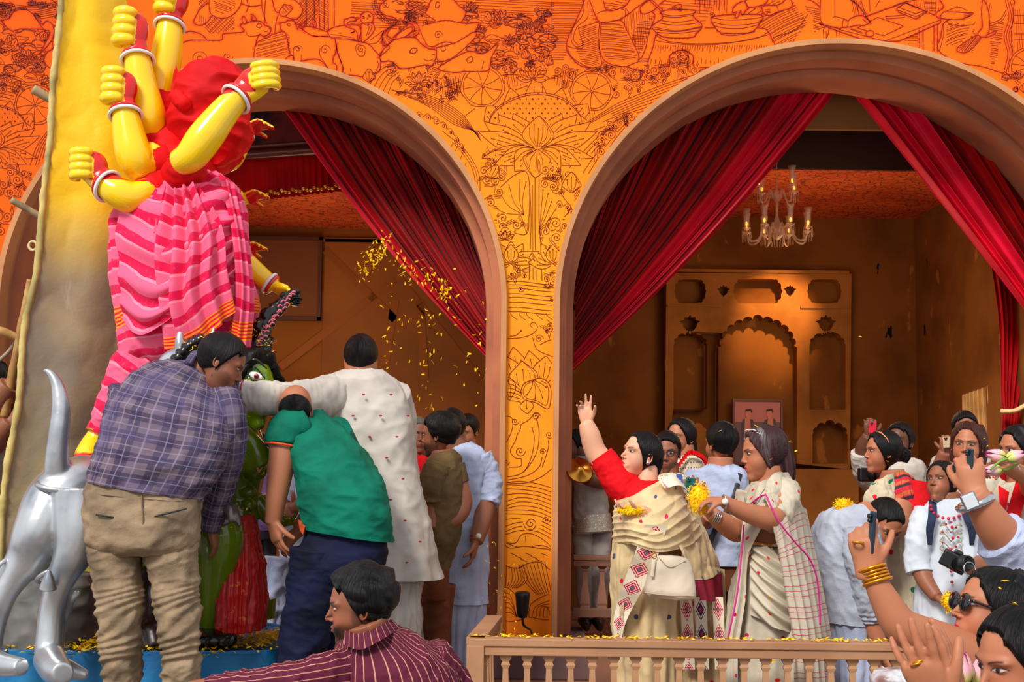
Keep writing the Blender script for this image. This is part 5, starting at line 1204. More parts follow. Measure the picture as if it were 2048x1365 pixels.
arm_fist([(548, 573, 0, 34), (525, 556, 0, 40), (500, 536, 0, 46), (470, 510, .05, 50), (440, 480, .1, 50)], 0, (1, -.2, -.35), (-.2, -.35, -1), .1, side=1, size=.20, curlv=.5, thumb=.2)
M_red = mat('red_cotton', fn=vary((222, 6, 12), .1, 5, (190, 2, 10)), rough=.7, spec=.2, bump=lambda: noise(14, detail=4), bstr=.25, bdist=.01)
gg = G()
rows(gg, [(392, 128, 446, 130, .02, .05), (370, 152, 478, 152, .0, .12), (356, 190, 486, 188, .0, .15), (352, 236, 490, 232, .0, .15), (362, 280, 488, 276, .0, .13), (400, 318, 470, 310, 0, .08), (425, 335, 450, 328, 0, .04)], STY, nu=90, nv=80, e=2.5, fold=crease(.055, (1.5, 1.2, 2.2), 3, f2=2.2))
limb(gg, [(352, 192, -.12, 30), (366, 205, -.16, 30), (372, 216, -.14, 26)], STY, nu=24, nv=20, fold=crease(.008, (20, 20, 20), 4))
sheet(gg, [[(352, 128, -.05), (358, 150, -.05), (366, 180, -.08)], [(344, 160, -.05), (352, 175, -.06), (362, 196, -.1)], [(342, 185, -.05), (350, 190, -.08), (358, 205, -.12)]], STY, nu=12, nv=16, fold=crease(.01, (14, 14, 14), 7))
sheet(gg, [[(352, 215, -.1), (368, 215, -.15)], [(350, 240, -.08), (364, 245, -.12)], [(342, 262, -.05), (352, 268, -.08)]], STY, nu=12, nv=16, fold=crease(.01, (14, 14, 14), 7))
o = adopt(gg.obj('head_wrap', M_red), GE)
gg = G(); limb(gg, [(318, 192, .1, 62), (328, 240, .08, 70), (338, 300, .02, 90), (345, 340, 0, 120)], STY, nu=50, nv=40, fold=crease(.010, (6, 6, 9), 1))
limb(gg, [(300, 255, .0, 62), (318, 290, .02, 74), (345, 325, 0, 90)], STY, nu=40, nv=24, fold=crease(.010, (8, 8, 8), 2))
limb(gg, [(288, 330, -.12, 66), (318, 330, -.08, 80), (345, 345, 0, 90)], STY, nu=40, nv=24, fold=crease(.010, (8, 8, 8), 3))
limb(gg, [(290, 388, -.18, 60), (318, 375, -.12, 70), (350, 355, 0, 90)], STY, nu=40, nv=24, fold=crease(.012, (8, 8, 8), 4))
limb(gg, [(376, 325, -.26, 64), (372, 345, -.18, 80), (360, 360, 0, 110)], STY, nu=40, nv=24, fold=crease(.012, (8, 8, 8), 5))
limb(gg, [(468, 300, .3, 50), (440, 318, .25, 60), (400, 330, .1, 80)], STY, nu=30, nv=24, fold=crease(.012, (8, 8, 8), 6))
rows(gg, [(316, 300, 420, 300, 0, .12), (300, 345, 430, 335, 0, .16), (296, 385, 440, 360, 0, .17), (290, 425, 450, 400, 0, .17)], STY, nu=80, nv=40, fold=crease(.014, (7, 7, 10), 7))
sheet(gg, [[(440, 285, .0), (490, 245, .05)], [(450, 300, .0), (486, 285, .05)], [(455, 318, .02), (470, 330, .05)]], STY, nu=16, nv=16, fold=crease(.006, (8, 8, 8), 7))
adopt(gg.obj('blouse', M_red), GE)
def pink():
    u, v, _ = coords('UV'); n = noise(3, kind='UV'); w = v*1.0+n*.10; s = (w*8.5).fr(); k = (w*3.1).fr()
    c = mix((240, 96, 132), (222, 16, 74), s.gt(.62)); c = mix(c, (252, 150, 172), s.lt(.10)*.6)
    c = mix(c, (246, 130, 150), noise(40, kind='UV').smooth(.55, .8, 0, .4)); 
    b = (w*1.05).fr(); bb = b.gt(.80)*b.lt(.90); return mix(c, mix((232, 24, 60), (250, 150, 20), (w*56).fr().gt(.5)), bb)
M_pink = mat('pink_striped_sari', fn=pink, rough=.75, spec=.2, sheen=.1, bump=lambda: noise(260, kind='UV'), bstr=.1, bdist=.003)
gg = G()
rows(gg, [(318, 372, 440, 352, 0, .15), (262, 402, 474, 380, 0, .19), (232, 440, 484, 420, .0, .23), (230, 510, 494, 490, .0, .25), (232, 590, 508, 565, .0, .26), (240, 660, 514, 630, .0, .27), (250, 712, 502, 700, .0, .24), (270, 740, 470, 735, .05, .18)], STY, nu=150, nv=170, e=2.4,
     fold=lambda u, v, X: .016*np.sin(u*2*pi*15+2.5*np.sin(u*9+v*5)+v*4)*np.clip(1.2-v, .35, 1)+crease(.022, (3.2, 2, 2.2), 12, f2=2.1)(u, v, X))
adopt(gg.obj('sari', M_pink), GE)
for gi, (grid, f_) in enumerate([
    ([[(300, 375, -.22), (360, 372, -.27), (420, 362, -.27), (470, 375, -.22)], [(236, 430, -.22), (330, 470, -.34), (430, 430, -.33), (484, 430, -.22)], [(236, 520, -.24), (320, 560, -.36), (410, 500, -.36), (488, 470, -.24)], [(240, 590, -.25), (300, 625, -.34), (400, 560, -.37), (486, 500, -.26)], [(245, 640, -.25), (290, 668, -.30), (380, 610, -.36), (480, 540, -.27)]], lambda u, v, X: .022*np.sin(v*2*pi*4.5+u*2.2+.8*np.sin(u*8))*np.sin(np.clip(u, .03, .97)*pi)**.4),
    ([[(330, 372, -.3), (350, 380, -.33), (372, 372, -.33), (395, 366, -.3)], [(300, 480, -.32), (350, 500, -.40), (400, 480, -.40), (440, 450, -.34)], [(320, 600, -.30), (350, 610, -.42), (400, 570, -.42), (450, 540, -.34)], [(330, 700, -.26), (380, 690, -.38), (430, 660, -.38), (470, 620, -.30)]], lambda u, v, X: .026*np.sin(u*2*pi*4.5+v*3)),
    ([[(440, 365, -.24), (456, 362, -.26), (476, 380, -.2)], [(462, 470, -.28), (478, 470, -.30), (492, 480, -.22)], [(468, 580, -.28), (488, 585, -.30), (506, 590, -.22)], [(455, 690, -.26), (478, 700, -.30), (500, 695, -.22)]], lambda u, v, X: .014*np.sin(u*2*pi*4))]):
    gg = G(); sheet(gg, grid, STY, nu=110, nv=110, fold=f_); adopt(gg.obj('sari_drape', M_pink), GE)
gg = G(); limb(gg, [(320, 700, -.02, 130), (275, 745, -.04, 112), (240, 800, -.06, 84), (212, 850, -.06, 62), (204, 868, -.06, 58)], STY, nu=70, nv=90, fold=crease(.012, (6, 6, 12), 9)); adopt(gg.obj('sari_leg', M_pink), GE)
gg = G(); limb(gg, [(205, 845, -.06, 44), (196, 872, -.06, 44), (186, 892, -.08, 50), (176, 915, -.14, 54), (168, 932, -.2, 40)], STY, nu=24, nv=24)
zf = P(0, 905, STY-.1).z
V = np.concatenate(gg.v); m = (V[:, 2] < zf)[:, None]*1.0; gg.c = [np.broadcast_to(ye, V.shape)*(1-m)+rd*m]; gg.has = True; adopt(gg.obj('foot', M_yel), GE)
gg = G(); jewel(gg, P(200, 862, STY-.06), .064, .008, (.2, 0, 1)); adopt(gg.obj('anklet', M_gold), GE)
gg = G(); limb(gg, [(420, 700, .05, 110), (425, 850, .1, 90), (430, 1000, .1, 70), (430, 1250, .1, 60)], STY, nu=30, nv=30, fold=crease(.01, (5, 5, 5), 3)); adopt(gg.obj('sari_leg', M_pink), GE)
# ================= silver lion =================
M_sil = mat('silver_paint', fn=lambda: mix((206, 208, 212), (150, 156, 164), noise(5).smooth(.4, .75)), rough=.34, metal=.8, bump=lambda: noise(20), bstr=.12, bdist=.006)
LY = 5.75
LI = empty('lion_statue', 'silver horse-like lion statue with raised curved tail and ringed legs', 'statue', tuple(P(120, 1340, LY)))
gg = G()
def L_(pts, **k): limb(gg, pts, LY, **k)
L_([(205, 985, .25, 150), (150, 990, .12, 150), (112, 1010, .05, 130), (84, 1060, .0, 110), (60, 1110, 0, 92), (30, 1150, -.02, 66), (5, 1195, -.04, 52), (-12, 1260, -.05, 42), (-20, 1320, -.06, 44)])
L_([(-25, 1315, -.06, 48), (0, 1330, -.12, 50), (45, 1335, -.2, 36)])
L_([(170, 990, .0, 130), (160, 1060, -.04, 104), (146, 1110, -.06, 78), (122, 1160, -.06, 58), (104, 1220, -.05, 50), (98, 1290, -.06, 54), (98, 1325, -.08, 58)])
L_([(98, 1318, -.08, 64), (112, 1340, -.2, 60), (126, 1348, -.3, 44)])
L_([(100, 1330, -.06, 56), (150, 1345, -.05, 34), (178, 1352, -.05, 16)])
L_([(118, 985, .05, 62), (114, 930, .0, 48), (118, 870, -.02, 42), (122, 820, -.02, 36), (116, 775, -.02, 26), (102, 748, -.02, 16), (86, 740, -.02, 6)])
L_([(160, 1180, -.02, 12), (140, 1210, 0, 14), (126, 1260, 0, 13), (124, 1300, 0, 10)])
L_([(190, 990, .25, 160), (290, 985, .32, 180), (390, 1000, .35, 150), (420, 1010, .35, 100)])
L_([(420, 1020, .3, 70), (370, 860, .42, 90), (350, 780, .42, 84), (342, 740, .4, 60)])
me = voxel(gg.mesh('l'), .008, 5); adopt(link('body', me, M_sil), LI)
for c, r, ax, t in (((118, 972), .094, (.15, -.15, 1), .012), ((108, 1150), .075, (-.5, .3, 1), .010), ((104, 1298), .066, (.0, .1, 1), .009), ((8, 1145), .080, (-.8, .2, .5), .010)):
    gg = G(); jewel(gg, P(*c, LY-.02), r, t, ax); adopt(gg.obj('leg_ring', M_sil), LI)
gg = G(); limb(gg, [(96, 1178, -.16, 34), (97, 1160, -.17, 24), (98, 1140, -.18, 6)], LY); adopt(gg.obj('leg_spike', M_sil), LI)
# lion head with braided black mane behind the plaid man
gg = G(); limb(gg, [(340, 745, .36, 70), (350, 722, .34, 50), (385, 712, .3, 44), (425, 718, .25, 44), (450, 735, .2, 40)], LY); limb(gg, [(362, 715, .3, 26), (360, 680, .3, 20), (361, 652, .3, 4)], LY); limb(gg, [(414, 715, .3, 22), (422, 680, .3, 15), (428, 652, .3, 3)], LY)
adopt(link('head', voxel(gg.mesh('h'), .008, 3), M_sil), LI)
M_black = mat('glossy_black', (10, 10, 12), rough=.25, spec=.6)
gg = G()
for i in range(11):
    t = i/10; x = 352+52*t; y = 722-42*math.sin(t*1.5); q = P(x, y, LY+.22-.02*(i % 2)); ellip(gg, q, (.024, .028, .034), 14, 10, rot=np.array(Matrix.Rotation(.6*(1 if i % 2 else -1), 3, 'Y')))
adopt(gg.obj('braided_mane', M_black), LI)
# front claw resting on the demon thigh
gg = G(); limb(gg, [(360, 1000, .3, 70), (410, 1030, .2, 60), (440, 1020, .15, 44), (462, 1022, .1, 30), (474, 1040, .05, 18), (480, 1054, .03, 6)], LY); limb(gg, [(440, 1015, .1, 26), (458, 1020, .05, 20), (462, 1045, .03, 10)], LY); limb(gg, [(395, 1020, .2, 60), (430, 1040, .2, 40), (452, 1038, .12, 26)], LY)
adopt(link('front_leg', voxel(gg.mesh('c'), .007, 3), mat('dull_silver', fn=vary((128, 118, 118), .15, 6), rough=.35, metal=.6)), LI)
# ================= green demon =================
DY = 6.35
M_green = mat('green_enamel', fn=lambda: mix(attr(), (66, 94, 4), noise(3).smooth(.45, .8, 0, .5)), rough=.2, spec=.5, coat=.4)
DM = Person(DY, 'green demon statue with wild black hair and red sequined wrap', 500, name='demon_statue', cat='statue', skin=(104, 130, 10)); DM.c = np.array(lin((104, 130, 10))[:3]); 
b = DM.body
rows(b, [(440, 835, 500, 830, 0, .06), (400, 860, 520, 862, 0, .12), (395, 910, 532, 905, 0, .15), (410, 960, 530, 950, 0, .14), (430, 1010, 520, 1000, 0, .12), (440, 1040, 525, 1040, 0, .13)], DY, nu=36, nv=30)
DM.limb([(480, 860, -.05, 56), (492, 800, -.02, 54), (496, 770, 0, 50)])
DM.limb([(455, 870, -.1, 60), (450, 900, -.2, 62), (480, 918, -.26, 60), (520, 922, -.28, 50)]); DM.limb([(525, 925, -.28, 52), (510, 900, -.3, 46), (480, 862, -.3, 38), (465, 852, -.3, 36)])
DM.limb([(515, 1000, .0, 40), (540, 1030, .0, 40), (570, 1048, -.02, 34)]); DM.hand(568, 1046, (1, 0, .1), (0, 0, 1), -.02, size=.17, side=1, curl=.5, wr=.03)
for c, r in (((462, 985), (.05, .03, .03)), ((495, 985), (.05, .03, .03)), ((470, 1010), (.04, .03, .03)), ((497, 1010), (.04, .03, .03)), ((465, 945), (.08, .05, .06)), ((508, 940), (.07, .05, .06))): ellip(b, P(*c, DY-.1), r)
DM.limb([(380, 1030, -.1, 100), (420, 1055, -.2, 110), (438, 1075, -.28, 100), (432, 1140, -.22, 88), (425, 1200, -.18, 62), (420, 1255, -.16, 42), (418, 1275, -.16, 40)])
DM.limb([(290, 1080, -.1, 90), (300, 1150, -.15, 80), (292, 1190, -.1, 60)])
DM.limb([(525, 1200, .1, 56), (530, 1240, .1, 40)])
R_ = DM.head(492, 782, 158, -50, -2, 0, -.05, skin=(108, 138, 12), fat=1, nose=2, style='fem', hair=(10, 10, 10), thick=.10, lips=(200, 20, 20), brow=(20, 16, 6), eyes=(150, 20, 20), curl=.09)
DM.done(mats=M_green)
DE = DM.E
gg = G()
def HT(pts, n=1, **k): limb(gg, pts, DY, nu=30, nv=44, fold=crease(.022, (22, 22, 22), 5, f2=2), **k)
HT([(512, 740, -.02, 66), (518, 700, 0, 52), (522, 672, 0, 40), (530, 645, .02, 32), (552, 620, .04, 24), (572, 598, .08, 18), (588, 584, .1, 14)])
HT([(590, 580, .1, 14), (594, 595, .1, 12), (590, 612, .1, 8)])
adopt(gg.obj('pulled_hair', M_black), DE)
gg = G()
for i in range(26):
    t = i/25; x = 508+74*t**1.2+4*sin(i*2.4); y = 700-112*t+5*cos(i*3); q = P(x, y, DY-.08+.1*t); tube3(gg, [(*q, .004), (*(q+Vector((.012, -.004, .012))), .004), (*(q+Vector((.024, 0, .008))), .004)], nu=6)
adopt(gg.obj('hair_ribbon', mat('pink_ribbon', (226, 110, 130), rough=.5)), DE)
# big painted eye, moustache curl, tooth bead row
gg = G(); ellip(gg, P(512, 752, DY-.22), (.034, .012, .018), 20, 12, rot=np.array(Matrix.Rotation(.35, 3, 'Y'))); adopt(gg.obj('eye', mat('eye_white', (240, 236, 232), rough=.15)), DE)
gg = G(); ellip(gg, P(513, 753, DY-.232), (.013, .006, .013)); adopt(gg.obj('iris', mat('eye_red', (150, 16, 16), rough=.2)), DE)
gg = G(); ellip(gg, P(513, 753, DY-.238), (.006, .003, .006)); adopt(gg.obj('pupil', M_black), DE)
gg = G(); tube3(gg, [(*P(494, 744, DY-.21), .003), (*P(510, 736, DY-.225), .004), (*P(530, 757, DY-.2), .003)]); tube3(gg, [(*P(494, 746, DY-.21), .003), (*P(510, 766, DY-.222), .002), (*P(530, 760, DY-.2), .002)]); tube3(gg, [(*P(490, 730, DY-.2), .004), (*P(510, 720, DY-.215), .008), (*P(534, 738, DY-.19), .003)]); adopt(gg.obj('eye_liner', M_black), DE)
gg = G(); tube3(gg, [(*P(528, 780, DY-.2), .012), (*P(540, 768, DY-.2), .014), (*P(548, 772, DY-.2), .010), (*P(542, 782, DY-.2), .006)]); adopt(gg.obj('moustache', mat('dark_red_gloss', (120, 20, 22), rough=.2)), DE)
gg = G()
for i in range(12): ellip(gg, P(508-6*sin(i*.3), 822+i*5, DY-.1), (.006, .006, .006), 8, 6)
adopt(gg.obj('bead_string', mat('white_bead', (232, 228, 222), rough=.3)), DE)
gg = G(); rows(gg, [(462, 1035, 505, 1030, -.12, .10), (455, 1060, 510, 1055, -.12, .13), (445, 1130, 522, 1120, -.12, .16), (440, 1200, 528, 1190, -.12, .18), (440, 1262, 524, 1258, -.12, .18)], DY, nu=120, nv=80, fold=addf(pleat(22, .03, 2, .3), crease(.014, (6, 6, 6), 4)))
M_redseq = mat('red_sequin_cloth', fn=lambda: mix((204, 10, 8), (224, 120, 40), (noise(38, kind='UV').smooth(.6, .66))*(noise(7, kind='UV').smooth(.48, .56))), rough=.4, spec=.5, sheen=.2)
adopt(gg.obj('wrap_skirt', M_redseq), DE)
gg = G(); ellip(gg, P(428, 1278, DY-.26), (.085, .12, .045), 24, 14); limb(gg, [(405, 1276, -.18, 42), (440, 1284, -.3, 36), (462, 1280, -.34, 26), (470, 1270, -.34, 10)], DY); adopt(gg.obj('shoe', M_black), DE)
gg = G(); ellip(gg, P(300, 1195, 6.15), (.12, .18, .16), 30, 20); limb(gg, [(300, 1150, -.0, 60), (305, 1240, -.05, 74), (318, 1300, -.1, 76)], 6.2); limb(gg, [(280, 1250, 0, 50), (275, 1300, 0, 40)], 6.2)
tag(link('buffalo_statue', voxel(gg.mesh('x'), .009, 4), mat('dark_brown_gloss', (52, 32, 34), rough=.25, coat=.3)), 'dark brown buffalo statue lying between the plaid man\'s legs', 'statue')
gg = G(); rows(gg, [(30, 1150, 175, 1150, 0, .1), (10, 1220, 190, 1220, 0, .2), (0, 1310, 200, 1310, 0, .25)], 6.3, nu=60, nv=40, fold=crease(.03, (3, 3, 3), 5)); tag(gg.obj('grey_rock', mat('grey_wet_cloth', fn=vary((96, 92, 88), .15, 5), rough=.6)), 'grey cloth rock behind the lion legs on the platform', 'rock')
# ================= cloth materials =================
def cloth(nm, c, amt=.08, sc=6, rough=.8, weave=220, bs=.3, **k):
    return mat(nm, fn=vary(c, amt, sc), rough=rough, spec=.2, bump=lambda: noise(20, detail=6)+noise(weave)*.15, bstr=bs*1.5, bdist=.01, **k)
def plaid():
    u, v, _ = coords('UV'); A = (u*11).fr(); B = (v*11).fr(); c = (110, 94, 106)
    c = mix(c, (46, 40, 72), A.lt(.42)*.62); c = mix(c, (46, 40, 72), B.lt(.42)*.62)
    c = mix(c, (150, 136, 154), ((A-.71).ab().lt(.028)).mx((A-.21).ab().lt(.02))*.55); c = mix(c, (150, 136, 154), ((B-.71).ab().lt(.028)).mx((B-.21).ab().lt(.02))*.55)
    return mix(c, (92, 82, 120), noise(5).smooth(.4, .7, 0, .5))
M_plaid = mat('plaid_cotton', fn=plaid, rough=.85, spec=.15, bump=lambda: noise(14, detail=5), bstr=.4, bdist=.012)
def strip(c1, c2, n, w, ax=0, extra=None):
    def f():
        q = coords('UV'); c = mix(c1, c2, (q[ax]*n).fr().lt(w)); return mix(c, tuple(x*.8 for x in c1), noise(6).smooth(.45, .75, 0, .4))
    return f
M_stripe = mat('maroon_striped_shirt', fn=strip((90, 24, 48), (196, 140, 112), 42, .12), rough=.75, spec=.2, bump=lambda: noise(9, detail=4), bstr=.4, bdist=.015)
M_khaki = cloth('khaki_twill', (160, 136, 108), .12, 7, bs=.5); M_polo = cloth('green_pique', (0, 112, 88), .1, 5, bs=.3); M_navy = cloth('navy_trousers', (20, 26, 58), .2, 5)
M_kurta = mat('cream_kurta_cotton', fn=vary((200, 191, 180), .05, 5, (178, 168, 160)), rough=.8, spec=.2, bump=lambda: noise(10, detail=5), bstr=.35, bdist=.012)
M_dhoti = cloth('white_dhoti', (190, 184, 176), .06, 6); M_white = cloth('white_cotton', (186, 192, 208), .05, 6, bs=.4); M_white2 = cloth('pale_blue_white_cotton', (178, 188, 216), .05, 6, bs=.4)
M_olive = cloth('olive_tshirt', (112, 90, 56), .1, 5, bs=.4); M_brownp = cloth('brown_trousers', (112, 62, 36), .12, 5); M_orange = cloth('orange_trim', (236, 92, 40)); M_gray = cloth('grey_cloth', (176, 168, 160), .08, 5)
M_redb = cloth('red_blouse_cotton', (222, 10, 22), .08, 5, bs=.3); M_maroon = cloth('maroon_silk', (150, 36, 60), .1, 6)
M_crimson_mark = mat('crimson_stitch', (164, 24, 60), rough=.8); M_shoe = mat('dark_shoe', (34, 26, 24), rough=.5)
def booti(base, dots, n=9, r=.12, vy=None, border=None, kind='UV', el=1.0, band=None, extra=None):
    """scattered motifs: dots = list of colours"""
    def f():
        u, v, _ = coords(kind); c = mix(base, tuple(x*.88 for x in base), noise(7).smooth(.4, .72))
        for i, d in enumerate(dots):
            a = (u*n+.37*i+(v*n*.5).fl()*.5).fr()-.5; b = (v*n*.5+.31*i).fr()-.5; c = mix(c, d, ((a.sq()*el+b.sq()*4.0)._m('SQRT')).lt(r*.5))
        return extra(c, u, v) if extra else c
    return f
M_silk = mat('cream_silk_sari', fn=booti((218, 190, 142), [(206, 20, 60), (60, 66, 110)], 5.2, .13), rough=.5, spec=.35, sheen=.2, bump=lambda: noise(9, detail=4), bstr=.25, bdist=.012)
def emb():
    u, v, _ = coords('UV'); a = (v*7).fr()-.5; b = u*8.5-.5; d = a.ab()+b.ab(); c = mix((236, 222, 196), (196, 16, 72), d.lt(.47)); c = mix(c, (240, 214, 190), d.lt(.40)*d.gt(.34)); c = mix(c, (240, 200, 190), d.lt(.24)*d.gt(.19)); c = mix(c, (30, 130, 130), d.lt(.10))
    e = ((v*56).fr()-.5).ab()+((u*60).fr()-.5).ab(); return mix(c, (236, 222, 196), (e.lt(.22))*(d.gt(.12)))
M_emb = mat('crimson_embroidery', fn=emb, rough=.8, spec=.2, bump=lambda: noise(120), bstr=.2, bdist=.004)
def embb():
    u, v, _ = coords('UV'); a = (v*7).fr()-.5; b = u*8.5-.5; d = a.ab()+b.ab(); c = mix((232, 218, 196), (38, 38, 92), d.lt(.45)); c = mix(c, (232, 210, 190), d.lt(.38)*d.gt(.30)); return mix(c, (200, 30, 60), d.lt(.13))
M_embb = mat('navy_embroidery', fn=embb, rough=.8)
M_cream = mat('off_white_sari', fn=booti((200, 188, 166), [(196, 20, 70), (222, 44, 30), (230, 180, 10)], 7, .13), rough=.7, spec=.2, bump=lambda: noise(10, detail=4), bstr=.25, bdist=.01)
def linesari():
    u, v, _ = coords('UV'); c = mix((198, 186, 168), (202, 60, 70), (v*38).fr().lt(.14)); c = mix(c, (200, 188, 170), ((v*9.5).fr().lt(.22))); return mix(c, (196, 182, 164), noise(7).smooth(.4, .75, 0, .5))
M_lines = mat('pinstriped_pallu', fn=linesari, rough=.75, spec=.2, bump=lambda: noise(12, detail=4), bstr=.2, bdist=.01)
M_mag = mat('magenta_piping', (206, 10, 130), rough=.6); M_dots = mat('dotted_cream_sari', fn=booti((206, 190, 160), [(208, 20, 50), (24, 110, 70), (226, 130, 30)], 7, .22), rough=.75, spec=.2, bump=lambda: noise(10, detail=4), bstr=.2, bdist=.01)
def cork():
    u, v, _ = coords('UV'); c = mix((208, 22, 44), (206, 92, 44), (v*14).fr().lt(.3)); c = mix(c, (40, 34, 40), ((v*14).fr()-.5).ab().lt(.12)); return mix(c, (40, 30, 60), (u*14).fr().lt(.06))
M_redstr = mat('red_black_striped_pallu', fn=cork, rough=.75)
M_lace = mat('crochet_cream', fn=lambda: (lambda q: mix((214, 200, 170), (120, 96, 70), ((q[1]*34).fr().lt(.3))*((q[0]*70).fr().lt(.5))))(coords('UV')), rough=.85)
M_tag = mat('black_strap', (22, 24, 34), rough=.6); M_steel = mat('steel', (200, 202, 206), rough=.25, metal=1); M_goldj = mat('gold_jewel', (232, 160, 40), rough=.28, metal=.9)
M_nail = mat('nail_red', (140, 10, 24), rough=.3); M_glassd = mat('dark_lens', (18, 18, 26), rough=.08, spec=.8)
def petals(g, c, r, n, seed=1, sx=1, sz=1):
    rs = np.random.RandomState(seed); c = np.array(c)
    for i in range(n):
        d = rs.normal(0, 1, 3); d /= np.linalg.norm(d); p = c+d*np.array((r*sx, r*.7, r*sz))*rs.uniform(.75, 1.08); a = rs.normal(0, 1, 3); a /= np.linalg.norm(a); b = np.cross(a, d); b /= max(np.linalg.norm(b), 1e-6); L = rs.uniform(.006, .011); w_ = .0028
        q = [p-a*L, p+b*w_+d*.002, p+a*L, p-b*w_+d*.002]; g.add(q+[p+d*.003], [(0, 1, 4), (1, 2, 4), (2, 3, 4), (3, 0, 4)])
    ellip(g, c, (r*.8*sx, r*.55, r*.8*sz), 16, 10)
def handful(px, py, Y, r, n, label, seed, sx=1.2, sz=.9):
    g = G(); petals(g, P(px, py, Y), r, n, seed, sx, sz); return tag(g.obj('petal_handful', M_petal, smooth=False), label, 'petals', kind='stuff')
def phone(cx, cy, Y, w, h, ang, yaw, label, c=(20, 24, 30), name='phone', cam=True):
    E = empty(name, label, 'phone', tuple(P(cx, cy, Y))); k = MPP(cy, Y); g = G(); box(g, -w*k/2, w*k/2, -.004, .004, -h*k/2, h*k/2); o = g.obj('phone_body', mat('phone_%d' % c[0], c, rough=.3), smooth=False); bevel(o, .0035, 3)
    R = Euler((0, radians(ang), radians(yaw))); o.rotation_euler = R; o.parent = E
    if cam:
        g = G(); box(g, -w*k*.42, -w*k*.02, -.007, -.004, h*k*.22, h*k*.44); b = g.obj('camera_bump', mat('phone_%d' % c[0]), smooth=False); bevel(b, .002); b.parent = o
        for q in ((-.32, .38), (-.13, .38), (-.22, .28)):
            g = G(); lathe(g, [(.0005, 0), (.005, 0), (.005, .002), (.0005, .0021)], (0, 0, 0), 12, rot=np.array(Matrix.Rotation(pi/2, 3, 'X'))); V = g.v[0]; V[:, 0] += q[0]*w*k; V[:, 2] += q[1]*h*k; V[:, 1] -= .0072; l = g.obj('lens', M_glassd); l.parent = o
    return E
def feet(p, pts, Y, zt):
    for i, (x, dy) in enumerate(pts):
        g = G(); q = P(x, 1300, Y+dy); tube3(g, [(q.x, q.y+.06, zt+.045, .042, .05), (q.x, q.y, zt+.05, .045, .05), (q.x, q.y-.10, zt+.035, .045, .033), (q.x, q.y-.17, zt+.025, .03, .022)], nu=16); p.part(g, 'shoe', M_shoe)
def py_at(z, Y): return proj((0, Y, z))[1]
# ================= left group =================
# -- plaid man
Y = 5.55; p = Person(Y, 'man in purple plaid shirt and khaki trousers bending over, seen from behind', 290, skin='brown', z=-.45)
p.limb([(432, 765, .22, 58), (415, 735, .22, 62), (395, 760, .2, 80)]); p.limb([(430, 1030, .3, 34), (424, 1060, .32, 30)]); p.hand(424, 1060, (.2, .2, -1), (-1, 0, 0), .32, side=1, curl=.4, wr=.026)
p.head(440, 728, 116, -98, -26, 6, .12, beard=.5, thick=.06, spike=.0)
p.done()
def shirtA(g):
    rows(g, [(372, 718, 436, 752, .22, .055), (325, 722, 450, 772, .20, .11), (262, 750, 466, 812, .14, .15), (226, 800, 469, 852, .08, .165), (205, 858, 460, 905, .03, .17), (190, 912, 436, 952, 0, .175), (176, 962, 404, 1000, 0, .175)], Y, nu=110, nv=90, e=2.4, cap=False,
         fold=lambda u, v, X: crease(.016, (5, 5, 6), 21, f2=2.4)(u, v, X)+.010*np.sin(v*38+4*np.sin(u*12))*sstep(v, .55, 1)*.6)
def sl(g): limb(g, [(440, 780, .16, 74), (456, 830, .10, 72), (458, 890, .12, 68), (446, 950, .2, 62), (430, 1010, .28, 54), (418, 1058, .32, 44)], Y, nu=50, nv=70, fold=crease(.010, (9, 9, 14), 5))
def slL(g): limb(g, [(262, 780, .12, 80), (240, 860, .16, 70), (250, 930, .3, 58), (270, 980, .4, 46)], Y, nu=40, nv=40, fold=crease(.010, (9, 9, 14), 6))
p.wear('shirt', M_plaid, lambda g: (shirtA(g), sl(g), slL(g)))
p.wear('collar', M_plaid, under=1, fn= lambda g: tube3(g, [(*P(x, y, Y+d), .02, .012) for x, y, d in ((376, 728, .10), (392, 708, .16), (415, 716, .12), (440, 745, .08), (448, 765, .1))], nu=12, nv=30))
zb = py_at(-.40, Y)
def trA(g):
    fo = lambda u, v, X: crease(.013, (6, 6, 10), 31, f2=2.2)(u, v, X)+.006*np.sin(v*120+6*np.sin(u*6.28+v*9)+3*np.sin(v*31))*sstep(v, .28, .45)
    rows(g, [(178, 955, 404, 985, 0, .15), (172, 1000, 402, 1012, 0, .165), (171, 1045, 398, 1052, 0, .17), (178, 1085, 394, 1090, 0, .16), (200, 1110, 372, 1112, 0, .10)], Y, nu=90, nv=40, e=2.4, fold=crease(.012, (6, 6, 9), 32, f2=2.4))
    limb(g, [(228, 1060, 0, 112), (229, 1100, 0, 106), (236, 1170, 0, 94), (241, 1240, -.02, 86), (242, 1320, 0, 78), (243, 1420, .02, 72), (244, zb, .02, 70)], Y, nu=60, nv=150, fold=fo)
    limb(g, [(342, 1060, 0, 112), (342, 1100, 0, 106), (350, 1170, 0, 94), (358, 1240, -.02, 84), (361, 1320, 0, 74), (362, 1420, .02, 70), (363, zb, .02, 68)], Y, nu=60, nv=150, fold=fo)
p.wear('trousers', M_khaki, trA)
p.wear('waistband', M_khaki, under=1, fn= lambda g: rows(g, [(177, 964, 405, 990, 0, .160), (175, 984, 404, 1004, 0, .168)], Y, nu=80, nv=8, e=2.4, cap=False))
for x, y, X, Y2 in ((192, 1030, 238, 1038), (308, 1034, 374, 1018)):
    g = G(); tube3(g, [(*P(x, y, Y-.163), .004, .004), (*P((x+X)/2, (y+Y2)/2, Y-.172), .004, .004), (*P(X, Y2, Y-.155), .003, .003)], nu=6); p.part(g, 'pocket_slit', M_tag)
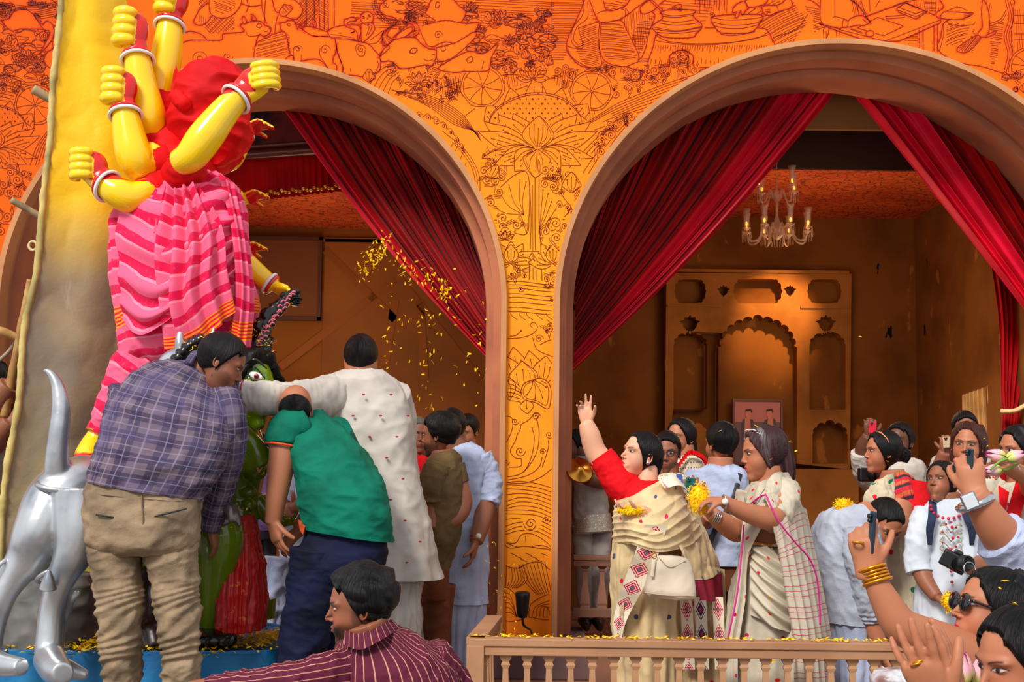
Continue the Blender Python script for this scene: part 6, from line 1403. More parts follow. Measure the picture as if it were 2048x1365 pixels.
g = G(); tube3(g, [(*P(283, 990, Y-.172), .004, .004), (*P(286, 1050, Y-.172), .004, .004), (*P(286, 1092, Y-.14), .004, .004)], nu=6); p.part(g, 'seat_seam', mat('khaki_seam', (126, 104, 80), rough=.9))
feet(p, [(244, 0), (363, 0)], Y, -.45)
# -- green polo man
Y = 5.9; p = Person(Y, 'balding man in green polo shirt and navy trousers bending forward', 650, skin='tan', z=-.45)
p.limb([(592, 850, .18, 66), (594, 825, .14, 64)]); p.limb([(562, 870, .02, 56), (566, 900, 0, 56), (560, 950, -.02, 50), (552, 1000, -.03, 42), (546, 1048, -.03, 32)]); p.hand(546, 1044, (.28, -.1, -1), (.7, .5, 0), -.03, size=.2, side=1, curl=(.25, .3, .35, .4), thumb=.35, spread=.05, wr=.036)
p.limb([(690, 900, .3, 56), (640, 1000, .35, 46), (600, 1060, .3, 36)]); p.hand(598, 1062, (-.6, -.1, -.6), (0, .5, -1), .3, size=.19, side=-1, curl=.5, wr=.034)
p.head(590, 824, 106, 172, -42, 0, .08, style='bald', fat=1, thick=.035)
p.done()
def polo(g):
    rows(g, [(560, 826, 642, 822, .16, .06), (544, 852, 692, 864, .13, .13), (572, 898, 736, 914, .08, .17), (590, 950, 765, 968, .03, .18), (599, 1010, 781, 1020, 0, .185), (606, 1056, 784, 1084, 0, .18)], Y, nu=100, nv=90, e=2.4, cap=False, fold=addf(crease(.014, (4.5, 4.5, 6), 41, f2=2.5)))
    limb(g, [(600, 852, .08, 80), (578, 860, .04, 80), (566, 876, .01, 72), (564, 892, 0, 68)], Y, nu=40, nv=30, fold=crease(.006, (9, 9, 9), 4))
    limb(g, [(660, 870, .15, 90), (690, 910, .28, 70)], Y, nu=30, nv=20)
p.wear('polo_shirt', M_polo, polo)
p.wear('cuff_trim', M_orange, under=1, fn= lambda g: jewel(g, P(564, 893, Y), 34*MPP(890, Y), .005, (.12, .15, 1)), label='orange ribbed cuff')
g = G(); sheet(g, [[(596, 1040, -.06), (612, 1046, -.12)], [(600, 1062, -.06), (606, 1070, -.1)]], Y, nu=6, nv=6); p.part(g, 'vent_trim', M_orange, label='orange side vent trim')
zb = py_at(-.40, Y)
def navy(g):
    f = crease(.014, (4, 4, 7), 51, f2=2.4)
    rows(g, [(622, 1035, 765, 1045, 0, .13), (604, 1085, 772, 1095, 0, .155), (588, 1120, 768, 1128, 0, .165), (590, 1150, 745, 1155, 0, .14)], Y, nu=80, nv=30, e=2.4, fold=f)
    limb(g, [(640, 1100, -.03, 116), (632, 1160, -.03, 112), (618, 1230, -.02, 102), (604, 1310, 0, 94), (598, 1400, 0, 88), (592, zb, 0, 84)], Y, nu=60, nv=100, fold=f)
    limb(g, [(716, 1100, .1, 112), (702, 1160, .15, 104), (684, 1230, .2, 94), (672, 1310, .22, 86), (668, 1400, .25, 80), (666, zb, .25, 78)], Y, nu=60, nv=100, fold=f)
p.wear('trousers', M_navy, navy); feet(p, [(592, 0), (666, .25)], Y, -.45)
# -- cream kurta man
Y = 6.45; p = Person(Y, 'heavy man in cream kurta seen from behind, arm stretched to the statue', 750, skin='tan', z=0)
p.limb([(722, 800, 0, 70), (722, 735, 0, 66), (722, 715, 0, 64)]); p.limb([(480, 792, -.52, 44), (452, 792, -.54, 34)]); p.hand(452, 792, (-1, 0, 0), (0, 0, -1), -.54, side=1, wr=.03)
p.head(722, 722, 100, 180, 0, 0, 0, fat=1, thick=.045)
p.done()
def kur(g):
    f = crease(.014, (4, 4, 5), 61, f2=2.3)
    rows(g, [(686, 738, 762, 740, .0, .08), (652, 756, 792, 762, 0, .13), (640, 790, 818, 812, 0, .17), (648, 860, 826, 872, 0, .19), (664, 940, 836, 945, 0, .19), (672, 1010, 850, 1015, 0, .2), (668, 1080, 866, 1085, 0, .22), (662, 1150, 882, 1158, 0, .235)], Y, nu=120, nv=110, e=2.4, cap=False, fold=lambda u, v, X: f(u, v, X)+.012*np.sin(u*2*pi*7+v*2)*sstep(v, .55, 1))
    limb(g, [(712, 800, 0, 96), (672, 796, -.06, 92), (620, 800, -.22, 80), (560, 800, -.38, 70), (510, 795, -.48, 62), (468, 790, -.52, 56)], Y, nu=60, nv=90, fold=lambda u, v, X: crease(.013, (12, 5, 5), 63)(u, v, X))
    limb(g, [(780, 790, 0, 80), (800, 850, .15, 66), (800, 920, .3, 56)], Y, nu=30, nv=30, fold=crease(.01, (8, 8, 8), 4))
p.wear('kurta', M_kurta, kur)
g = G()
for j in range(9):
    for i in range(3):
        x = 680+i*55+(j % 2)*28-abs(j-4)*2+j*4; y = 790+j*42
        if x < 690 and y < 900: continue
        if x > 815+j*4 or (x > 640 and x < 700+j*10 and y > 860): continue
        q = P(x, y, Y-.2-(.03 if j > 4 else 0)); ellip(g, q, (.009, .01, .005), 6, 4)
for x, y in ((472, 772), (472, 790), (472, 806), (480, 780), (480, 797), (480, 814), (530, 790), (560, 782), (610, 768), (640, 790), (505, 812)): ellip(g, P(x, y, Y-.52+(x-468)*.0028-.055), (.006, .03, .008), 6, 4)
[jewel(g, P(x, 790+(x-470)*.04, 5.93), (29+(x-470)*.05)*MPP(790, 5.93), .003, (1, .05, .02)) for x in (474, 486)]; p.part(g, 'crimson_motif', M_crimson_mark, label='small crimson woven motifs')['kind'] = 'stuff'
zb = py_at(.0, Y)
p.wear('dhoti', M_dhoti, lambda g: rows(g, [(672, 1100, 846, 1108, 0, .15), (664, 1180, 838, 1190, 0, .17), (672, 1270, 838, 1280, 0, .17), (680, 1350, 840, 1350, 0, .16), (690, zb-15, 840, zb-15, 0, .15)], Y, nu=140, nv=60, fold=addf(pleat(26, .03, 2, .6), crease(.02, (4, 4, 4), 8))))
feet(p, [(712, 0), (800, 0)], Y, 0)
# -- striped shirt man (foreground)
Y = 3.65; p = Person(Y, 'bearded young man in maroon striped shirt crouching in the foreground, facing left', 760, skin='brown', z=-.45)
p.limb([(745, 1330, 0, 96), (738, 1270, 0, 92), (728, 1240, -.01, 88)])
p.head(722, 1214, 152, 82, -6, 3, 0, beard=.95, thick=.085, spike=.02, curl=.035, hairtint=(40, 44, 54), hi=1, nose=1)
p.limb([(420, 1378, 0, 44), (380, 1382, 0, 38)]); p.hand(380, 1382, (-1, 0, -.1), (0, 0, -1), 0, side=-1, wr=.028)
p.done()
def sshirt(g):
    f = crease(.012, (8, 8, 9), 71, f2=2.3)
    rows(g, [(688, 1276, 786, 1252, 0, .055), (672, 1300, 840, 1278, 0, .10), (645, 1345, 905, 1325, 0, .14), (640, 1420, 925, 1400, 0, .15), (650, 1560, 915, 1560, 0, .15), (670, 1760, 900, 1760, 0, .14)], Y, nu=110, nv=90, e=2.4, fold=f, uvs=(1.1, 1.0))
    limb(g, [(700, 1340, -.05, 90), (640, 1352, -.12, 80), (560, 1364, -.14, 66), (490, 1370, -.12, 56), (420, 1376, -.08, 48)], Y, nu=60, nv=90, fold=crease(.008, (14, 8, 8), 72), uvs=(.4, .6))
    limb(g, [(850, 1320, 0, 110), (900, 1380, .05, 96), (935, 1480, .05, 84)], Y, nu=50, nv=50, fold=crease(.009, (12, 8, 8), 73), uvs=(.4, .4))
p.wear('shirt', M_stripe, sshirt)
p.wear('collar', M_stripe, under=1, fn= lambda g: sheet(g, [[(690, 1262, -.07), (720, 1268, -.11), (760, 1252, -.09), (784, 1238, .0)], [(688, 1290, -.1), (722, 1300, -.14), (770, 1276, -.12), (800, 1256, -.0)]], Y, nu=30, nv=10))
p.wear('trousers', M_navy, lambda g: rows(g, [(675, 1740, 895, 1740, 0, .14), (660, 1900, 905, 1900, -.1, .2), (670, 2010, 900, 2010, -.1, .2)], Y, nu=40, nv=20))
feet(p, [(720, -.1), (850, -.1)], Y, -.45)
# -- olive t-shirt man
Y = 7.1; p = Person(Y, 'young bearded man in olive t-shirt and brown trousers turned away to the left', 885, skin='brown')
p.limb([(888, 930, 0, 50), (885, 900, 0, 48)]); p.limb([(866, 1000, -.05, 44), (862, 1060, -.1, 36)]); p.limb([(912, 960, 0, 44), (926, 1005, -.02, 38), (915, 1035, -.06, 32), (890, 1050, -.1, 26)]); p.hand(890, 1050, (-1, 0, 0), (0, 1, 0), -.1, side=1, wr=.024)
p.head(880, 872, 86, 108, -2, 0, 0, beard=.9, thick=.085, spike=.02, curl=.02)
p.done(); zb = py_at(0, Y)
p.wear('t_shirt', M_olive, lambda g: (rows(g, [(868, 908, 912, 902, 0, .06), (852, 925, 922, 922, 0, .11), (850, 970, 926, 965, 0, .13), (852, 1030, 924, 1025, 0, .135), (856, 1090, 914, 1090, 0, .14), (850, 1130, 892, 1152, 0, .14)], Y, nu=80, nv=70, fold=crease(.014, (6, 6, 7), 81, f2=2.4), cap=False), limb(g, [(880, 930, -.06, 60), (866, 970, -.08, 58), (864, 1004, -.08, 52)], Y, nu=30, nv=30, fold=crease(.008, (9, 9, 9), 5)), limb(g, [(905, 930, 0, 50), (914, 968, 0, 50)], Y, nu=30, nv=20)))
p.wear('trousers', M_brownp, lambda g: (rows(g, [(850, 1110, 900, 1120, 0, .12), (848, 1160, 898, 1165, 0, .13), (850, 1200, 895, 1200, 0, .1)], Y, nu=50, nv=20), limb(g, [(868, 1170, 0, 60), (872, 1250, 0, 50), (872, zb-15, 0, 44)], Y, nv=40, fold=crease(.01, (6, 6, 8), 4)), limb(g, [(884, 1170, .08, 56), (880, 1250, .1, 46), (880, zb-15, .1, 40)], Y, nv=40)))
feet(p, [(868, 0), (880, .1)], Y, 0)
# -- blue-white kurta man with watch
Y = 7.45; p = Person(Y, 'man in translucent white kurta with wristwatch standing beside the pillar', 935, skin='brown')
p.limb([(915, 900, 0, 44), (908, 865, 0, 44)]); p.limb([(972, 1000, -.06, 44), (964, 1045, -.15, 36), (952, 1085, -.22, 28)]); p.hand(950, 1086, (-.15, -.1, -1), (-1, 0, 0), -.22, size=.19, side=-1, curl=.35, spread=.05, wr=.028)
p.head(902, 860, 80, 150, 0, 0, 0, thick=.06)
p.done(); zb = py_at(0, Y)
def kb(g):
    rows(g, [(895, 892, 940, 884, 0, .06), (895, 915, 968, 908, 0, .12), (898, 960, 975, 955, 0, .14), (895, 1040, 972, 1040, 0, .15), (890, 1120, 974, 1120, 0, .155), (888, 1204, 976, 1206, 0, .16)], Y, nu=90, nv=80, cap=False, fold=lambda u, v, X: crease(.014, (5, 5, 4), 91, f2=2.4)(u, v, X)+.008*np.sin(u*2*pi*8)*v)
    limb(g, [(955, 915, 0, 60), (972, 950, 0, 56), (976, 985, -.04, 54), (973, 1010, -.07, 50)], Y, nu=40, nv=50, fold=crease(.012, (9, 9, 14), 92))
p.wear('kurta', M_white2, kb)
p.wear('dhoti', M_white2, lambda g: rows(g, [(892, 1190, 972, 1192, 0, .14), (890, 1270, 968, 1275, 0, .15), (892, zb-25, 955, zb-18, 0, .14)], Y, nu=90, nv=40, fold=addf(pleat(18, .025, 2, .5))))
g = G(); jewel(g, P(953, 1074, Y-.21), .031, .006, (.1, 0, 1)); p.part(g, 'watch_strap', M_tag); g = G(); lathe(g, [(.001, -.004), (.016, -.004), (.016, .004), (.001, .005)], P(957, 1073, Y-.245), 16, rot=np.array(Matrix.Rotation(pi/2, 3, 'X'))); p.sub(g, 'watch_dial', mat('watch_white', (230, 224, 210), rough=.2))
g = G(); jewel(g, P(944, 1106, Y-.23), .011, .003, (.1, 0, 1), 12); p.part(g, 'ring', M_goldj)
feet(p, [(908, 0), (945, 0)], Y, 0)
def bystander(Y, label, hx, hy, h, yaw, top, rowsv, m, skin='brown', group=None, zt=0, legs=None, legm=None, cap=True, **hk):
    p = Person(Y, label, hx, skin=skin); q = rowsv[0]; mx_ = (q[0]+q[2])/2
    p.limb([(mx_, q[1]+h*.35, 0, h*.52), (hx*.5+mx_*.5, q[1], 0, h*.5), (hx, hy+h*.2, 0, h*.5)])
    p.head(hx, hy, h, yaw, **hk); p._done = p.done
    zb = py_at(zt+.06, Y); last = rowsv[-1]
    p.wear(top, m, lambda g: rows(g, rowsv, Y, nu=80, nv=70, cap=False, fold=crease(.012, (6, 6, 6), int(hx), f2=2.4)))
    cx = (last[0]+last[2])/2; w2 = (last[2]-last[0])/2*.8
    p.wear('trousers', legm or M_gray, lambda g: (rows(g, [(cx-w2, last[1]-20, cx+w2, last[1]-20, 0, .12), (cx-w2, last[1]+20, cx+w2, last[1]+20, 0, .12)], Y, nu=40, nv=10), [limb(g, [(cx+k*w2*.5, last[1], 0, w2*1.1), (cx+k*w2*.5, (last[1]+zb)/2, 0, w2*.8), (cx+k*w2*.5, zb, 0, w2*.66)], Y, nv=24) for k in (-1, 1)]))
    feet(p, [(cx-w2*.5, 0), (cx+w2*.5, 0)], Y, zt); return p
p = bystander(8.1, 'clean shaven young man whose face shows between the kurta man and pillar', 935, 864, 66, 30, 'shirt', [(915, 902, 955, 902, 0, .06), (900, 915, 972, 915, 0, .11), (898, 1000, 972, 1000, 0, .12), (900, 1110, 970, 1110, 0, .12)], M_white, skin='tan', pitch=-14, thick=.06); p.done()
p = bystander(7.7, 'grey haired man with red scarf half hidden behind the olive shirt man', 836, 872, 72, -15, 'shirt', [(820, 912, 858, 912, 0, .07), (806, 925, 872, 925, 0, .12), (804, 1010, 874, 1010, 0, .13), (806, 1120, 872, 1120, 0, .13)], M_redb, hair=(120, 110, 106), hairtint=(190, 184, 180), age=1, thick=.04); p.done()
p = bystander(7.9, 'man in white shirt partly visible between the demon statue and the green polo man', 640, 900, 80, 60, 'shirt', [(620, 942, 660, 942, 0, .07), (560, 960, 690, 960, 0, .13), (555, 1020, 690, 1030, 0, .14), (560, 1130, 688, 1130, 0, .14)], M_white, legm=M_dhoti)
p.limb([(575, 990, -.1, 44), (560, 1030, -.2, 38), (585, 1020, -.3, 32)]); p.hand(588, 1016, (1, 0, .3), (0, 1, 0), -.3, side=1, wr=.026); p.wear('sleeve', M_white, lambda g: limb(g, [(580, 965, -.05, 56), (565, 985, -.1, 54), (560, 1010, -.15, 50)], 7.9, nv=30, fold=crease(.008, (9, 9, 9), 4))); p.done()
p = bystander(8.3, 'person in purple shirt and white cloth barely visible left of the green polo man', 520, 905, 74, 20, 'shirt', [(500, 945, 540, 945, 0, .07), (486, 960, 562, 960, 0, .12), (490, 1060, 560, 1060, 0, .12)], cloth('purple_cotton', (120, 84, 140)), legm=M_tag); p.done()
g = G(); rows(g, [(528, 1112, 580, 1118, 0, .05), (524, 1160, 576, 1165, 0, .07), (528, 1210, 572, 1215, 0, .08), (538, 1255, 566, 1255, 0, .06), (540, 1335, 566, 1335, 0, .06)], 7.3, nu=60, nv=50, fold=addf(pleat(12, .02, 2, .4), crease(.02, (6, 6, 6), 4))); tag(g.obj('white_cloth', M_white2), 'crumpled white cloth hanging between the demon skirt and the navy trousers', 'cloth')
# -- left edge helper
Y = 6.9; p = Person(Y, 'dark haired helper cut off by the left edge behind the bamboo poles', -20, skin='brown')
p.limb([(-20, 840, 0, 60), (-15, 800, 0, 52)]); p.limb([(-40, 850, -.05, 70), (-5, 800, -.1, 60), (20, 770, -.12, 44)]); p.limb([(-30, 900, -.05, 60), (5, 862, -.1, 48), (22, 842, -.12, 36)]); p.hand(20, 845, (1, 0, .5), (0, 1, 0), -.12, side=1, curl=.9, wr=.028); p.hand(18, 772, (.5, 0, .8), (0, 1, 0), -.12, side=-1, curl=.9, wr=.028)
p.head(-12, 765, 84, 150, -10, thick=.06); p.done()
p.wear('shirt', M_gray, lambda g: rows(g, [(-45, 815, 5, 815, 0, .07), (-80, 835, 20, 845, 0, .12), (-85, 960, 12, 960, 0, .14), (-85, 1080, 10, 1080, 0, .14)], Y, nu=60, nv=50, fold=crease(.012, (6, 6, 6), 3)))
p.wear('trousers', M_navy, lambda g: rows(g, [(-82, 1060, 8, 1060, 0, .13), (-80, 1200, 6, 1200, 0, .13), (-76, py_at(0, Y), 0, py_at(0, Y), 0, .11)], Y, nu=40, nv=20)); 
# ================= right group =================
def bangle(p, px, py, dy, r, t, ax, name, m, n=1, gap=.008):
    for i in range(n):
        g = G(); a = np.array(ax, float); a /= np.linalg.norm(a); jewel(g, np.array(P(px, py, p.Y+dy))+a*gap*i, r, t, ax); p.part(g, name, m)
# -- cymbal man
Y = 9.0; p = Person(Y, 'man in grey sequinned kurta holding brass cymbals beside the right arch pillar', 1185, skin='dark')
p.limb([(1172, 925, 0, 40), (1160, 895, 0, 38)]); p.limb([(1216, 945, -.02, 40), (1204, 962, -.15, 34), (1172, 958, -.28, 26)]); p.hand(1174, 958, (-1, 0, .4), (0, 1, 0), -.28, size=.17, side=-1, curl=.9, wr=.024)
p.head(1152, 893, 62, 70, 0, thick=.06); p.done(); zb = py_at(.26, Y)
p.wear('kurta', M_gray, lambda g: (rows(g, [(1150, 915, 1190, 912, 0, .07), (1140, 930, 1212, 930, 0, .12), (1142, 980, 1212, 980, 0, .13), (1146, 1035, 1218, 1030, 0, .14), (1146, 1068, 1224, 1062, 0, .15)], Y, nu=80, nv=60, cap=False, fold=crease(.012, (6, 6, 5), 5)), limb(g, [(1200, 925, -.02, 46), (1216, 945, -.06, 44), (1206, 962, -.14, 40)], Y, nu=30, nv=30, fold=crease(.008, (9, 9, 9), 4))))
p.wear('sequin_band', under=1, m=mat('silver_sequins', fn=lambda: mix((168, 156, 140), (250, 246, 236), noise(110).smooth(.6, .66)), rough=.35, metal=.3), fn=lambda g: rows(g, [(1148, 1030, 1221, 1026, 0, .153), (1146, 1064, 1226, 1060, 0, .163)], Y, nu=60, nv=12, cap=False))
p.wear('pyjama', M_gray, lambda g: (limb(g, [(1165, 1050, 0, 44), (1170, 1150, 0, 38), (1172, zb, 0, 30)], Y, nv=40, fold=crease(.01, (6, 6, 6), 4)), limb(g, [(1202, 1050, 0, 44), (1198, 1150, 0, 40), (1196, zb, 0, 30)], Y, nv=40, fold=crease(.01, (6, 6, 6), 6))))
feet(p, [(1170, 0), (1196, 0)], Y, .205)
g = G(); lathe(g, [(.001, .03), (.02, .028), (.035, .01), (.09, -.004), (.098, -.008), (.09, -.006), (.03, 0), (.001, .02)], P(1160, 940, 8.68), 28, rot=np.array(Matrix.Rotation(pi/2-.2, 3, 'X') @ Matrix.Rotation(.9, 3, 'Z') @ Matrix.Rotation(.35, 3, 'Y'))); tag(g.obj('cymbal', mat('brass_cymbal', (206, 146, 60), rough=.25, metal=1)), 'brass hand cymbal held by the man in grey kurta', 'cymbal')
# -- woman with lace-trimmed blouse (behind)
Y = 7.5; p = Person(Y, 'woman in crochet cream top with red ruffled trim behind the man in glasses', 1362, skin='tan')
p.limb([(1368, 915, 0, 44), (1366, 890, 0, 42)]); p.head(1362, 878, 78, 42, 2, fem=1, style='fem', bindi=1, thick=.06)
hair_tube(p, [(.0, .28, .1, .2), (.03, .38, -.15, .17), (.06, .40, -.45, .15), (.08, .36, -.72, .09)]); p.done()
p.wear('crochet_top', M_lace, lambda g: rows(g, [(1350, 912, 1392, 910, 0, .08), (1338, 935, 1414, 930, 0, .12), (1340, 1000, 1410, 1000, 0, .13), (1345, 1100, 1405, 1100, 0, .14)], Y, nu=80, nv=60, fold=crease(.01, (6, 6, 6), 4)))
g = G(); f = lambda u, v, X: .012*np.sin(u*2*pi*16)
for a in ([(1342, 948), (1356, 930), (1376, 905), (1392, 906)], [(1392, 906), (1405, 915), (1414, 930)], [(1345, 965), (1380, 960), (1418, 944)]):
    sheet(g, [[(x, y-3, -.14) for x, y in a], [(x+2, y+7, -.15) for x, y in a]], Y, nu=90, nv=6, fold=f)
p.part(g, 'ruffle_trim', M_redb, label='bright red ruffle trim'); p.wear('skirt', M_lace, lambda g: rows(g, [(1345, 1080, 1405, 1080, 0, .14), (1340, 1250, 1412, 1250, 0, .16), (1338, py_at(0.0, Y), 1414, py_at(0, Y), 0, .16)], Y, nu=60, nv=30, fold=pleat(16, .02)))
# -- man with glasses
Y = 7.05; p = Person(Y, 'bearded man in glasses holding a teal phone, partly behind the raised-arm woman', 1335, skin='brown')
p.limb([(1332, 960, 0, 52), (1333, 925, 0, 48)]); p.limb([(1385, 1010, -.1, 40), (1382, 995, -.3, 34)]); p.hand(1382, 1000, (0, -.3, 1), (0, 1, 0), -.3, side=-1, curl=.6, wr=.026); p.head(1334, 907, 84, 12, -4, beard=.6, thick=.05)
R = p.head_T; g = G()
for sx in (-1, 1): jewel(g, hp(p, sx*.12, -.44, .035), .085*p.head_T[1], .0022, tuple(np.array((0, 1, 0))@p.head_T[0].T)); tube3(g, [(*hp(p, sx*.2, -.42, .05), .0018), (*hp(p, sx*.30, -.1, .03), .0018)], nu=6)
tube3(g, [(*hp(p, -.04, -.45, .05), .0018), (*hp(p, .04, -.45, .05), .0018)], nu=6); p.part(g, 'glasses_frame', M_tag); p.done()
p.wear('kurta', M_lace, lambda g: rows(g, [(1318, 945, 1350, 945, 0, .07), (1300, 965, 1385, 962, 0, .12), (1300, 1040, 1392, 1040, 0, .13), (1305, 1160, 1388, 1160, 0, .14), (1300, py_at(.45, Y), 1390, py_at(.45, Y), 0, .14)], Y, nu=80, nv=60, fold=crease(.012, (6, 6, 6), 4)))
p.wear('neck_border', under=1, m=mat('blue_pattern', fn=booti((70, 96, 180), [(210, 214, 230)], 26, .3), rough=.7), fn=lambda g: sheet(g, [[(1352, 948, -.14), (1364, 950, -.13)], [(1358, 1000, -.16), (1370, 1000, -.15)], [(1360, 1050, -.16), (1372, 1050, -.15)]], Y, nu=8, nv=20))
p.wear('trousers', M_tag, lambda g: rows(g, [(1304, 1150, 1386, 1150, 0, .12), (1310, py_at(.1, Y), 1380, py_at(.1, Y), 0, .12)], Y, nu=40, nv=20)); feet(p, [(1325, 0), (1365, 0)], Y, 0)
phone(1380, 972, 6.68, 22, 32, 6, 20, 'teal phone held upright behind the raised-arm woman', c=(16, 110, 100))
# -- man from behind with cross strap
Y = 7.0; p = Person(Y, 'man in pale blue shirt with a dark cross strap, seen from behind', 1440, skin='tan')
p.limb([(1440, 950, 0, 54), (1441, 915, 0, 50)]); p.limb([(1400, 1000, -.05, 46), (1400, 1050, -.1, 40), (1420, 1030, -.25, 32)]); p.head(1442, 890, 84, 150, 4, 0, beard=.7, thick=.075, spike=.03); p.done()
def shb(g):
    rows(g, [(1418, 930, 1464, 928, 0, .06), (1392, 946, 1492, 944, 0, .12), (1390, 1000, 1494, 1000, 0, .14), (1396, 1070, 1490, 1070, 0, .15), (1402, 1128, 1486, 1130, 0, .155)], Y, nu=100, nv=80, cap=False, fold=crease(.015, (5, 5, 6), 15, f2=2.4))
    limb(g, [(1402, 950, 0, 58), (1388, 1000, -.04, 56), (1390, 1050, -.12, 50), (1412, 1050, -.2, 42)], Y, nu=40, nv=50, fold=crease(.010, (9, 9, 12), 16))
p.wear('shirt', M_white2, shb); g = G(); tube3(g, [(*P(1480, 948, Y-.10), .014, .004), (*P(1466, 1000, Y-.17), .014, .004), (*P(1436, 1050, Y-.19), .014, .004), (*P(1416, 1095, Y-.17), .014, .004)], nu=10, nv=30); p.part(g, 'cross_strap', M_tag)
p.wear('trousers', M_brownp, lambda g: (rows(g, [(1404, 1110, 1486, 1112, 0, .14), (1402, 1180, 1486, 1180, 0, .15)], Y, nu=40, nv=12), [limb(g, [(x, 1170, 0, 50), (x, py_at(.06, Y), 0, 40)], Y, nv=20) for x in (1424, 1464)])); feet(p, [(1424, 0), (1464, 0)], Y, 0)
# -- woman with raised arm
Y = 6.35; p = Person(Y, 'woman in cream silk sari and red blouse throwing petals with a raised arm', 1290, skin='fair')
p.limb([(1292, 985, 0, 54), (1294, 960, .0, 44), (1294, 935, .02, 42)]); p.limb([(1238, 968, 0, 60), (1215, 935, 0, 52), (1192, 905, 0, 44), (1180, 870, 0, 40), (1172, 846, 0, 30)])
p.hand(1172, 848, (-.10, -.1, 1), (-.25, -1, 0), 0, size=.172, side=1, curl=(.05, .12, .5, .6), thumb=.35, wr=.024, fat=.92)
p.limb([(1340, 1000, -.05, 56), (1345, 1045, -.15, 48), (1310, 1040, -.27, 38), (1278, 1022, -.33, 27)]); p.hand(1280, 1022, (-1, -.2, .1), (0, .1, 1), -.33, size=.165, side=-1, curl=(.3, .35, .4, .45), thumb=.5, wr=.022, fat=.9)
p.head(1282, 912, 96, 62, 12, 6, 0, fem=1, style='fem', bindi=1, thick=.035, lips=(196, 30, 80), nose=1, gaze=0, hi=1)
hair_tube(p, [(.04, .16, .28, .2, .18), (.03, .27, .05, .22, .17), (.02, .30, -.22, .21, .15), (.02, .27, -.44, .12, .1)]); 
for e_ in (-.31, .31): g = G(); ellip(g, hp(p, e_, -.0, -.12), (.012,)*3, 10, 8); p.part(g, 'earring', M_steel)
p.done()
g = G(); jewel(g, P(1173, 852, Y), .030, .0035, (.1, .15, 1)); p.part(g, 'gold_bangle', M_goldj); g = G(); jewel(g, P(1305, 1042, Y-.3), .036, .006, (1, .2, .3)); p.part(g, 'white_bangle', mat('white_shell', (236, 232, 224), rough=.2)); g = G(); jewel(g, P(1161, 812, Y-.02), .0105, .003, (0, .1, 1), 12); p.part(g, 'ring', M_steel)
p.wear('blouse', M_redb, lambda g: (rows(g, [(1262, 962, 1318, 962, 0, .07), (1240, 978, 1345, 975, 0, .12), (1232, 1020, 1350, 1015, 0, .15), (1240, 1070, 1345, 1065, 0, .14)], Y, nu=80, nv=50, fold=crease(.009, (7, 7, 7), 4)), limb(g, [(1264, 992, 0, 74), (1238, 964, 0, 68), (1214, 932, 0, 58), (1200, 912, 0, 52)], Y, nu=50, nv=50, fold=crease(.009, (9, 9, 9), 6)), limb(g, [(1325, 985, 0, 76), (1345, 1015, -.04, 62)], Y, nu=30, nv=20)))
zb = py_at(.0, Y)
def skl(g): rows(g, [(1246, 1045, 1346, 1045, 0, .14), (1232, 1100, 1352, 1100, 0, .17), (1228, 1180, 1352, 1185, 0, .175), (1232, 1270, 1346, 1270, 0, .17), (1234, 1360, 1344, 1360, 0, .16), (1230, zb-6, 1350, zb-6, 0, .17)], Y, nu=140, nv=110, fold=lambda u, v, X: crease(.016, (5, 4, 2.4), 25, f2=2)(u, v, X)+.018*np.sin(u*2*pi*11+2*np.sin(u*7)+v))
p.wear('sari_skirt', M_silk, skl)
def sw(k, a, ph=0, slant=1.5): return lambda u, v, X: a*.55*(np.abs(np.sin((v*k*1.7+u*slant+.25*np.sin(u*7+ph))*pi))**.8-.5)+crease(a*.7, (5, 5, 5), int(k*7), f2=2.2)(u, v, X)
p.wear('sari_drape', M_silk, lambda g: sheet(g, [[(1228, 1002, -.12), (1262, 990, -.20), (1305, 968, -.19), (1344, 952, -.08), (1362, 968, .03)], [(1224, 1040, -.15), (1258, 1046, -.36), (1310, 1052, -.38), (1362, 1025, -.25), (1388, 1020, .02)], [(1224, 1085, -.15), (1262, 1090, -.36), (1316, 1105, -.38), (1370, 1095, -.26), (1412, 1070, .0)], [(1218, 1150, -.15), (1240, 1160, -.22), (1290, 1130, -.32), (1372, 1140, -.24), (1440, 1130, .0)]][:3], Y, nu=100, nv=90, fold=sw(4, .015)))
p.wear('sari_fall_left', M_silk, lambda g: sheet(g, [[(1224, 1080, -.14), (1246, 1085, -.26), (1275, 1090, -.30)], [(1216, 1150, -.14), (1236, 1150, -.24), (1256, 1150, -.27)], [(1222, 1230, -.13), (1234, 1235, -.2), (1246, 1240, -.22)], [(1236, 1300, -.13), (1240, 1300, -.18), (1246, 1300, -.19)]], Y, nu=50, nv=70, fold=crease(.012, (6, 6, 3), 4)))
p.wear('embroidered_band', M_emb, lambda g: sheet(g, [[(1290, 1050, -.40), (1336, 1052, -.38)], [(1268, 1110, -.36), (1312, 1120, -.36)], [(1246, 1170, -.28), (1284, 1182, -.29)], [(1228, 1235, -.2), (1254, 1240, -.22)], [(1228, 1300, -.18), (1238, 1300, -.19)]], Y, nu=20, nv=60, uvs=(.118, 1.0), fold=lambda u, v, X: .006*np.sin(v*22)))
p.wear('embroidered_band', M_emb, lambda g: sheet(g, [[(1318, 962, -.22), (1345, 950, -.13), (1366, 968, -.02)], [(1330, 978, -.25), (1362, 972, -.17), (1388, 998, -.0)]], Y, nu=30, nv=14, uvs=(.9, .06), fold=lambda u, v, X: .0*u))
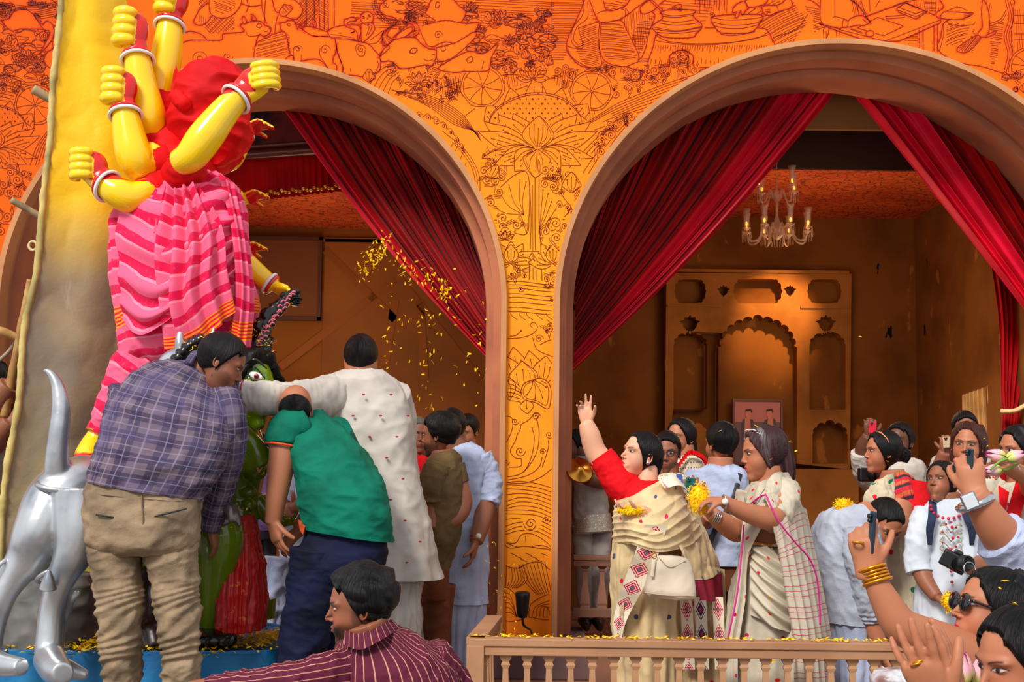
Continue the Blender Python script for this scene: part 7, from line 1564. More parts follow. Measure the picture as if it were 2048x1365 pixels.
p.wear('sari_pallu', M_silk, lambda g: sheet(g, [[(1340, 985, -.16), (1362, 975, -.04), (1378, 985, .05)], [(1352, 1050, -.28), (1388, 1050, -.1), (1408, 1050, .06)], [(1366, 1110, -.3), (1402, 1110, -.12), (1430, 1100, .06)], [(1384, 1160, -.26), (1420, 1158, -.12), (1446, 1140, .06)]], Y, nu=60, nv=80, fold=sw(.6, .016, 1, 3.5)))
p.wear('maroon_end', M_maroon, lambda g: sheet(g, [[(1384, 1162, -.26), (1420, 1160, -.12), (1447, 1142, .06)], [(1402, 1200, -.26), (1425, 1204, -.12), (1448, 1190, .06)]], Y, nu=50, nv=16, fold=lambda u, v, X: .008*np.sin(u*20)), label='maroon woven end of the sari')
for k, (m, xs) in enumerate(((M_emb, (1360, 1384)), (M_embb, (1388, 1412)), (M_emb, (1424, 1446)))): p.wear('embroidered_band', m, lambda g: sheet(g, [[(xs[0], 1195, -.08), (xs[1], 1195, -.10)], [(xs[0]+4, 1280, -.06), (xs[1]+4, 1280, -.08)], [(xs[0]+6, 1340, -.05), (xs[1]+6, 1340, -.06)]], Y, nu=14, nv=40, uvs=(.118, .5)))
p.wear('sari_tail', M_silk, lambda g: sheet(g, [[(1350, 1130, 0), (1400, 1130, .05), (1450, 1140, .06)], [(1352, 1300, .0), (1400, 1300, .02), (1452, 1300, .05)], [(1352, 1420, 0), (1400, 1420, .02), (1450, 1420, .05)]], Y, nu=60, nv=40, fold=crease(.012, (8, 5, 3), 14)))
feet(p, [(1265, 0), (1310, 0)], Y, 0)
handful(1262, 1022, Y-.36, .045, 260, 'loose yellow petals cupped in the hand of the raised-arm woman', 3, 1.5, .6)
# handbag
E = empty('handbag', 'cream leather handbag hanging from the arm of the raised-arm woman', 'bag', tuple(P(1342, 1190, Y-.32))); M_bag = mat('cream_leather', fn=vary((214, 196, 172), .06, 5), rough=.45, spec=.4, bump=lambda: noise(7)+voro(90)[0]*.1, bstr=.2, bdist=.01)
g = G(); rows(g, [(1308, 1108, 1318, 1110, -.34, .02), (1302, 1122, 1372, 1118, -.34, .045), (1294, 1155, 1386, 1150, -.34, .055), (1289, 1182, 1391, 1190, -.34, .06), (1298, 1194, 1382, 1201, -.34, .045)], Y, nu=60, nv=40, e=3.2, fold=crease(.006, (5, 5, 5), 4)); BB = adopt(g.obj('bag_body', M_bag), E)
g = G(); tube3(g, [(*P(1309, 1118, Y-.37), .009, .004), (*P(1312, 1070, Y-.36), .009, .004), (*P(1318, 1045, Y-.3), .009, .004), (*P(1330, 1040, Y-.2), .009, .004)], nu=10, nv=30); tube3(g, [(*P(1304, 1155, Y-.40), .009, .003), (*P(1308, 1120, Y-.39), .009, .003)], nu=10); adopt(g.obj('bag_strap', M_bag), E)
g = G(); tube3(g, [(*P(1289, 1186, Y-.40), .003), (*P(1340, 1192, Y-.402), .003), (*P(1390, 1192, Y-.40), .003)], nu=8, nv=30); tube3(g, [(*P(1318, 1116, Y-.39), .002), (*P(1340, 1135, Y-.396), .002), (*P(1372, 1122, Y-.39), .002)], nu=8, nv=30); adopt(g.obj('bag_piping', mat('bag_seam', (180, 158, 132), rough=.5)), BB)
g = G(); jewel(g, P(1308, 1112, Y-.39), .012, .0025, (0, 1, .1)); adopt(g.obj('strap_ring', M_goldj), BB)
# -- centre woman, pinstriped pallu
Y = 6.25; p = Person(Y, 'woman in off-white sari with pinstriped pallu scattering petals, facing left', 1540, skin='tan')
p.limb([(1540, 975, 0, 60), (1542, 955, 0, 48), (1540, 932, 0, 46)]); p.limb([(1560, 1000, -.14, 52), (1545, 1036, -.24, 50), (1500, 1028, -.30, 40), (1462, 1012, -.34, 30), (1446, 1002, -.36, 24)]); p.hand(1448, 1003, (-1, -.1, .05), (.1, .2, -1), -.36, size=.17, side=1, curl=(.45, .55, .65, .75), thumb=.3, tcurl=.5, wr=.022, fat=.95)
p.limb([(1500, 1000, .05, 50), (1480, 1060, .0, 48), (1445, 1045, -.1, 40), (1422, 1026, -.15, 28)]); p.hand(1424, 1028, (-1, -.1, .35), (0, .2, 1), -.15, size=.165, side=-1, curl=(.4, .5, .6, .7), thumb=.3, wr=.022, fat=.95)
p.limb([(1530, 1085, -.02, 84), (1532, 1050, -.02, 88), (1536, 1020, 0, 88)])
p.head(1528, 908, 104, 84, -6, 0, 0, fem=1, fat=1, style='fem', bindi=1, thick=.065, lips=(200, 24, 80), hair=(64, 36, 38), hairtint=(120, 84, 84), grey=.7, hi=1, age=1)
hair_tube(p, [(.0, .05, .38, .22, .16), (.0, .20, .22, .29, .22), (.0, .27, -.10, .30, .20), (.0, .29, -.40, .29, .16), (.0, .28, -.66, .22, .11)], (70, 40, 42), 13); hair_tube(p, [(-.22, -.05, .32, .10, .14), (-.27, .06, .1, .09, .15), (-.28, .10, -.2, .08, .14), (-.24, .12, -.5, .06, .11)], (74, 44, 46), 9)
g = G(); ellip(g, hp(p, -.33, -.02, -.16), (.010,)*3, 10, 8); p.part(g, 'earring', M_goldj)
g = G(); [tube3(g, [(*hp(p, s*.33, .10, .20), .002), (*hp(p, s*.26, -.1, .38), .002), (*hp(p, s*.16, -.2, .43), .002)], nu=6) for s in (-1, 1)]
for s in (-1, 1): jewel(g, hp(p, s*.12, -.21, .44), .02, .0025, (.3, .5, 1))
p.part(g, 'raised_sunglasses', mat('white_plastic', (230, 230, 230), rough=.3)); p.done()
p.wear('blouse', M_cream, lambda g: (rows(g, [(1504, 965, 1572, 965, 0, .07), (1490, 985, 1590, 980, 0, .12), (1490, 1030, 1590, 1030, 0, .15), (1502, 1065, 1584, 1062, 0, .13)], Y, nu=70, nv=40, fold=crease(.009, (7, 7, 7), 4)), limb(g, [(1570, 980, -.06, 60), (1566, 1005, -.14, 60), (1552, 1038, -.22, 58)], Y, nu=50, nv=40, fold=crease(.008, (9, 9, 9), 4)), limb(g, [(1502, 985, .04, 56), (1492, 1030, .04, 54), (1486, 1055, .02, 52)], Y, nu=40, nv=30, fold=crease(.008, (9, 9, 9), 5))))
zb = py_at(.0, Y)
p.wear('sari_skirt', M_cream, lambda g: rows(g, [(1498, 1092, 1588, 1098, 0, .14), (1484, 1125, 1610, 1130, 0, .17), (1462, 1190, 1625, 1200, 0, .19), (1452, 1280, 1628, 1290, 0, .19), (1450, 1370, 1630, 1380, 0, .19), (1446, zb-6, 1634, zb-6, 0, .2)], Y, nu=160, nv=120, fold=lambda u, v, X: crease(.016, (5, 4, 2.6), 35, f2=2)(u, v, X)+.012*np.sin(u*2*pi*13+2*np.sin(u*7)+5*v)*np.clip(1.4-v, .4, 1)))
p.wear('waist_pleats', M_cream, lambda g: sheet(g, [[(1498, 1096, -.13), (1520, 1094, -.19), (1545, 1096, -.18)], [(1500, 1150, -.18), (1540, 1170, -.24), (1590, 1180, -.19)], [(1500, 1230, -.18), (1560, 1260, -.24), (1622, 1270, -.12)]], Y, nu=60, nv=80, fold=lambda u, v, X: .016*np.sin((v*11-u*3.5)*pi)*np.sin(np.clip(u, .02, .98)*pi)**.5))
p.wear('sari_front', M_cream, lambda g: sheet(g, [[(1496, 990, -.08), (1520, 965, -.12), (1556, 952, -.06), (1580, 945, .0)], [(1484, 1040, -.1), (1498, 1035, -.16), (1520, 1020, -.20), (1556, 1000, -.22)], [(1474, 1110, -.1), (1484, 1110, -.16), (1492, 1108, -.18), (1502, 1100, -.19)], [(1462, 1200, -.1), (1474, 1200, -.18), (1482, 1200, -.2), (1490, 1200, -.2)], [(1450, 1300, -.1), (1458, 1300, -.18), (1466, 1300, -.2), (1476, 1300, -.2)], [(1446, 1400, -.1), (1456, 1400, -.18), (1466, 1400, -.2), (1476, 1400, -.2)]], Y, nu=60, nv=120, fold=lambda u, v, X: .010*np.sin(u*9+v*3)))
p.wear('sari_pallu', M_cream, lambda g: sheet(g, [[(1520, 990, -.21), (1545, 950, -.12), (1580, 945, -.02), (1592, 958, .08)], [(1532, 992, -.27), (1558, 990, -.22), (1590, 985, -.08), (1603, 1000, .1)], [(1545, 1040, -.30), (1570, 1040, -.24), (1600, 1040, -.1), (1616, 1040, .1)], [(1552, 1090, -.29), (1575, 1090, -.24), (1606, 1090, -.1), (1624, 1090, .1)]], Y, nu=80, nv=70, fold=crease(.013, (5, 5, 4), 77)))
p.wear('pinstriped_pallu', M_lines, lambda g: sheet(g, [[(1548, 1062, -.30), (1575, 1030, -.26), (1602, 1015, -.1), (1614, 1020, .11)], [(1560, 1120, -.29), (1590, 1110, -.25), (1616, 1100, -.1), (1632, 1100, .1)], [(1572, 1200, -.27), (1606, 1200, -.23), (1632, 1195, -.1), (1650, 1190, .1)], [(1584, 1290, -.26), (1618, 1290, -.22), (1644, 1285, -.1), (1664, 1280, .1)], [(1590, 1400, -.24), (1625, 1400, -.2), (1652, 1400, -.1), (1672, 1400, .1)]], Y, nu=110, nv=120, fold=lambda u, v, X: .018*(np.abs(np.sin(u*pi*6.5+.5*np.sin(v*5)))-.5)*np.clip(v*2+.2, 0, 1)))
g = G()
for a in ([(1532, 990, -.29), (1545, 1020, -.32), (1562, 1050, -.33), (1590, 1085, -.30), (1620, 1120, -.24), (1634, 1160, -.2), (1640, 1220, -.18), (1640, 1250, -.18)], [(1505, 1005, -.22), (1520, 994, -.26), (1532, 990, -.29)], [(1488, 1050, -.21), (1482, 1120, -.22), (1474, 1190, -.24), (1460, 1260, -.24), (1450, 1310, -.22)]): tube3(g, [(*P(x, y, Y+d), .0042) for x, y, d in a], nu=8, nv=60)
p.part(g, 'magenta_piping', M_mag, label='magenta piped sari edge'); bangle(p, 1449, 1004, -.36, .030, .005, (1, .1, .1), 'watch_band', M_steel); g = G(); lathe(g, [(.001, -.004), (.015, -.004), (.015, .004), (.001, .005)], P(1450, 1004, Y-.395), 16, rot=np.array(Matrix.Rotation(pi/2, 3, 'X'))); p.sub(g, 'watch_dial', mat('watch_white')); bangle(p, 1428, 1032, -.15, .030, .003, (1, .1, -.4), 'steel_bangle', M_steel, 4, .009)
g = G(); tube3(g, [(*P(1540, 965, Y-.1), .003), (*P(1522, 990, Y-.17), .003), (*P(1508, 1010, Y-.19), .003)], nu=6); ellip(g, P(1506, 1012, Y-.2), (.014, .01, .02), 10, 8); p.part(g, 'necklace', mat('dark_beads', (90, 66, 40), rough=.4)); feet(p, [(1500, 0), (1560, 0)], Y, 0)
handful(1398, 998, Y-.32, .062, 420, 'overflowing heap of yellow petals in both hands of the pinstriped-sari woman', 5, .95, 1.3)
# -- bending man in white
Y = 6.7; p = Person(Y, 'bearded man in white kurta bending down behind the balustrade', 1700, skin='tan')
p.limb([(1730, 1040, -.05, 74), (1752, 1040, -.12, 62), (1764, 1045, -.16, 56)]); p.limb([(1740, 1220, -.1, 40), (1752, 1270, -.12, 34), (1770, 1310, -.14, 28)]); p.hand(1770, 1310, (.3, -.1, -1), (-1, 0, 0), -.14, side=1, wr=.026)
p.head(1766, 1050, 100, -22, -34, 8, -.12, beard=.75, thick=.055, lips=(170, 50, 70), hi=1, shut=.3); p.done()
def bk(g):
    f = crease(.014, (5, 5, 5), 95, f2=2.4)
    rows(g, [(1722, 1010, 1756, 1060, -.1, .07), (1690, 1012, 1752, 1085, -.05, .14), (1650, 1026, 1740, 1110, 0, .17), (1628, 1060, 1725, 1130, .03, .18), (1622, 1110, 1722, 1160, .04, .18), (1630, 1160, 1735, 1190, .04, .18), (1645, 1240, 1745, 1250, .04, .18)], Y, nu=110, nv=90, cap=False, fold=f)
    limb(g, [(1722, 1060, -.12, 84), (1728, 1110, -.16, 80), (1734, 1160, -.15, 70), (1738, 1210, -.12, 58), (1742, 1238, -.1, 50)], Y, nu=60, nv=80, fold=lambda u, v, X: crease(.010, (9, 9, 9), 96)(u, v, X)+.004*np.sin(v*70)*sstep(v, .7, .9))
p.wear('kurta', M_white, bk); zb = py_at(.06, Y)
p.wear('dhoti', M_white2, lambda g: rows(g, [(1648, 1180, 1742, 1185, .05, .16), (1650, 1260, 1750, 1260, .05, .17), (1652, 1340, 1752, 1340, .05, .17), (1656, zb, 1748, zb, .05, .16)], Y, nu=90, nv=50, fold=addf(pleat(16, .022, 2, .5), crease(.012, (5, 5, 3), 4))))
g = G(); tube3(g, [(*P(1728, 1215, Y-.14), .004, .002), (*P(1745, 1260, Y-.15), .005, .002), (*P(1760, 1300, Y-.14), .005, .002)], nu=8); p.part(g, 'red_border', M_redb); feet(p, [(1675, .05), (1725, .05)], Y, 0)
# -- woman with sunglasses on head, dotted sari
Y = 7.0; p = Person(Y, 'woman in dotted cream sari with sunglasses on her head and hair in a bun', 1790, skin='tan')
p.limb([(1786, 965, 0, 54), (1784, 940, 0, 48)]); p.limb([(1800, 1010, -.16, 54), (1790, 1050, -.22, 50), (1760, 1060, -.3, 38), (1730, 1030, -.34, 28)]); p.hand(1724, 1022, (-1, -.1, .2), (0, .1, 1), -.34, size=.15, side=1, curl=.5, wr=.022)
p.head(1766, 906, 84, 84, 2, 0, 0, fem=1, style='fem', thick=.06, bindi=0, lips=(190, 60, 70), hi=1)
hair_tube(p, [(.0, .20, .1, .2, .18), (.0, .34, .0, .18, .17), (.0, .46, -.05, .15, .16), (.0, .56, -.08, .08, .08)]); hair_tube(p, [(0, .46, .12, .07), (0, .56, -.02, .12), (0, .52, -.2, .08)])
g = G(); [tube3(g, [(*hp(p, s*.33, .04, .05), .003), (*hp(p, s*.31, -.02, .30), .003), (*hp(p, s*.2, -.12, .45), .004)], nu=8) for s in (-1, 1)]; tube3(g, [(*hp(p, -.2, -.13, .46), .007, .004), (*hp(p, 0, -.17, .49), .004), (*hp(p, .2, -.13, .46), .007, .004)], nu=8); p.part(g, 'raised_sunglasses', mat('tortoise_orange', (222, 116, 70), rough=.25)); g = G(); ellip(g, hp(p, -.32, .0, -.1), (.011,)*3, 10, 8); ellip(g, hp(p, -.32, .0, -.17), (.013,)*3, 10, 8); p.part(g, 'earring', M_steel); p.done()
p.wear('blouse', M_redb, lambda g: (rows(g, [(1760, 958, 1808, 955, 0, .07), (1738, 980, 1840, 975, 0, .12), (1736, 1030, 1842, 1030, 0, .14), (1745, 1070, 1838, 1070, 0, .14)], Y, nu=60, nv=40, fold=crease(.009, (7, 7, 7), 4)), limb(g, [(1828, 975, -.05, 60), (1832, 1010, -.1, 60), (1815, 1035, -.16, 56)], Y, nu=40, nv=40, fold=crease(.01, (12, 12, 9), 4))))
zb = py_at(.0, Y)
p.wear('sari_body', M_dots, lambda g: rows(g, [(1750, 1050, 1836, 1050, 0, .15), (1758, 1110, 1842, 1110, 0, .17), (1760, 1200, 1850, 1200, 0, .18), (1756, 1300, 1846, 1300, 0, .18), (1756, zb-6, 1846, zb-6, 0, .18)], Y, nu=110, nv=80, fold=crease(.014, (5, 5, 3), 14)))
p.wear('sari_drape', M_dots, lambda g: sheet(g, [[(1752, 960, -.1), (1775, 950, -.12), (1800, 945, -.03)], [(1728, 990, -.12), (1760, 1000, -.2), (1800, 985, -.16)], [(1730, 1050, -.12), (1762, 1060, -.2), (1800, 1050, -.18)]], Y, nu=60, nv=50, fold=crease(.012, (6, 6, 6), 17)))
p.wear('striped_pallu', M_redstr, lambda g: sheet(g, [[(1790, 945, -.1), (1812, 944, -.03), (1832, 960, .06)], [(1790, 985, -.2), (1824, 975, -.14), (1850, 990, .06)], [(1800, 1020, -.22), (1832, 1012, -.16), (1856, 1015, .06)]], Y, nu=60, nv=50, fold=crease(.012, (8, 8, 6), 18)), label='red and black striped shoulder pallu')
g = G(); sheet(g, [[(1796, 1022, -.24), (1825, 1030, -.2), (1846, 1020, -.05)], [(1798, 1036, -.25), (1826, 1044, -.21), (1846, 1034, -.05)]], Y, nu=90, nv=8, fold=lambda u, v, X: .012*np.sin(u*2*pi*11)*(.3+v)); p.part(g, 'ruffle_sleeve_edge', M_redb); feet(p, [(1785, 0), (1825, 0)], Y, 0)
handful(1686, 1011, Y-.36, .05, 260, 'ball of yellow petals held out by the woman in the dotted sari', 7, 1.05, .8)
# -- man with red phone
Y = 7.6; p = Person(Y, 'man in white embroidered kurta holding up a red phone behind the dotted-sari woman', 1800, skin='dark')
p.limb([(1802, 930, 0, 44), (1800, 900, 0, 42)]); p.limb([(1734, 935, -.1, 44), (1728, 900, -.15, 36), (1738, 872, -.2, 26)]); p.hand(1738, 874, (.1, -.1, 1), (0, 1, 0), -.2, size=.17, side=-1, curl=.75, wr=.024); p.head(1800, 886, 78, 40, 8, thick=.06); p.done()
p.wear('kurta', M_kurta, lambda g: (rows(g, [(1780, 920, 1826, 918, 0, .07), (1758, 940, 1848, 935, 0, .12), (1756, 1000, 1852, 1000, 0, .14), (1760, 1130, 1850, 1130, 0, .14)], Y, nu=70, nv=50, fold=crease(.012, (6, 6, 6), 4)), limb(g, [(1765, 950, -.02, 56), (1740, 955, -.06, 54), (1726, 925, -.12, 46), (1724, 905, -.15, 42)], Y, nu=40, nv=50, fold=crease(.01, (9, 9, 9), 4))))
p.wear('trousers', M_gray, lambda g: rows(g, [(1764, 1110, 1846, 1110, 0, .12), (1770, py_at(.05, Y), 1840, py_at(.05, Y), 0, .12)], Y, nu=40, nv=12)); feet(p, [(1785, 0), (1825, 0)], Y, 0)
phone(1745, 856, Y-.26, 15, 24, 6, 10, 'small red phone held up high by the man behind the dotted-sari woman', c=(220, 16, 50))
q = P(1738, 950, 7.2); E = empty('camera', 'black camera held low beside the white sleeve, left of the dotted-sari woman', 'camera', tuple(q)); g = G(); box(g, q.x-.06, q.x+.06, q.y-.03, q.y+.03, q.z-.04, q.z+.04); adopt(bevel(g.obj('camera_body', M_blk, smooth=False), .01), E); g = G(); lathe(g, [(.001, 0), (.032, 0), (.034, .05), (.03, .07), (.001, .065)], q, 18, rot=np.array(Matrix.Rotation(pi/2, 3, 'X') @ Matrix.Rotation(.5, 3, 'Y'))); adopt(g.obj('lens_barrel', M_blk), E)
# -- girl with camera
Y = 6.05; p = Person(Y, 'child in white embroidered tunic with backpack straps holding a camera', 1892, skin='brown')
p.limb([(1896, 1010, 0, 52), (1894, 985, .0, 46)]); p.limb([(1842, 1140, -.06, 40), (1852, 1165, -.1, 34), (1874, 1196, -.16, 26)]); p.hand(1874, 1194, (.7, -.3, -.4), (.3, -.5, .8), -.16, size=.145, side=1, curl=.5, wr=.021)
p.limb([(1966, 1130, -.1, 42), (1950, 1135, -.2, 36), (1925, 1132, -.28, 27)]); p.hand(1928, 1133, (-1, -.1, .05), (0, .2, 1), -.28, size=.15, side=-1, curl=.7, wr=.021)
p.head(1884, 967, 86, 48, 14, -4, 0, skin='brown', fem=1, style='fem', thick=.05, brow=(20, 12, 10), lips=(150, 76, 66), hi=1); p.done(); 
M_tun = mat('white_tunic', fn=vary((206, 212, 222), .04, 5), rough=.8, spec=.2, bump=lambda: noise(10, detail=5), bstr=.35, bdist=.01)
def tu(g):
    f = crease(.011, (6, 6, 5), 45, f2=2.3)
    rows(g, [(1868, 1000, 1926, 998, 0, .06), (1846, 1020, 1948, 1018, 0, .10), (1842, 1070, 1955, 1070, 0, .12), (1838, 1140, 1962, 1145, 0, .14), (1832, 1220, 1970, 1225, 0, .15), (1828, 1300, 1976, 1300, 0, .16)], Y, nu=110, nv=90, cap=False, fold=f)
    limb(g, [(1858, 1025, 0, 58), (1842, 1070, -.02, 56), (1836, 1120, -.04, 52), (1840, 1146, -.06, 50)], Y, nu=40, nv=50, fold=crease(.009, (9, 9, 9), 4)); limb(g, [(1938, 1025, 0, 54), (1958, 1075, -.03, 52), (1968, 1120, -.08, 48)], Y, nu=40, nv=50, fold=crease(.009, (9, 9, 9), 5))
p.wear('tunic', M_tun, tu)
g = G()
for i in range(11): a = pi*i/10; ellip(g, P(1897-36*cos(a), 1012+26*sin(a), Y-.11-.02*sin(a)), (.0085, .006, .0085), 8, 5)
for i in range(10): ellip(g, P(1904+3*sin(i*2.5), 1055+i*22, Y-.145-.002*i), (.008, .007, .008), 8, 5)
for i in range(9): a = i/9*2*pi; ellip(g, P(1900+16*cos(a), 1075+30*sin(a), Y-.14), (.006, .006, .006), 8, 5)
p.part(g, 'flower_embroidery', mat('crimson_thread', (196, 20, 60), rough=.7))['kind'] = 'stuff'
g = G()
for sx in (-1, 1):
    for j in range(4): tube3(g, [(*P(1902, 1120-j*18, Y-.145), .0025), (*P(1902+sx*12, 1105-j*18, Y-.147), .0025), (*P(1902+sx*22, 1098-j*15, Y-.142), .0025), (*P(1902+sx*16, 1088-j*14, Y-.142), .002)], nu=6, nv=12)
p.part(g, 'vine_embroidery', mat('olive_thread', (150, 140, 90), rough=.7))['kind'] = 'stuff'
for k, (a, b) in enumerate((((1866, 1004), (1860, 1090)), ((1936, 1004), (1944, 1090)))):
    g = G(); sheet(g, [[(a[0]-8, a[1]-2, .0), (a[0]+8, a[1]-6, .0)], [(a[0]-10, a[1]+30, -.125), (a[0]+7, a[1]+28, -.13)], [(b[0]-8, b[1]-30, -.135), (b[0]+7, b[1]-30, -.14)], [(b[0]-5, b[1], -.12), (b[0]+4, b[1], -.125)]], Y, nu=8, nv=24); o = p.part(g, 'backpack_strap', cloth('navy_webbing', (40, 48, 72))); m = o.modifiers.new('s', 'SOLIDIFY'); m.thickness = .006
g = G(); rows(g, [(1862, 1005, 1940, 1005, .18, .07), (1856, 1060, 1948, 1060, .2, .09), (1858, 1140, 1946, 1140, .2, .09)], Y, nu=30, nv=16, e=3); p.part(g, 'backpack', mat('navy_webbing')); p.wear('leggings', M_white2, lambda g: [limb(g, [(x, 1280, 0, 56), (x, py_at(.05, Y), 0, 40)], Y, nv=20) for x in (1870, 1930)]); feet(p, [(1870, 0), (1930, 0)], Y, 0)
q = P(1908, 1124, Y-.34); E = empty('camera', 'black camera with long zoom lens held at the waist by the child', 'camera', tuple(q)); g = G(); box(g, -.058, .058, -.03, .03, -.038, .038); box(g, -.02, .02, -.025, .025, .036, .056); o = bevel(g.obj('camera_body', M_blk, smooth=False), .008, 3); o.parent = E; o.rotation_euler = (0, radians(28), radians(-20))
g = G(); lathe(g, [(.001, -.02), (.034, -.02), (.034, .03), (.037, .032), (.037, .05), (.032, .052), (.032, .075), (.028, .078), (.024, .07), (.001, .068)], (0, 0, 0), 28, rot=np.array(Matrix.Rotation(pi/2, 3, 'X'))); o = g.obj('lens_barrel', M_blk, E); o.rotation_euler = (radians(-10), 0, radians(18)); o.location = (.012, -.02, -.01); g = G(); jewel(g, (.0, 0, 0), .030, .0025, (0, 1, 0)); o = g.obj('lens_ring', M_steel, E); o.location = (.035, -.095, -.024); o.rotation_euler = (radians(-10), 0, radians(18))
handful(1900, 1204, Y-.26, .042, 260, 'bunch of yellow petals falling from the right hand of the child', 9, .9, 1.2)
bangle(p, 1940, 1134, -.24, .024, .006, (1, .1, 0), 'wristband', M_tag)
# -- smiling woman
Y = 6.95; p = Person(Y, 'smiling brown-haired woman in cream sari behind the child', 1940, skin='tan')
p.limb([(1950, 965, 0, 56), (1944, 935, 0, 52)]); p.limb([(1965, 1000, -.1, 56), (1985, 1040, -.2, 46), (1960, 1060, -.3, 34)]); p.hand(1958, 1058, (-1, 0, .2), (0, 1, 0), -.3, side=1, curl=.6, wr=.022)
p.head(1934, 892, 92, 26, 0, 4, 0, fem=1, fat=1, style='fem', thick=.05, hair=(70, 34, 28), hairtint=(128, 74, 56), lips=(190, 40, 80), hi=1, age=0)
hair_tube(p, [(.10, .05, .38, .24, .2), (.16, .18, .1, .26, .2), (.2, .2, -.2, .22, .17), (.24, .18, -.5, .14, .11)], (74, 36, 30), 11); hair_tube(p, [(-.22, .1, .2, .10), (-.27, .12, -.1, .10), (-.27, .12, -.38, .06)], (74, 36, 30), 7); p.done(); zb = py_at(0, Y)
p.wear('sari', M_cream, lambda g: (rows(g, [(1926, 950, 1978, 948, 0, .07), (1902, 970, 2000, 965, 0, .13), (1900, 1030, 2004, 1030, 0, .15), (1908, 1100, 2000, 1100, 0, .15), (1898, 1200, 2010, 1200, 0, .18), (1896, zb-6, 2012, zb-6, 0, .18)], Y, nu=90, nv=80, fold=crease(.014, (5, 5, 4), 54)), limb(g, [(1985, 975, -.03, 60), (1990, 1010, -.1, 58), (1992, 1034, -.15, 54)], Y, nu=40, nv=30)))
g = G(); tube3(g, [(*P(1924, 945, Y-.06), .0025), (*P(1932, 962, Y-.13), .0025), (*P(1946, 970, Y-.14), .0025), (*P(1962, 958, Y-.1), .0025)], nu=6); p.part(g, 'necklace', M_goldj); bangle(p, 1974, 1052, -.26, .028, .005, (1, .2, -.6), 'orange_band', M_orange); feet(p, [(1930, 0), (1980, 0)], Y, 0)
# -- man behind with gold phone
Y = 7.5; p = Person(Y, 'man in white kurta filming with a gold phone behind the smiling woman', 1910, skin='brown')
p.limb([(1925, 905, 0, 44), (1926, 875, 0, 40)]); p.limb([(1885, 970, -.1, 40), (1880, 940, -.2, 34), (1890, 905, -.25, 26)]); p.hand(1890, 908, (.1, -.1, 1), (0, 1, 0), -.25, size=.17, side=-1, curl=.85, wr=.024); p.hand(1902, 912, (-.1, -.1, 1), (0, 1, 0), -.22, size=.17, side=1, curl=.95, wr=.024)
p.head(1930, 862, 76, 12, 0, thick=.05); p.done(); p.wear('kurta', M_kurta, lambda g: (rows(g, [(1905, 895, 1948, 895, 0, .07), (1880, 915, 1975, 915, 0, .12), (1876, 980, 1975, 980, 0, .14), (1880, 1130, 1970, 1130, 0, .14)], Y, nu=60, nv=50, fold=crease(.012, (6, 6, 6), 4)), limb(g, [(1890, 930, -.05, 56), (1878, 960, -.12, 50), (1877, 945, -.18, 44)], Y, nu=30, nv=30)))
p.wear('trousers', M_gray, lambda g: rows(g, [(1884, 1110, 1966, 1110, 0, .12), (1890, py_at(.05, Y), 1960, py_at(.05, Y), 0, .12)], Y, nu=40, nv=12)); feet(p, [(1905, 0), (1945, 0)], Y, 0)
phone(1896, 885, Y-.3, 20, 22, -4, -8, 'gold phone with three lenses held in front of the man in white kurta', c=(206, 176, 140))
# -- woman with lotus buds
Y = 6.2; p = Person(Y, 'woman in cream and red sari holding pink lotus buds at the right edge', 2035, skin='tan')
p.limb([(2046, 970, 0, 60), (2042, 940, 0, 54)]); p.limb([(2070, 990, -.1, 56), (2060, 960, -.26, 44), (2025, 940, -.34, 32), (2008, 930, -.36, 26)]); p.hand(2010, 932, (-1, -.1, -.05), (.2, .3, -1), -.36, size=.165, side=1, curl=.8, wr=.022, fat=.95); p.limb([(2030, 1080, -.1, 44), (2005, 1070, -.2, 34), (1990, 1055, -.26, 26)]); p.hand(1992, 1056, (-1, 0, .2), (0, 1, 0), -.26, side=-1, curl=.7, wr=.022)
p.head(2036, 902, 96, 66, -2, 4, 0, fem=1, fat=1, style='fem', bindi=1, thick=.06, hi=1, grey=.15, age=1, lips=(160, 70, 70)); hair_tube(p, [(.0, .2, .2, .26, .2), (.04, .34, -.1, .22, .2), (.06, .34, -.4, .16, .14)]); p.done(); zb = py_at(0, Y)
p.wear('sari', M_cream, lambda g: rows(g, [(2018, 965, 2074, 962, 0, .08), (1992, 985, 2100, 980, 0, .14), (1988, 1050, 2106, 1050, 0, .16), (1996, 1130, 2104, 1130, 0, .16), (1990, 1240, 2112, 1240, 0, .18), (1990, zb-6, 2114, zb-6, 0, .18)], Y, nu=90, nv=80, fold=crease(.014, (5, 5, 4), 57)))
p.wear('red_border', M_redb, lambda g: (sheet(g, [[(2036, 955, -.14), (2062, 965, -.1)], [(2018, 1010, -.2), (2046, 1020, -.2)], [(2004, 1070, -.2), (2032, 1085, -.22)], [(2016, 1110, -.2), (2040, 1120, -.2)]], Y, nu=14, nv=50, fold=crease(.008, (8, 8, 8), 5)), sheet(g, [[(1996, 970, -.12), (2018, 985, -.18)], [(1998, 1010, -.17), (2012, 1020, -.2)], [(1992, 1050, -.17), (2000, 1050, -.19)]], Y, nu=14, nv=30, fold=crease(.008, (8, 8, 8), 6)))); bangle(p, 2024, 941, -.34, .027, .003, (1, -.1, .3), 'steel_bangle', M_steel, 4, .009); feet(p, [(2030, 0), (2080, 0)], Y, 0)
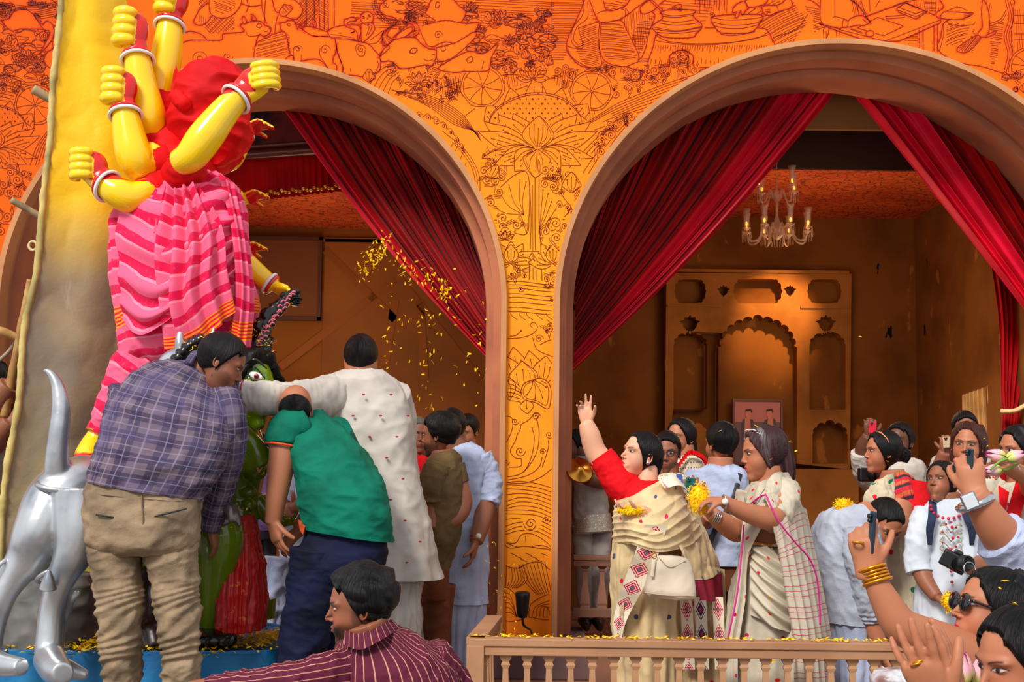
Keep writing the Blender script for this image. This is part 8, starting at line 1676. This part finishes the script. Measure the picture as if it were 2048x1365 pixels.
def lotus_bud(px, py, Y, L, ang, label, seed=0, stem=True):
    c = P(px, py, Y); E = empty('lotus_bud', label, 'flower', tuple(c)); R = Matrix.Rotation(radians(ang), 3, 'Y')
    def tip(): u, v, _ = coords('UV'); return mix(mix((206, 214, 110), (238, 178, 190), (v).smooth(.15, .55)), (220, 60, 130), v.smooth(.72, 1.0))
    m = mat('lotus_petal', fn=tip, rough=.5, sub=.1)
    for ring, (n, r, o) in enumerate(((4, .7, .05), (5, .95, 0), (4, 1.1, -.06))):
        for i in range(n):
            a = i/n*2*pi+ring*.7+seed; rowsp = []
            for t in np.linspace(0, 1, 9):
                w_ = .30*sin(pi*min(1, t*.92+.08)**.8)*L*r; rad = (.16+.20*sin(pi*t**.75)*r)*L*(1 if t < .98 else .4); row = []
                for s in np.linspace(-1, 1, 7):
                    aa = a+s*w_/(rad+.02*L)*.8; row.append(R@Vector((rad*cos(aa)*(1-.1*s*s), rad*sin(aa)*(1-.1*s*s), (t+o)*L))+c)
                rowsp.append([tuple(v) for v in row])
            g = G(); finish_loft(g, np.array(rowsp), False, uvs=(1, 1)); adopt(g.obj('petal', m), E)
    if stem: g = G(); tube3(g, [(*c, L*.09), (*(c+R@Vector((0, 0, -L*.5))), L*.08), (*(c+R@Vector((.02, 0, -L*1.2))), L*.07)], nu=10); adopt(g.obj('stem', mat('lotus_stem', (120, 150, 60), rough=.6)), E)
    return E
lotus_bud(2000, 940, 5.78, .075, -96, 'lower pink lotus bud held by the woman at the right edge', 0); lotus_bud(2008, 914, 5.8, .085, -80, 'upper pink lotus bud held by the woman at the right edge', 1); lotus_bud(2016, 918, 5.74, .08, 70, 'green-tipped lotus bud pressed against the face of the right edge woman', 2)
# ================= foreground =================
# -- man with smartwatch
Y = 3.3; p = Person(Y, 'man in pale blue shirt with smartwatch, raised forearm at the right edge', 2150, skin='tan', z=-.45)
p.limb([(2080, 1140, .1, 120), (2030, 1100, .05, 96), (1994, 1060, 0, 78), (1962, 1010, -.02, 60), (1948, 985, -.02, 52)]); p.hand(1950, 990, (-.12, .1, 1), (.35, 1, 0), -.02, size=.172, side=1, curl=(.8, .8, .8, .8), thumb=.35, tcurl=.5, wr=.030, fat=.92)
p.head(2230, 1110, 165, 130, 10, hi=0, thick=.06); p.limb([(2230, 1280, 0, 110), (2228, 1200, 0, 96)]); p.done()
p.wear('shirt', M_white2, lambda g: (limb(g, [(2190, 1280, .1, 190), (2120, 1180, .1, 160), (2060, 1125, .06, 128), (2015, 1085, .02, 108), (1998, 1070, .01, 104)], Y, nu=60, nv=80, fold=crease(.010, (10, 10, 10), 4)), rows(g, [(2170, 1240, 2290, 1240, 0, .08), (2110, 1290, 2360, 1280, 0, .14), (2110, 1500, 2360, 1500, 0, .16), (2120, 1800, 2350, 1800, 0, .16)], Y, nu=60, nv=40)))
p.wear('trousers', M_navy, lambda g: rows(g, [(2120, 1780, 2350, 1780, 0, .15), (2140, 2260, 2330, 2260, 0, .14)], Y, nu=40, nv=12)); feet(p, [(2180, 0), (2290, 0)], Y, -.45)
bangle(p, 1950, 1006, -.02, .043, .010, (-.45, 0, 1), 'watch_strap', M_steel); q = P(1940, 1003, Y-.065); g = G(); box(g, -.020, .020, -.005, .005, -.022, .022); o = p.part(g, 'watch_case', mat('watch_case', (150, 150, 156), rough=.25, metal=.8), smooth=False); bevel(o, .006, 3); o.matrix_parent_inverse.identity(); o.location = q-p.E.location; o.rotation_euler = (0, radians(-24), radians(-10))
g = G(); box(g, -.016, .016, -.0065, -.004, -.018, .018); o = p.part(g, 'watch_screen', mat('watch_screen', (200, 206, 212), rough=.1), smooth=False); bevel(o, .003, 2); o.matrix_parent_inverse.identity(); o.location = q-p.E.location; o.rotation_euler = (0, radians(-24), radians(-10))
phone(1940, 924, Y-.02, 17, 52, 6, -70, 'dark phone seen edge-on in the raised hand of the man with the smartwatch', c=(26, 46, 52))
# -- woman in red raising phone
Y = 2.95; p = Person(Y, 'woman in red strappy top and sunglasses raising a phone with gold bangles on her wrist', 1990, skin='tan', z=-.45)
p.limb([(1985, 1420, 0, 150), (1985, 1350, 0, 110), (1978, 1290, 0, 92), (1985, 1250, 0, 86)]); p.limb([(1985, 1360, .02, 120), (1935, 1320, -.02, 108), (1880, 1290, -.05, 92), (1830, 1268, -.07, 80), (1798, 1248, -.08, 72), (1772, 1205, -.08, 60), (1752, 1165, -.08, 48), (1742, 1140, -.08, 42)]); p.hand(1736, 1142, (-.16, -.05, 1), (.35, 1, 0), -.08, size=.16, side=-1, curl=(.5, .75, .85, .95), thumb=.45, tcurl=.3, wr=.028, fat=.95)
p.limb([(2030, 1400, .05, 120), (2080, 1480, .05, 90), (2060, 1560, -.1, 70)])
p.head(1986, 1228, 176, 84, 14, -2, 0, fem=1, style='fem', thick=.05, hi=1, lips=(200, 30, 70), nose=1); hair_tube(p, [(.05, .05, .42, .2, .2), (.05, .26, .22, .30, .26), (.05, .38, -.10, .32, .26), (.05, .44, -.45, .30, .22), (.05, .42, -.85, .24, .16)], (16, 18, 26), 15)
g = G(); hl = lambda *q: hp(p, *q)
for sx in (-1, 1): ellip(g, hl(sx*.13, -.415, .04), (.026, .008, .022), 20, 12, rot=p.head_T[0]); tube3(g, [(*hl(sx*.22, -.38, .07), .003, .002), (*hl(sx*.31, -.1, .04), .003, .002), (*hl(sx*.31, .05, .03), .003, .002)], nu=8)
tube3(g, [(*hl(-.06, -.44, .06), .002), (*hl(.06, -.44, .06), .002)], nu=6); p.part(g, 'sunglasses', M_glassd); p.done()
p.wear('top', M_redb, lambda g: (rows(g, [(1905, 1372, 2062, 1362, 0, .10), (1880, 1420, 2090, 1410, 0, .14), (1880, 1600, 2090, 1600, 0, .15), (1870, 1800, 2100, 1800, 0, .16)], Y, nu=80, nv=50, fold=crease(.008, (9, 9, 9), 4)), tube3(g, [(*P(1915, 1390, Y-.1), .014, .005), (*P(1922, 1330, Y-.08), .014, .005), (*P(1938, 1292, Y-.03), .014, .005), (*P(1956, 1280, Y+.05), .014, .005)], nu=12, nv=40)), label='bright red strappy top')
p.wear('trousers', M_navy, lambda g: rows(g, [(1876, 1780, 2094, 1780, 0, .16), (1890, 2380, 2080, 2380, 0, .14)], Y, nu=40, nv=12)); feet(p, [(1930, 0), (2040, 0)], Y, -.45)
for i, (x, y) in enumerate(((1730, 1140), (1733, 1147), (1736, 1153), (1739, 1159), (1742, 1166))):
    g = G(); jewel(g, P(x+13, y-2, Y-.08), .0305+.001*(i in (0, 4)), .0042 if i in (0, 4) else .003, (-.3, .25, 1)); V = g.v[0]; p.part(g, 'gold_bangle', M_goldj)
g = G(); jewel(g, P(1716, 1086, Y-.1), .011, .003, (.1, .1, 1), 14); p.part(g, 'ring', M_goldj)
phone(1744, 1066, Y-.10, 16, 86, 8, -66, 'dark slim phone held edge-on by the woman with gold bangles', c=(30, 44, 60))
# -- clapping woman
Y = 2.35; p = Person(Y, 'woman clapping her hands in the bottom right foreground, hair tied back', 2030, skin='tan', z=-.45)
p.limb([(2060, 1560, .02, 200), (2055, 1480, .0, 130), (2050, 1420, 0, 112)]); p.limb([(2030, 1620, -.06, 110), (1960, 1620, -.14, 90), (1900, 1470, -.18, 66), (1880, 1410, -.18, 54)]); p.hand(1882, 1412, (-.52, -.1, 1), (.7, .75, .2), -.18, size=.175, side=-1, curl=(.05, .1, .12, .18), thumb=.35, spread=.14, wr=.026, fat=.95)
p.limb([(2110, 1620, 0, 100), (1990, 1560, -.1, 80), (1930, 1450, -.12, 60), (1912, 1408, -.12, 52)]); p.hand(1913, 1410, (-.12, .05, 1), (-.8, .5, -.1), -.12, size=.17, side=1, curl=(.1, .15, .15, .2), thumb=.3, spread=.05, wr=.026, fat=.95)
p.head(2044, 1330, 222, 72, -8, 2, 0, fem=1, style='fem', thick=.055, hi=1, lips=(150, 70, 70), nose=1, bindi=0); hair_tube(p, [(0, .2, .1, .24), (0, .42, .0, .2), (0, .56, -.05, .1)]); p.done(vox=.004)
g = G(); jewel(g, P(1839, 1324, Y-.19), .0105, .0024, (-.3, .3, 1), 14); jewel(g, P(1834, 1329, Y-.19), .0105, .002, (-.3, .3, 1), 14); p.part(g, 'ring', M_goldj)
p.wear('kurta', M_maroon, lambda g: rows(g, [(2000, 1510, 2110, 1505, 0, .08), (1960, 1560, 2160, 1550, 0, .13), (1960, 1800, 2170, 1800, 0, .15), (1950, 2500, 2180, 2500, 0, .16)], Y, nu=60, nv=40, fold=crease(.01, (8, 8, 8), 4))); feet(p, [(2030, 0), (2110, 0)], Y, -.45)
for i, (x, y, a) in enumerate(((1928, 1362, -6), (1960, 1368, 12), (1900, 1374, -24), (1948, 1385, 34))): lotus_bud(x, y+6, 2.42+.03*i, .062, a, ('tall green-pink lotus bud in the centre of the foreground bunch', 'right-leaning upper lotus bud in the foreground bunch', 'left-leaning lotus bud by the clapping hand', 'lowest lotus bud of the foreground bunch leaning right')[i], i)
g = G(); rows(g, [(1752, 1345, 1800, 1340, 0, .02), (1745, 1365, 1825, 1365, 0, .05), (1750, 1420, 1830, 1420, 0, .06)], 2.7, nu=60, nv=40, fold=crease(.01, (18, 18, 18), 4)); tag(g.obj('plastic_bag', mat('clear_bag', fn=vary((214, 216, 222), .1, 20, (150, 90, 80)), rough=.15, spec=.8, alpha=.8)), 'crumpled clear plastic bag at the bottom beside the clapping hands', 'bag')
# ================= petals =================
random.seed(21); rs = np.random.RandomState(21)
def petal_mesh(seed):
    L, w_, c = .016+.004*(seed % 3), .0042, .003*(seed % 2+.5); V = []; 
    for t in np.linspace(-1, 1, 5):
        k = w_*(1-t*t*.7)*(1.2 if t > 0 else .8)
        for s in (-1, 0, 1): V.append((t*L/2, s*k, c*(t*t)-.0012*(1-abs(s))))
    me = bpy.data.meshes.new('petal'); me.from_pydata(V, [], [(3*i+j, 3*i+j+1, 3*i+4+j, 3*i+3+j) for i in range(4) for j in range(2)]); me.materials.append(M_petal); return me
PM = [petal_mesh(i) for i in range(4)]
def put(pos, group, label, big=1):
    o = bpy.data.objects.new('flower_petal', PM[rs.randint(4)]); COL.objects.link(o); o.location = pos; o.rotation_euler = rs.rand(3)*6.28; o.scale = (big,)*3; tag(o, label, 'petal', group)
pts = []
for _ in range(95): t = rs.rand(); pts.append((770-45*t+rs.normal(0, 12), 478+75*t+rs.normal(0, 9)))
for _ in range(70): t = rs.rand(); pts.append((790+110*t+rs.normal(0, 14), 520+55*t+rs.normal(0, 12)))
for _ in range(28): pts.append((890+rs.normal(0, 10), 590+rs.normal(0, 14)))
for _ in range(95): t = rs.rand()**.8; pts.append((760+215*rs.rand(), 560+260*t))
for x, y in pts[:288]: put(P(x, y, 7.3+rs.normal(0, .12)), 'flying petals', 'small yellow petal flying through the air in the left arch', 1.25)
g = G()
def scatter(n, f, s=1.0):
    for _ in range(n):
        q = f(); a = rs.rand()*6.28; L = .0105*s; t = rs.uniform(-.5, .5); d = Vector((cos(a), sin(a), t))*L; e = Vector((-sin(a), cos(a), rs.uniform(-.8, .8)))*L*.4; u = Vector((0, 0, abs(t)*L+.002))
        g.add([q-d+u, q+e+u, q+d+u, q-e+u, q+u+Vector((0, 0, .003))], [(0, 1, 4), (1, 2, 4), (2, 3, 4), (3, 0, 4)])
for _ in range(60):                                # petals in the air beside the pillar
    x, y = rs.uniform(985, 1010)+rs.normal(0, 14), rs.uniform(1080, 1290); q = P(x, y, 7.2); a = rs.normal(0, 1, 3); a /= np.linalg.norm(a); b = np.cross(a, rs.normal(0, 1, 3)); b /= np.linalg.norm(b); g.add([q-Vector(a)*.009, q+Vector(b)*.003, q+Vector(a)*.009, q-Vector(b)*.003], [(0, 1, 2, 3)])
tag(g.obj('drifting_petals', M_petal, smooth=False), 'thin drift of yellow petals falling in front of the pillar foot', 'petals', kind='stuff')
g = G(); scatter(260, lambda: Vector((rs.uniform(bx0, 2.3), BYF+rs.normal(0, .02), zr+.004)), 1.25)
tag(g.obj('rail_petals', M_petal, smooth=False), 'yellow petals lying along the balustrade top rail', 'petals', kind='stuff')
g = G()
def cl(cx, cy, sx, sy): return lambda: Vector((P(cx, cy, 6.2).x+rs.normal(0, sx), 6.2+rs.normal(0, sy)+(0 if cy > 1290 else .25), zp+.006+abs(rs.normal(0, .014))))
for cx, cy, n in ((430, 1310, 420), (515, 1275, 260), (210, 1300, 420), (120, 1310, 220), (560, 1270, 160), (300, 1320, 200)): scatter(n, cl(cx, cy, .11, .15), 1.5)
tag(g.obj('platform_petals', M_petal, smooth=False), 'yellow petals strewn over the blue platform', 'petals', kind='stuff')
g = G()
for cx, cy, d, r_, n in ((505, 705, DY-.1, .05, 60), (515, 680, DY-.08, .06, 50), (478, 845, DY-.2, .03, 40), (168, 935, 6.2, .09, 150), (512, 930, DY-.3, .04, 24), (455, 1020, 5.9, .05, 40), (385, 690, 5.9, .04, 20)):
    petals(g, P(cx, cy, d), r_*.8, n, cx, 1.2, .8) if n > 100 else [g.add([Vector(q)-Vector(a)*.009, Vector(q)+Vector(b)*.003, Vector(q)+Vector(a)*.009, Vector(q)-Vector(b)*.003], [(0, 1, 2, 3)]) for q, a, b in [(np.array(P(cx, cy, d))+rs.normal(0, 1, 3)*np.array((r_, .02, r_*.7)), (lambda v: v/np.linalg.norm(v))(rs.normal(0, 1, 3)), (lambda v: v/np.linalg.norm(v))(rs.normal(0, 1, 3))) for _ in range(n)]]
tag(g.obj('statue_petals', M_petal, smooth=False), 'yellow petals caught on the hair and limbs of the statues', 'petals', kind='stuff')
g = G()
for cx, cy, d in ((1580, 885, 6.12), (1592, 905, 6.1), (1560, 945, 6.1), (1512, 855, 6.1), (1720, 675, 6.6), (745, 755, 6.5), (718, 676, 6.6), (1968, 880, 6.8), (1975, 895, 6.8), (1440, 865, 6.9), (1775, 925, 6.8), (2000, 1180, 2.75), (2010, 1165, 2.75), (2030, 1215, 2.3)):
    q = P(cx, cy, d); scatter(1, lambda: q, 1.0)
tag(g.obj('hair_petals', M_petal, smooth=False), 'single yellow petals caught in the hair of the crowd', 'petals', kind='stuff')
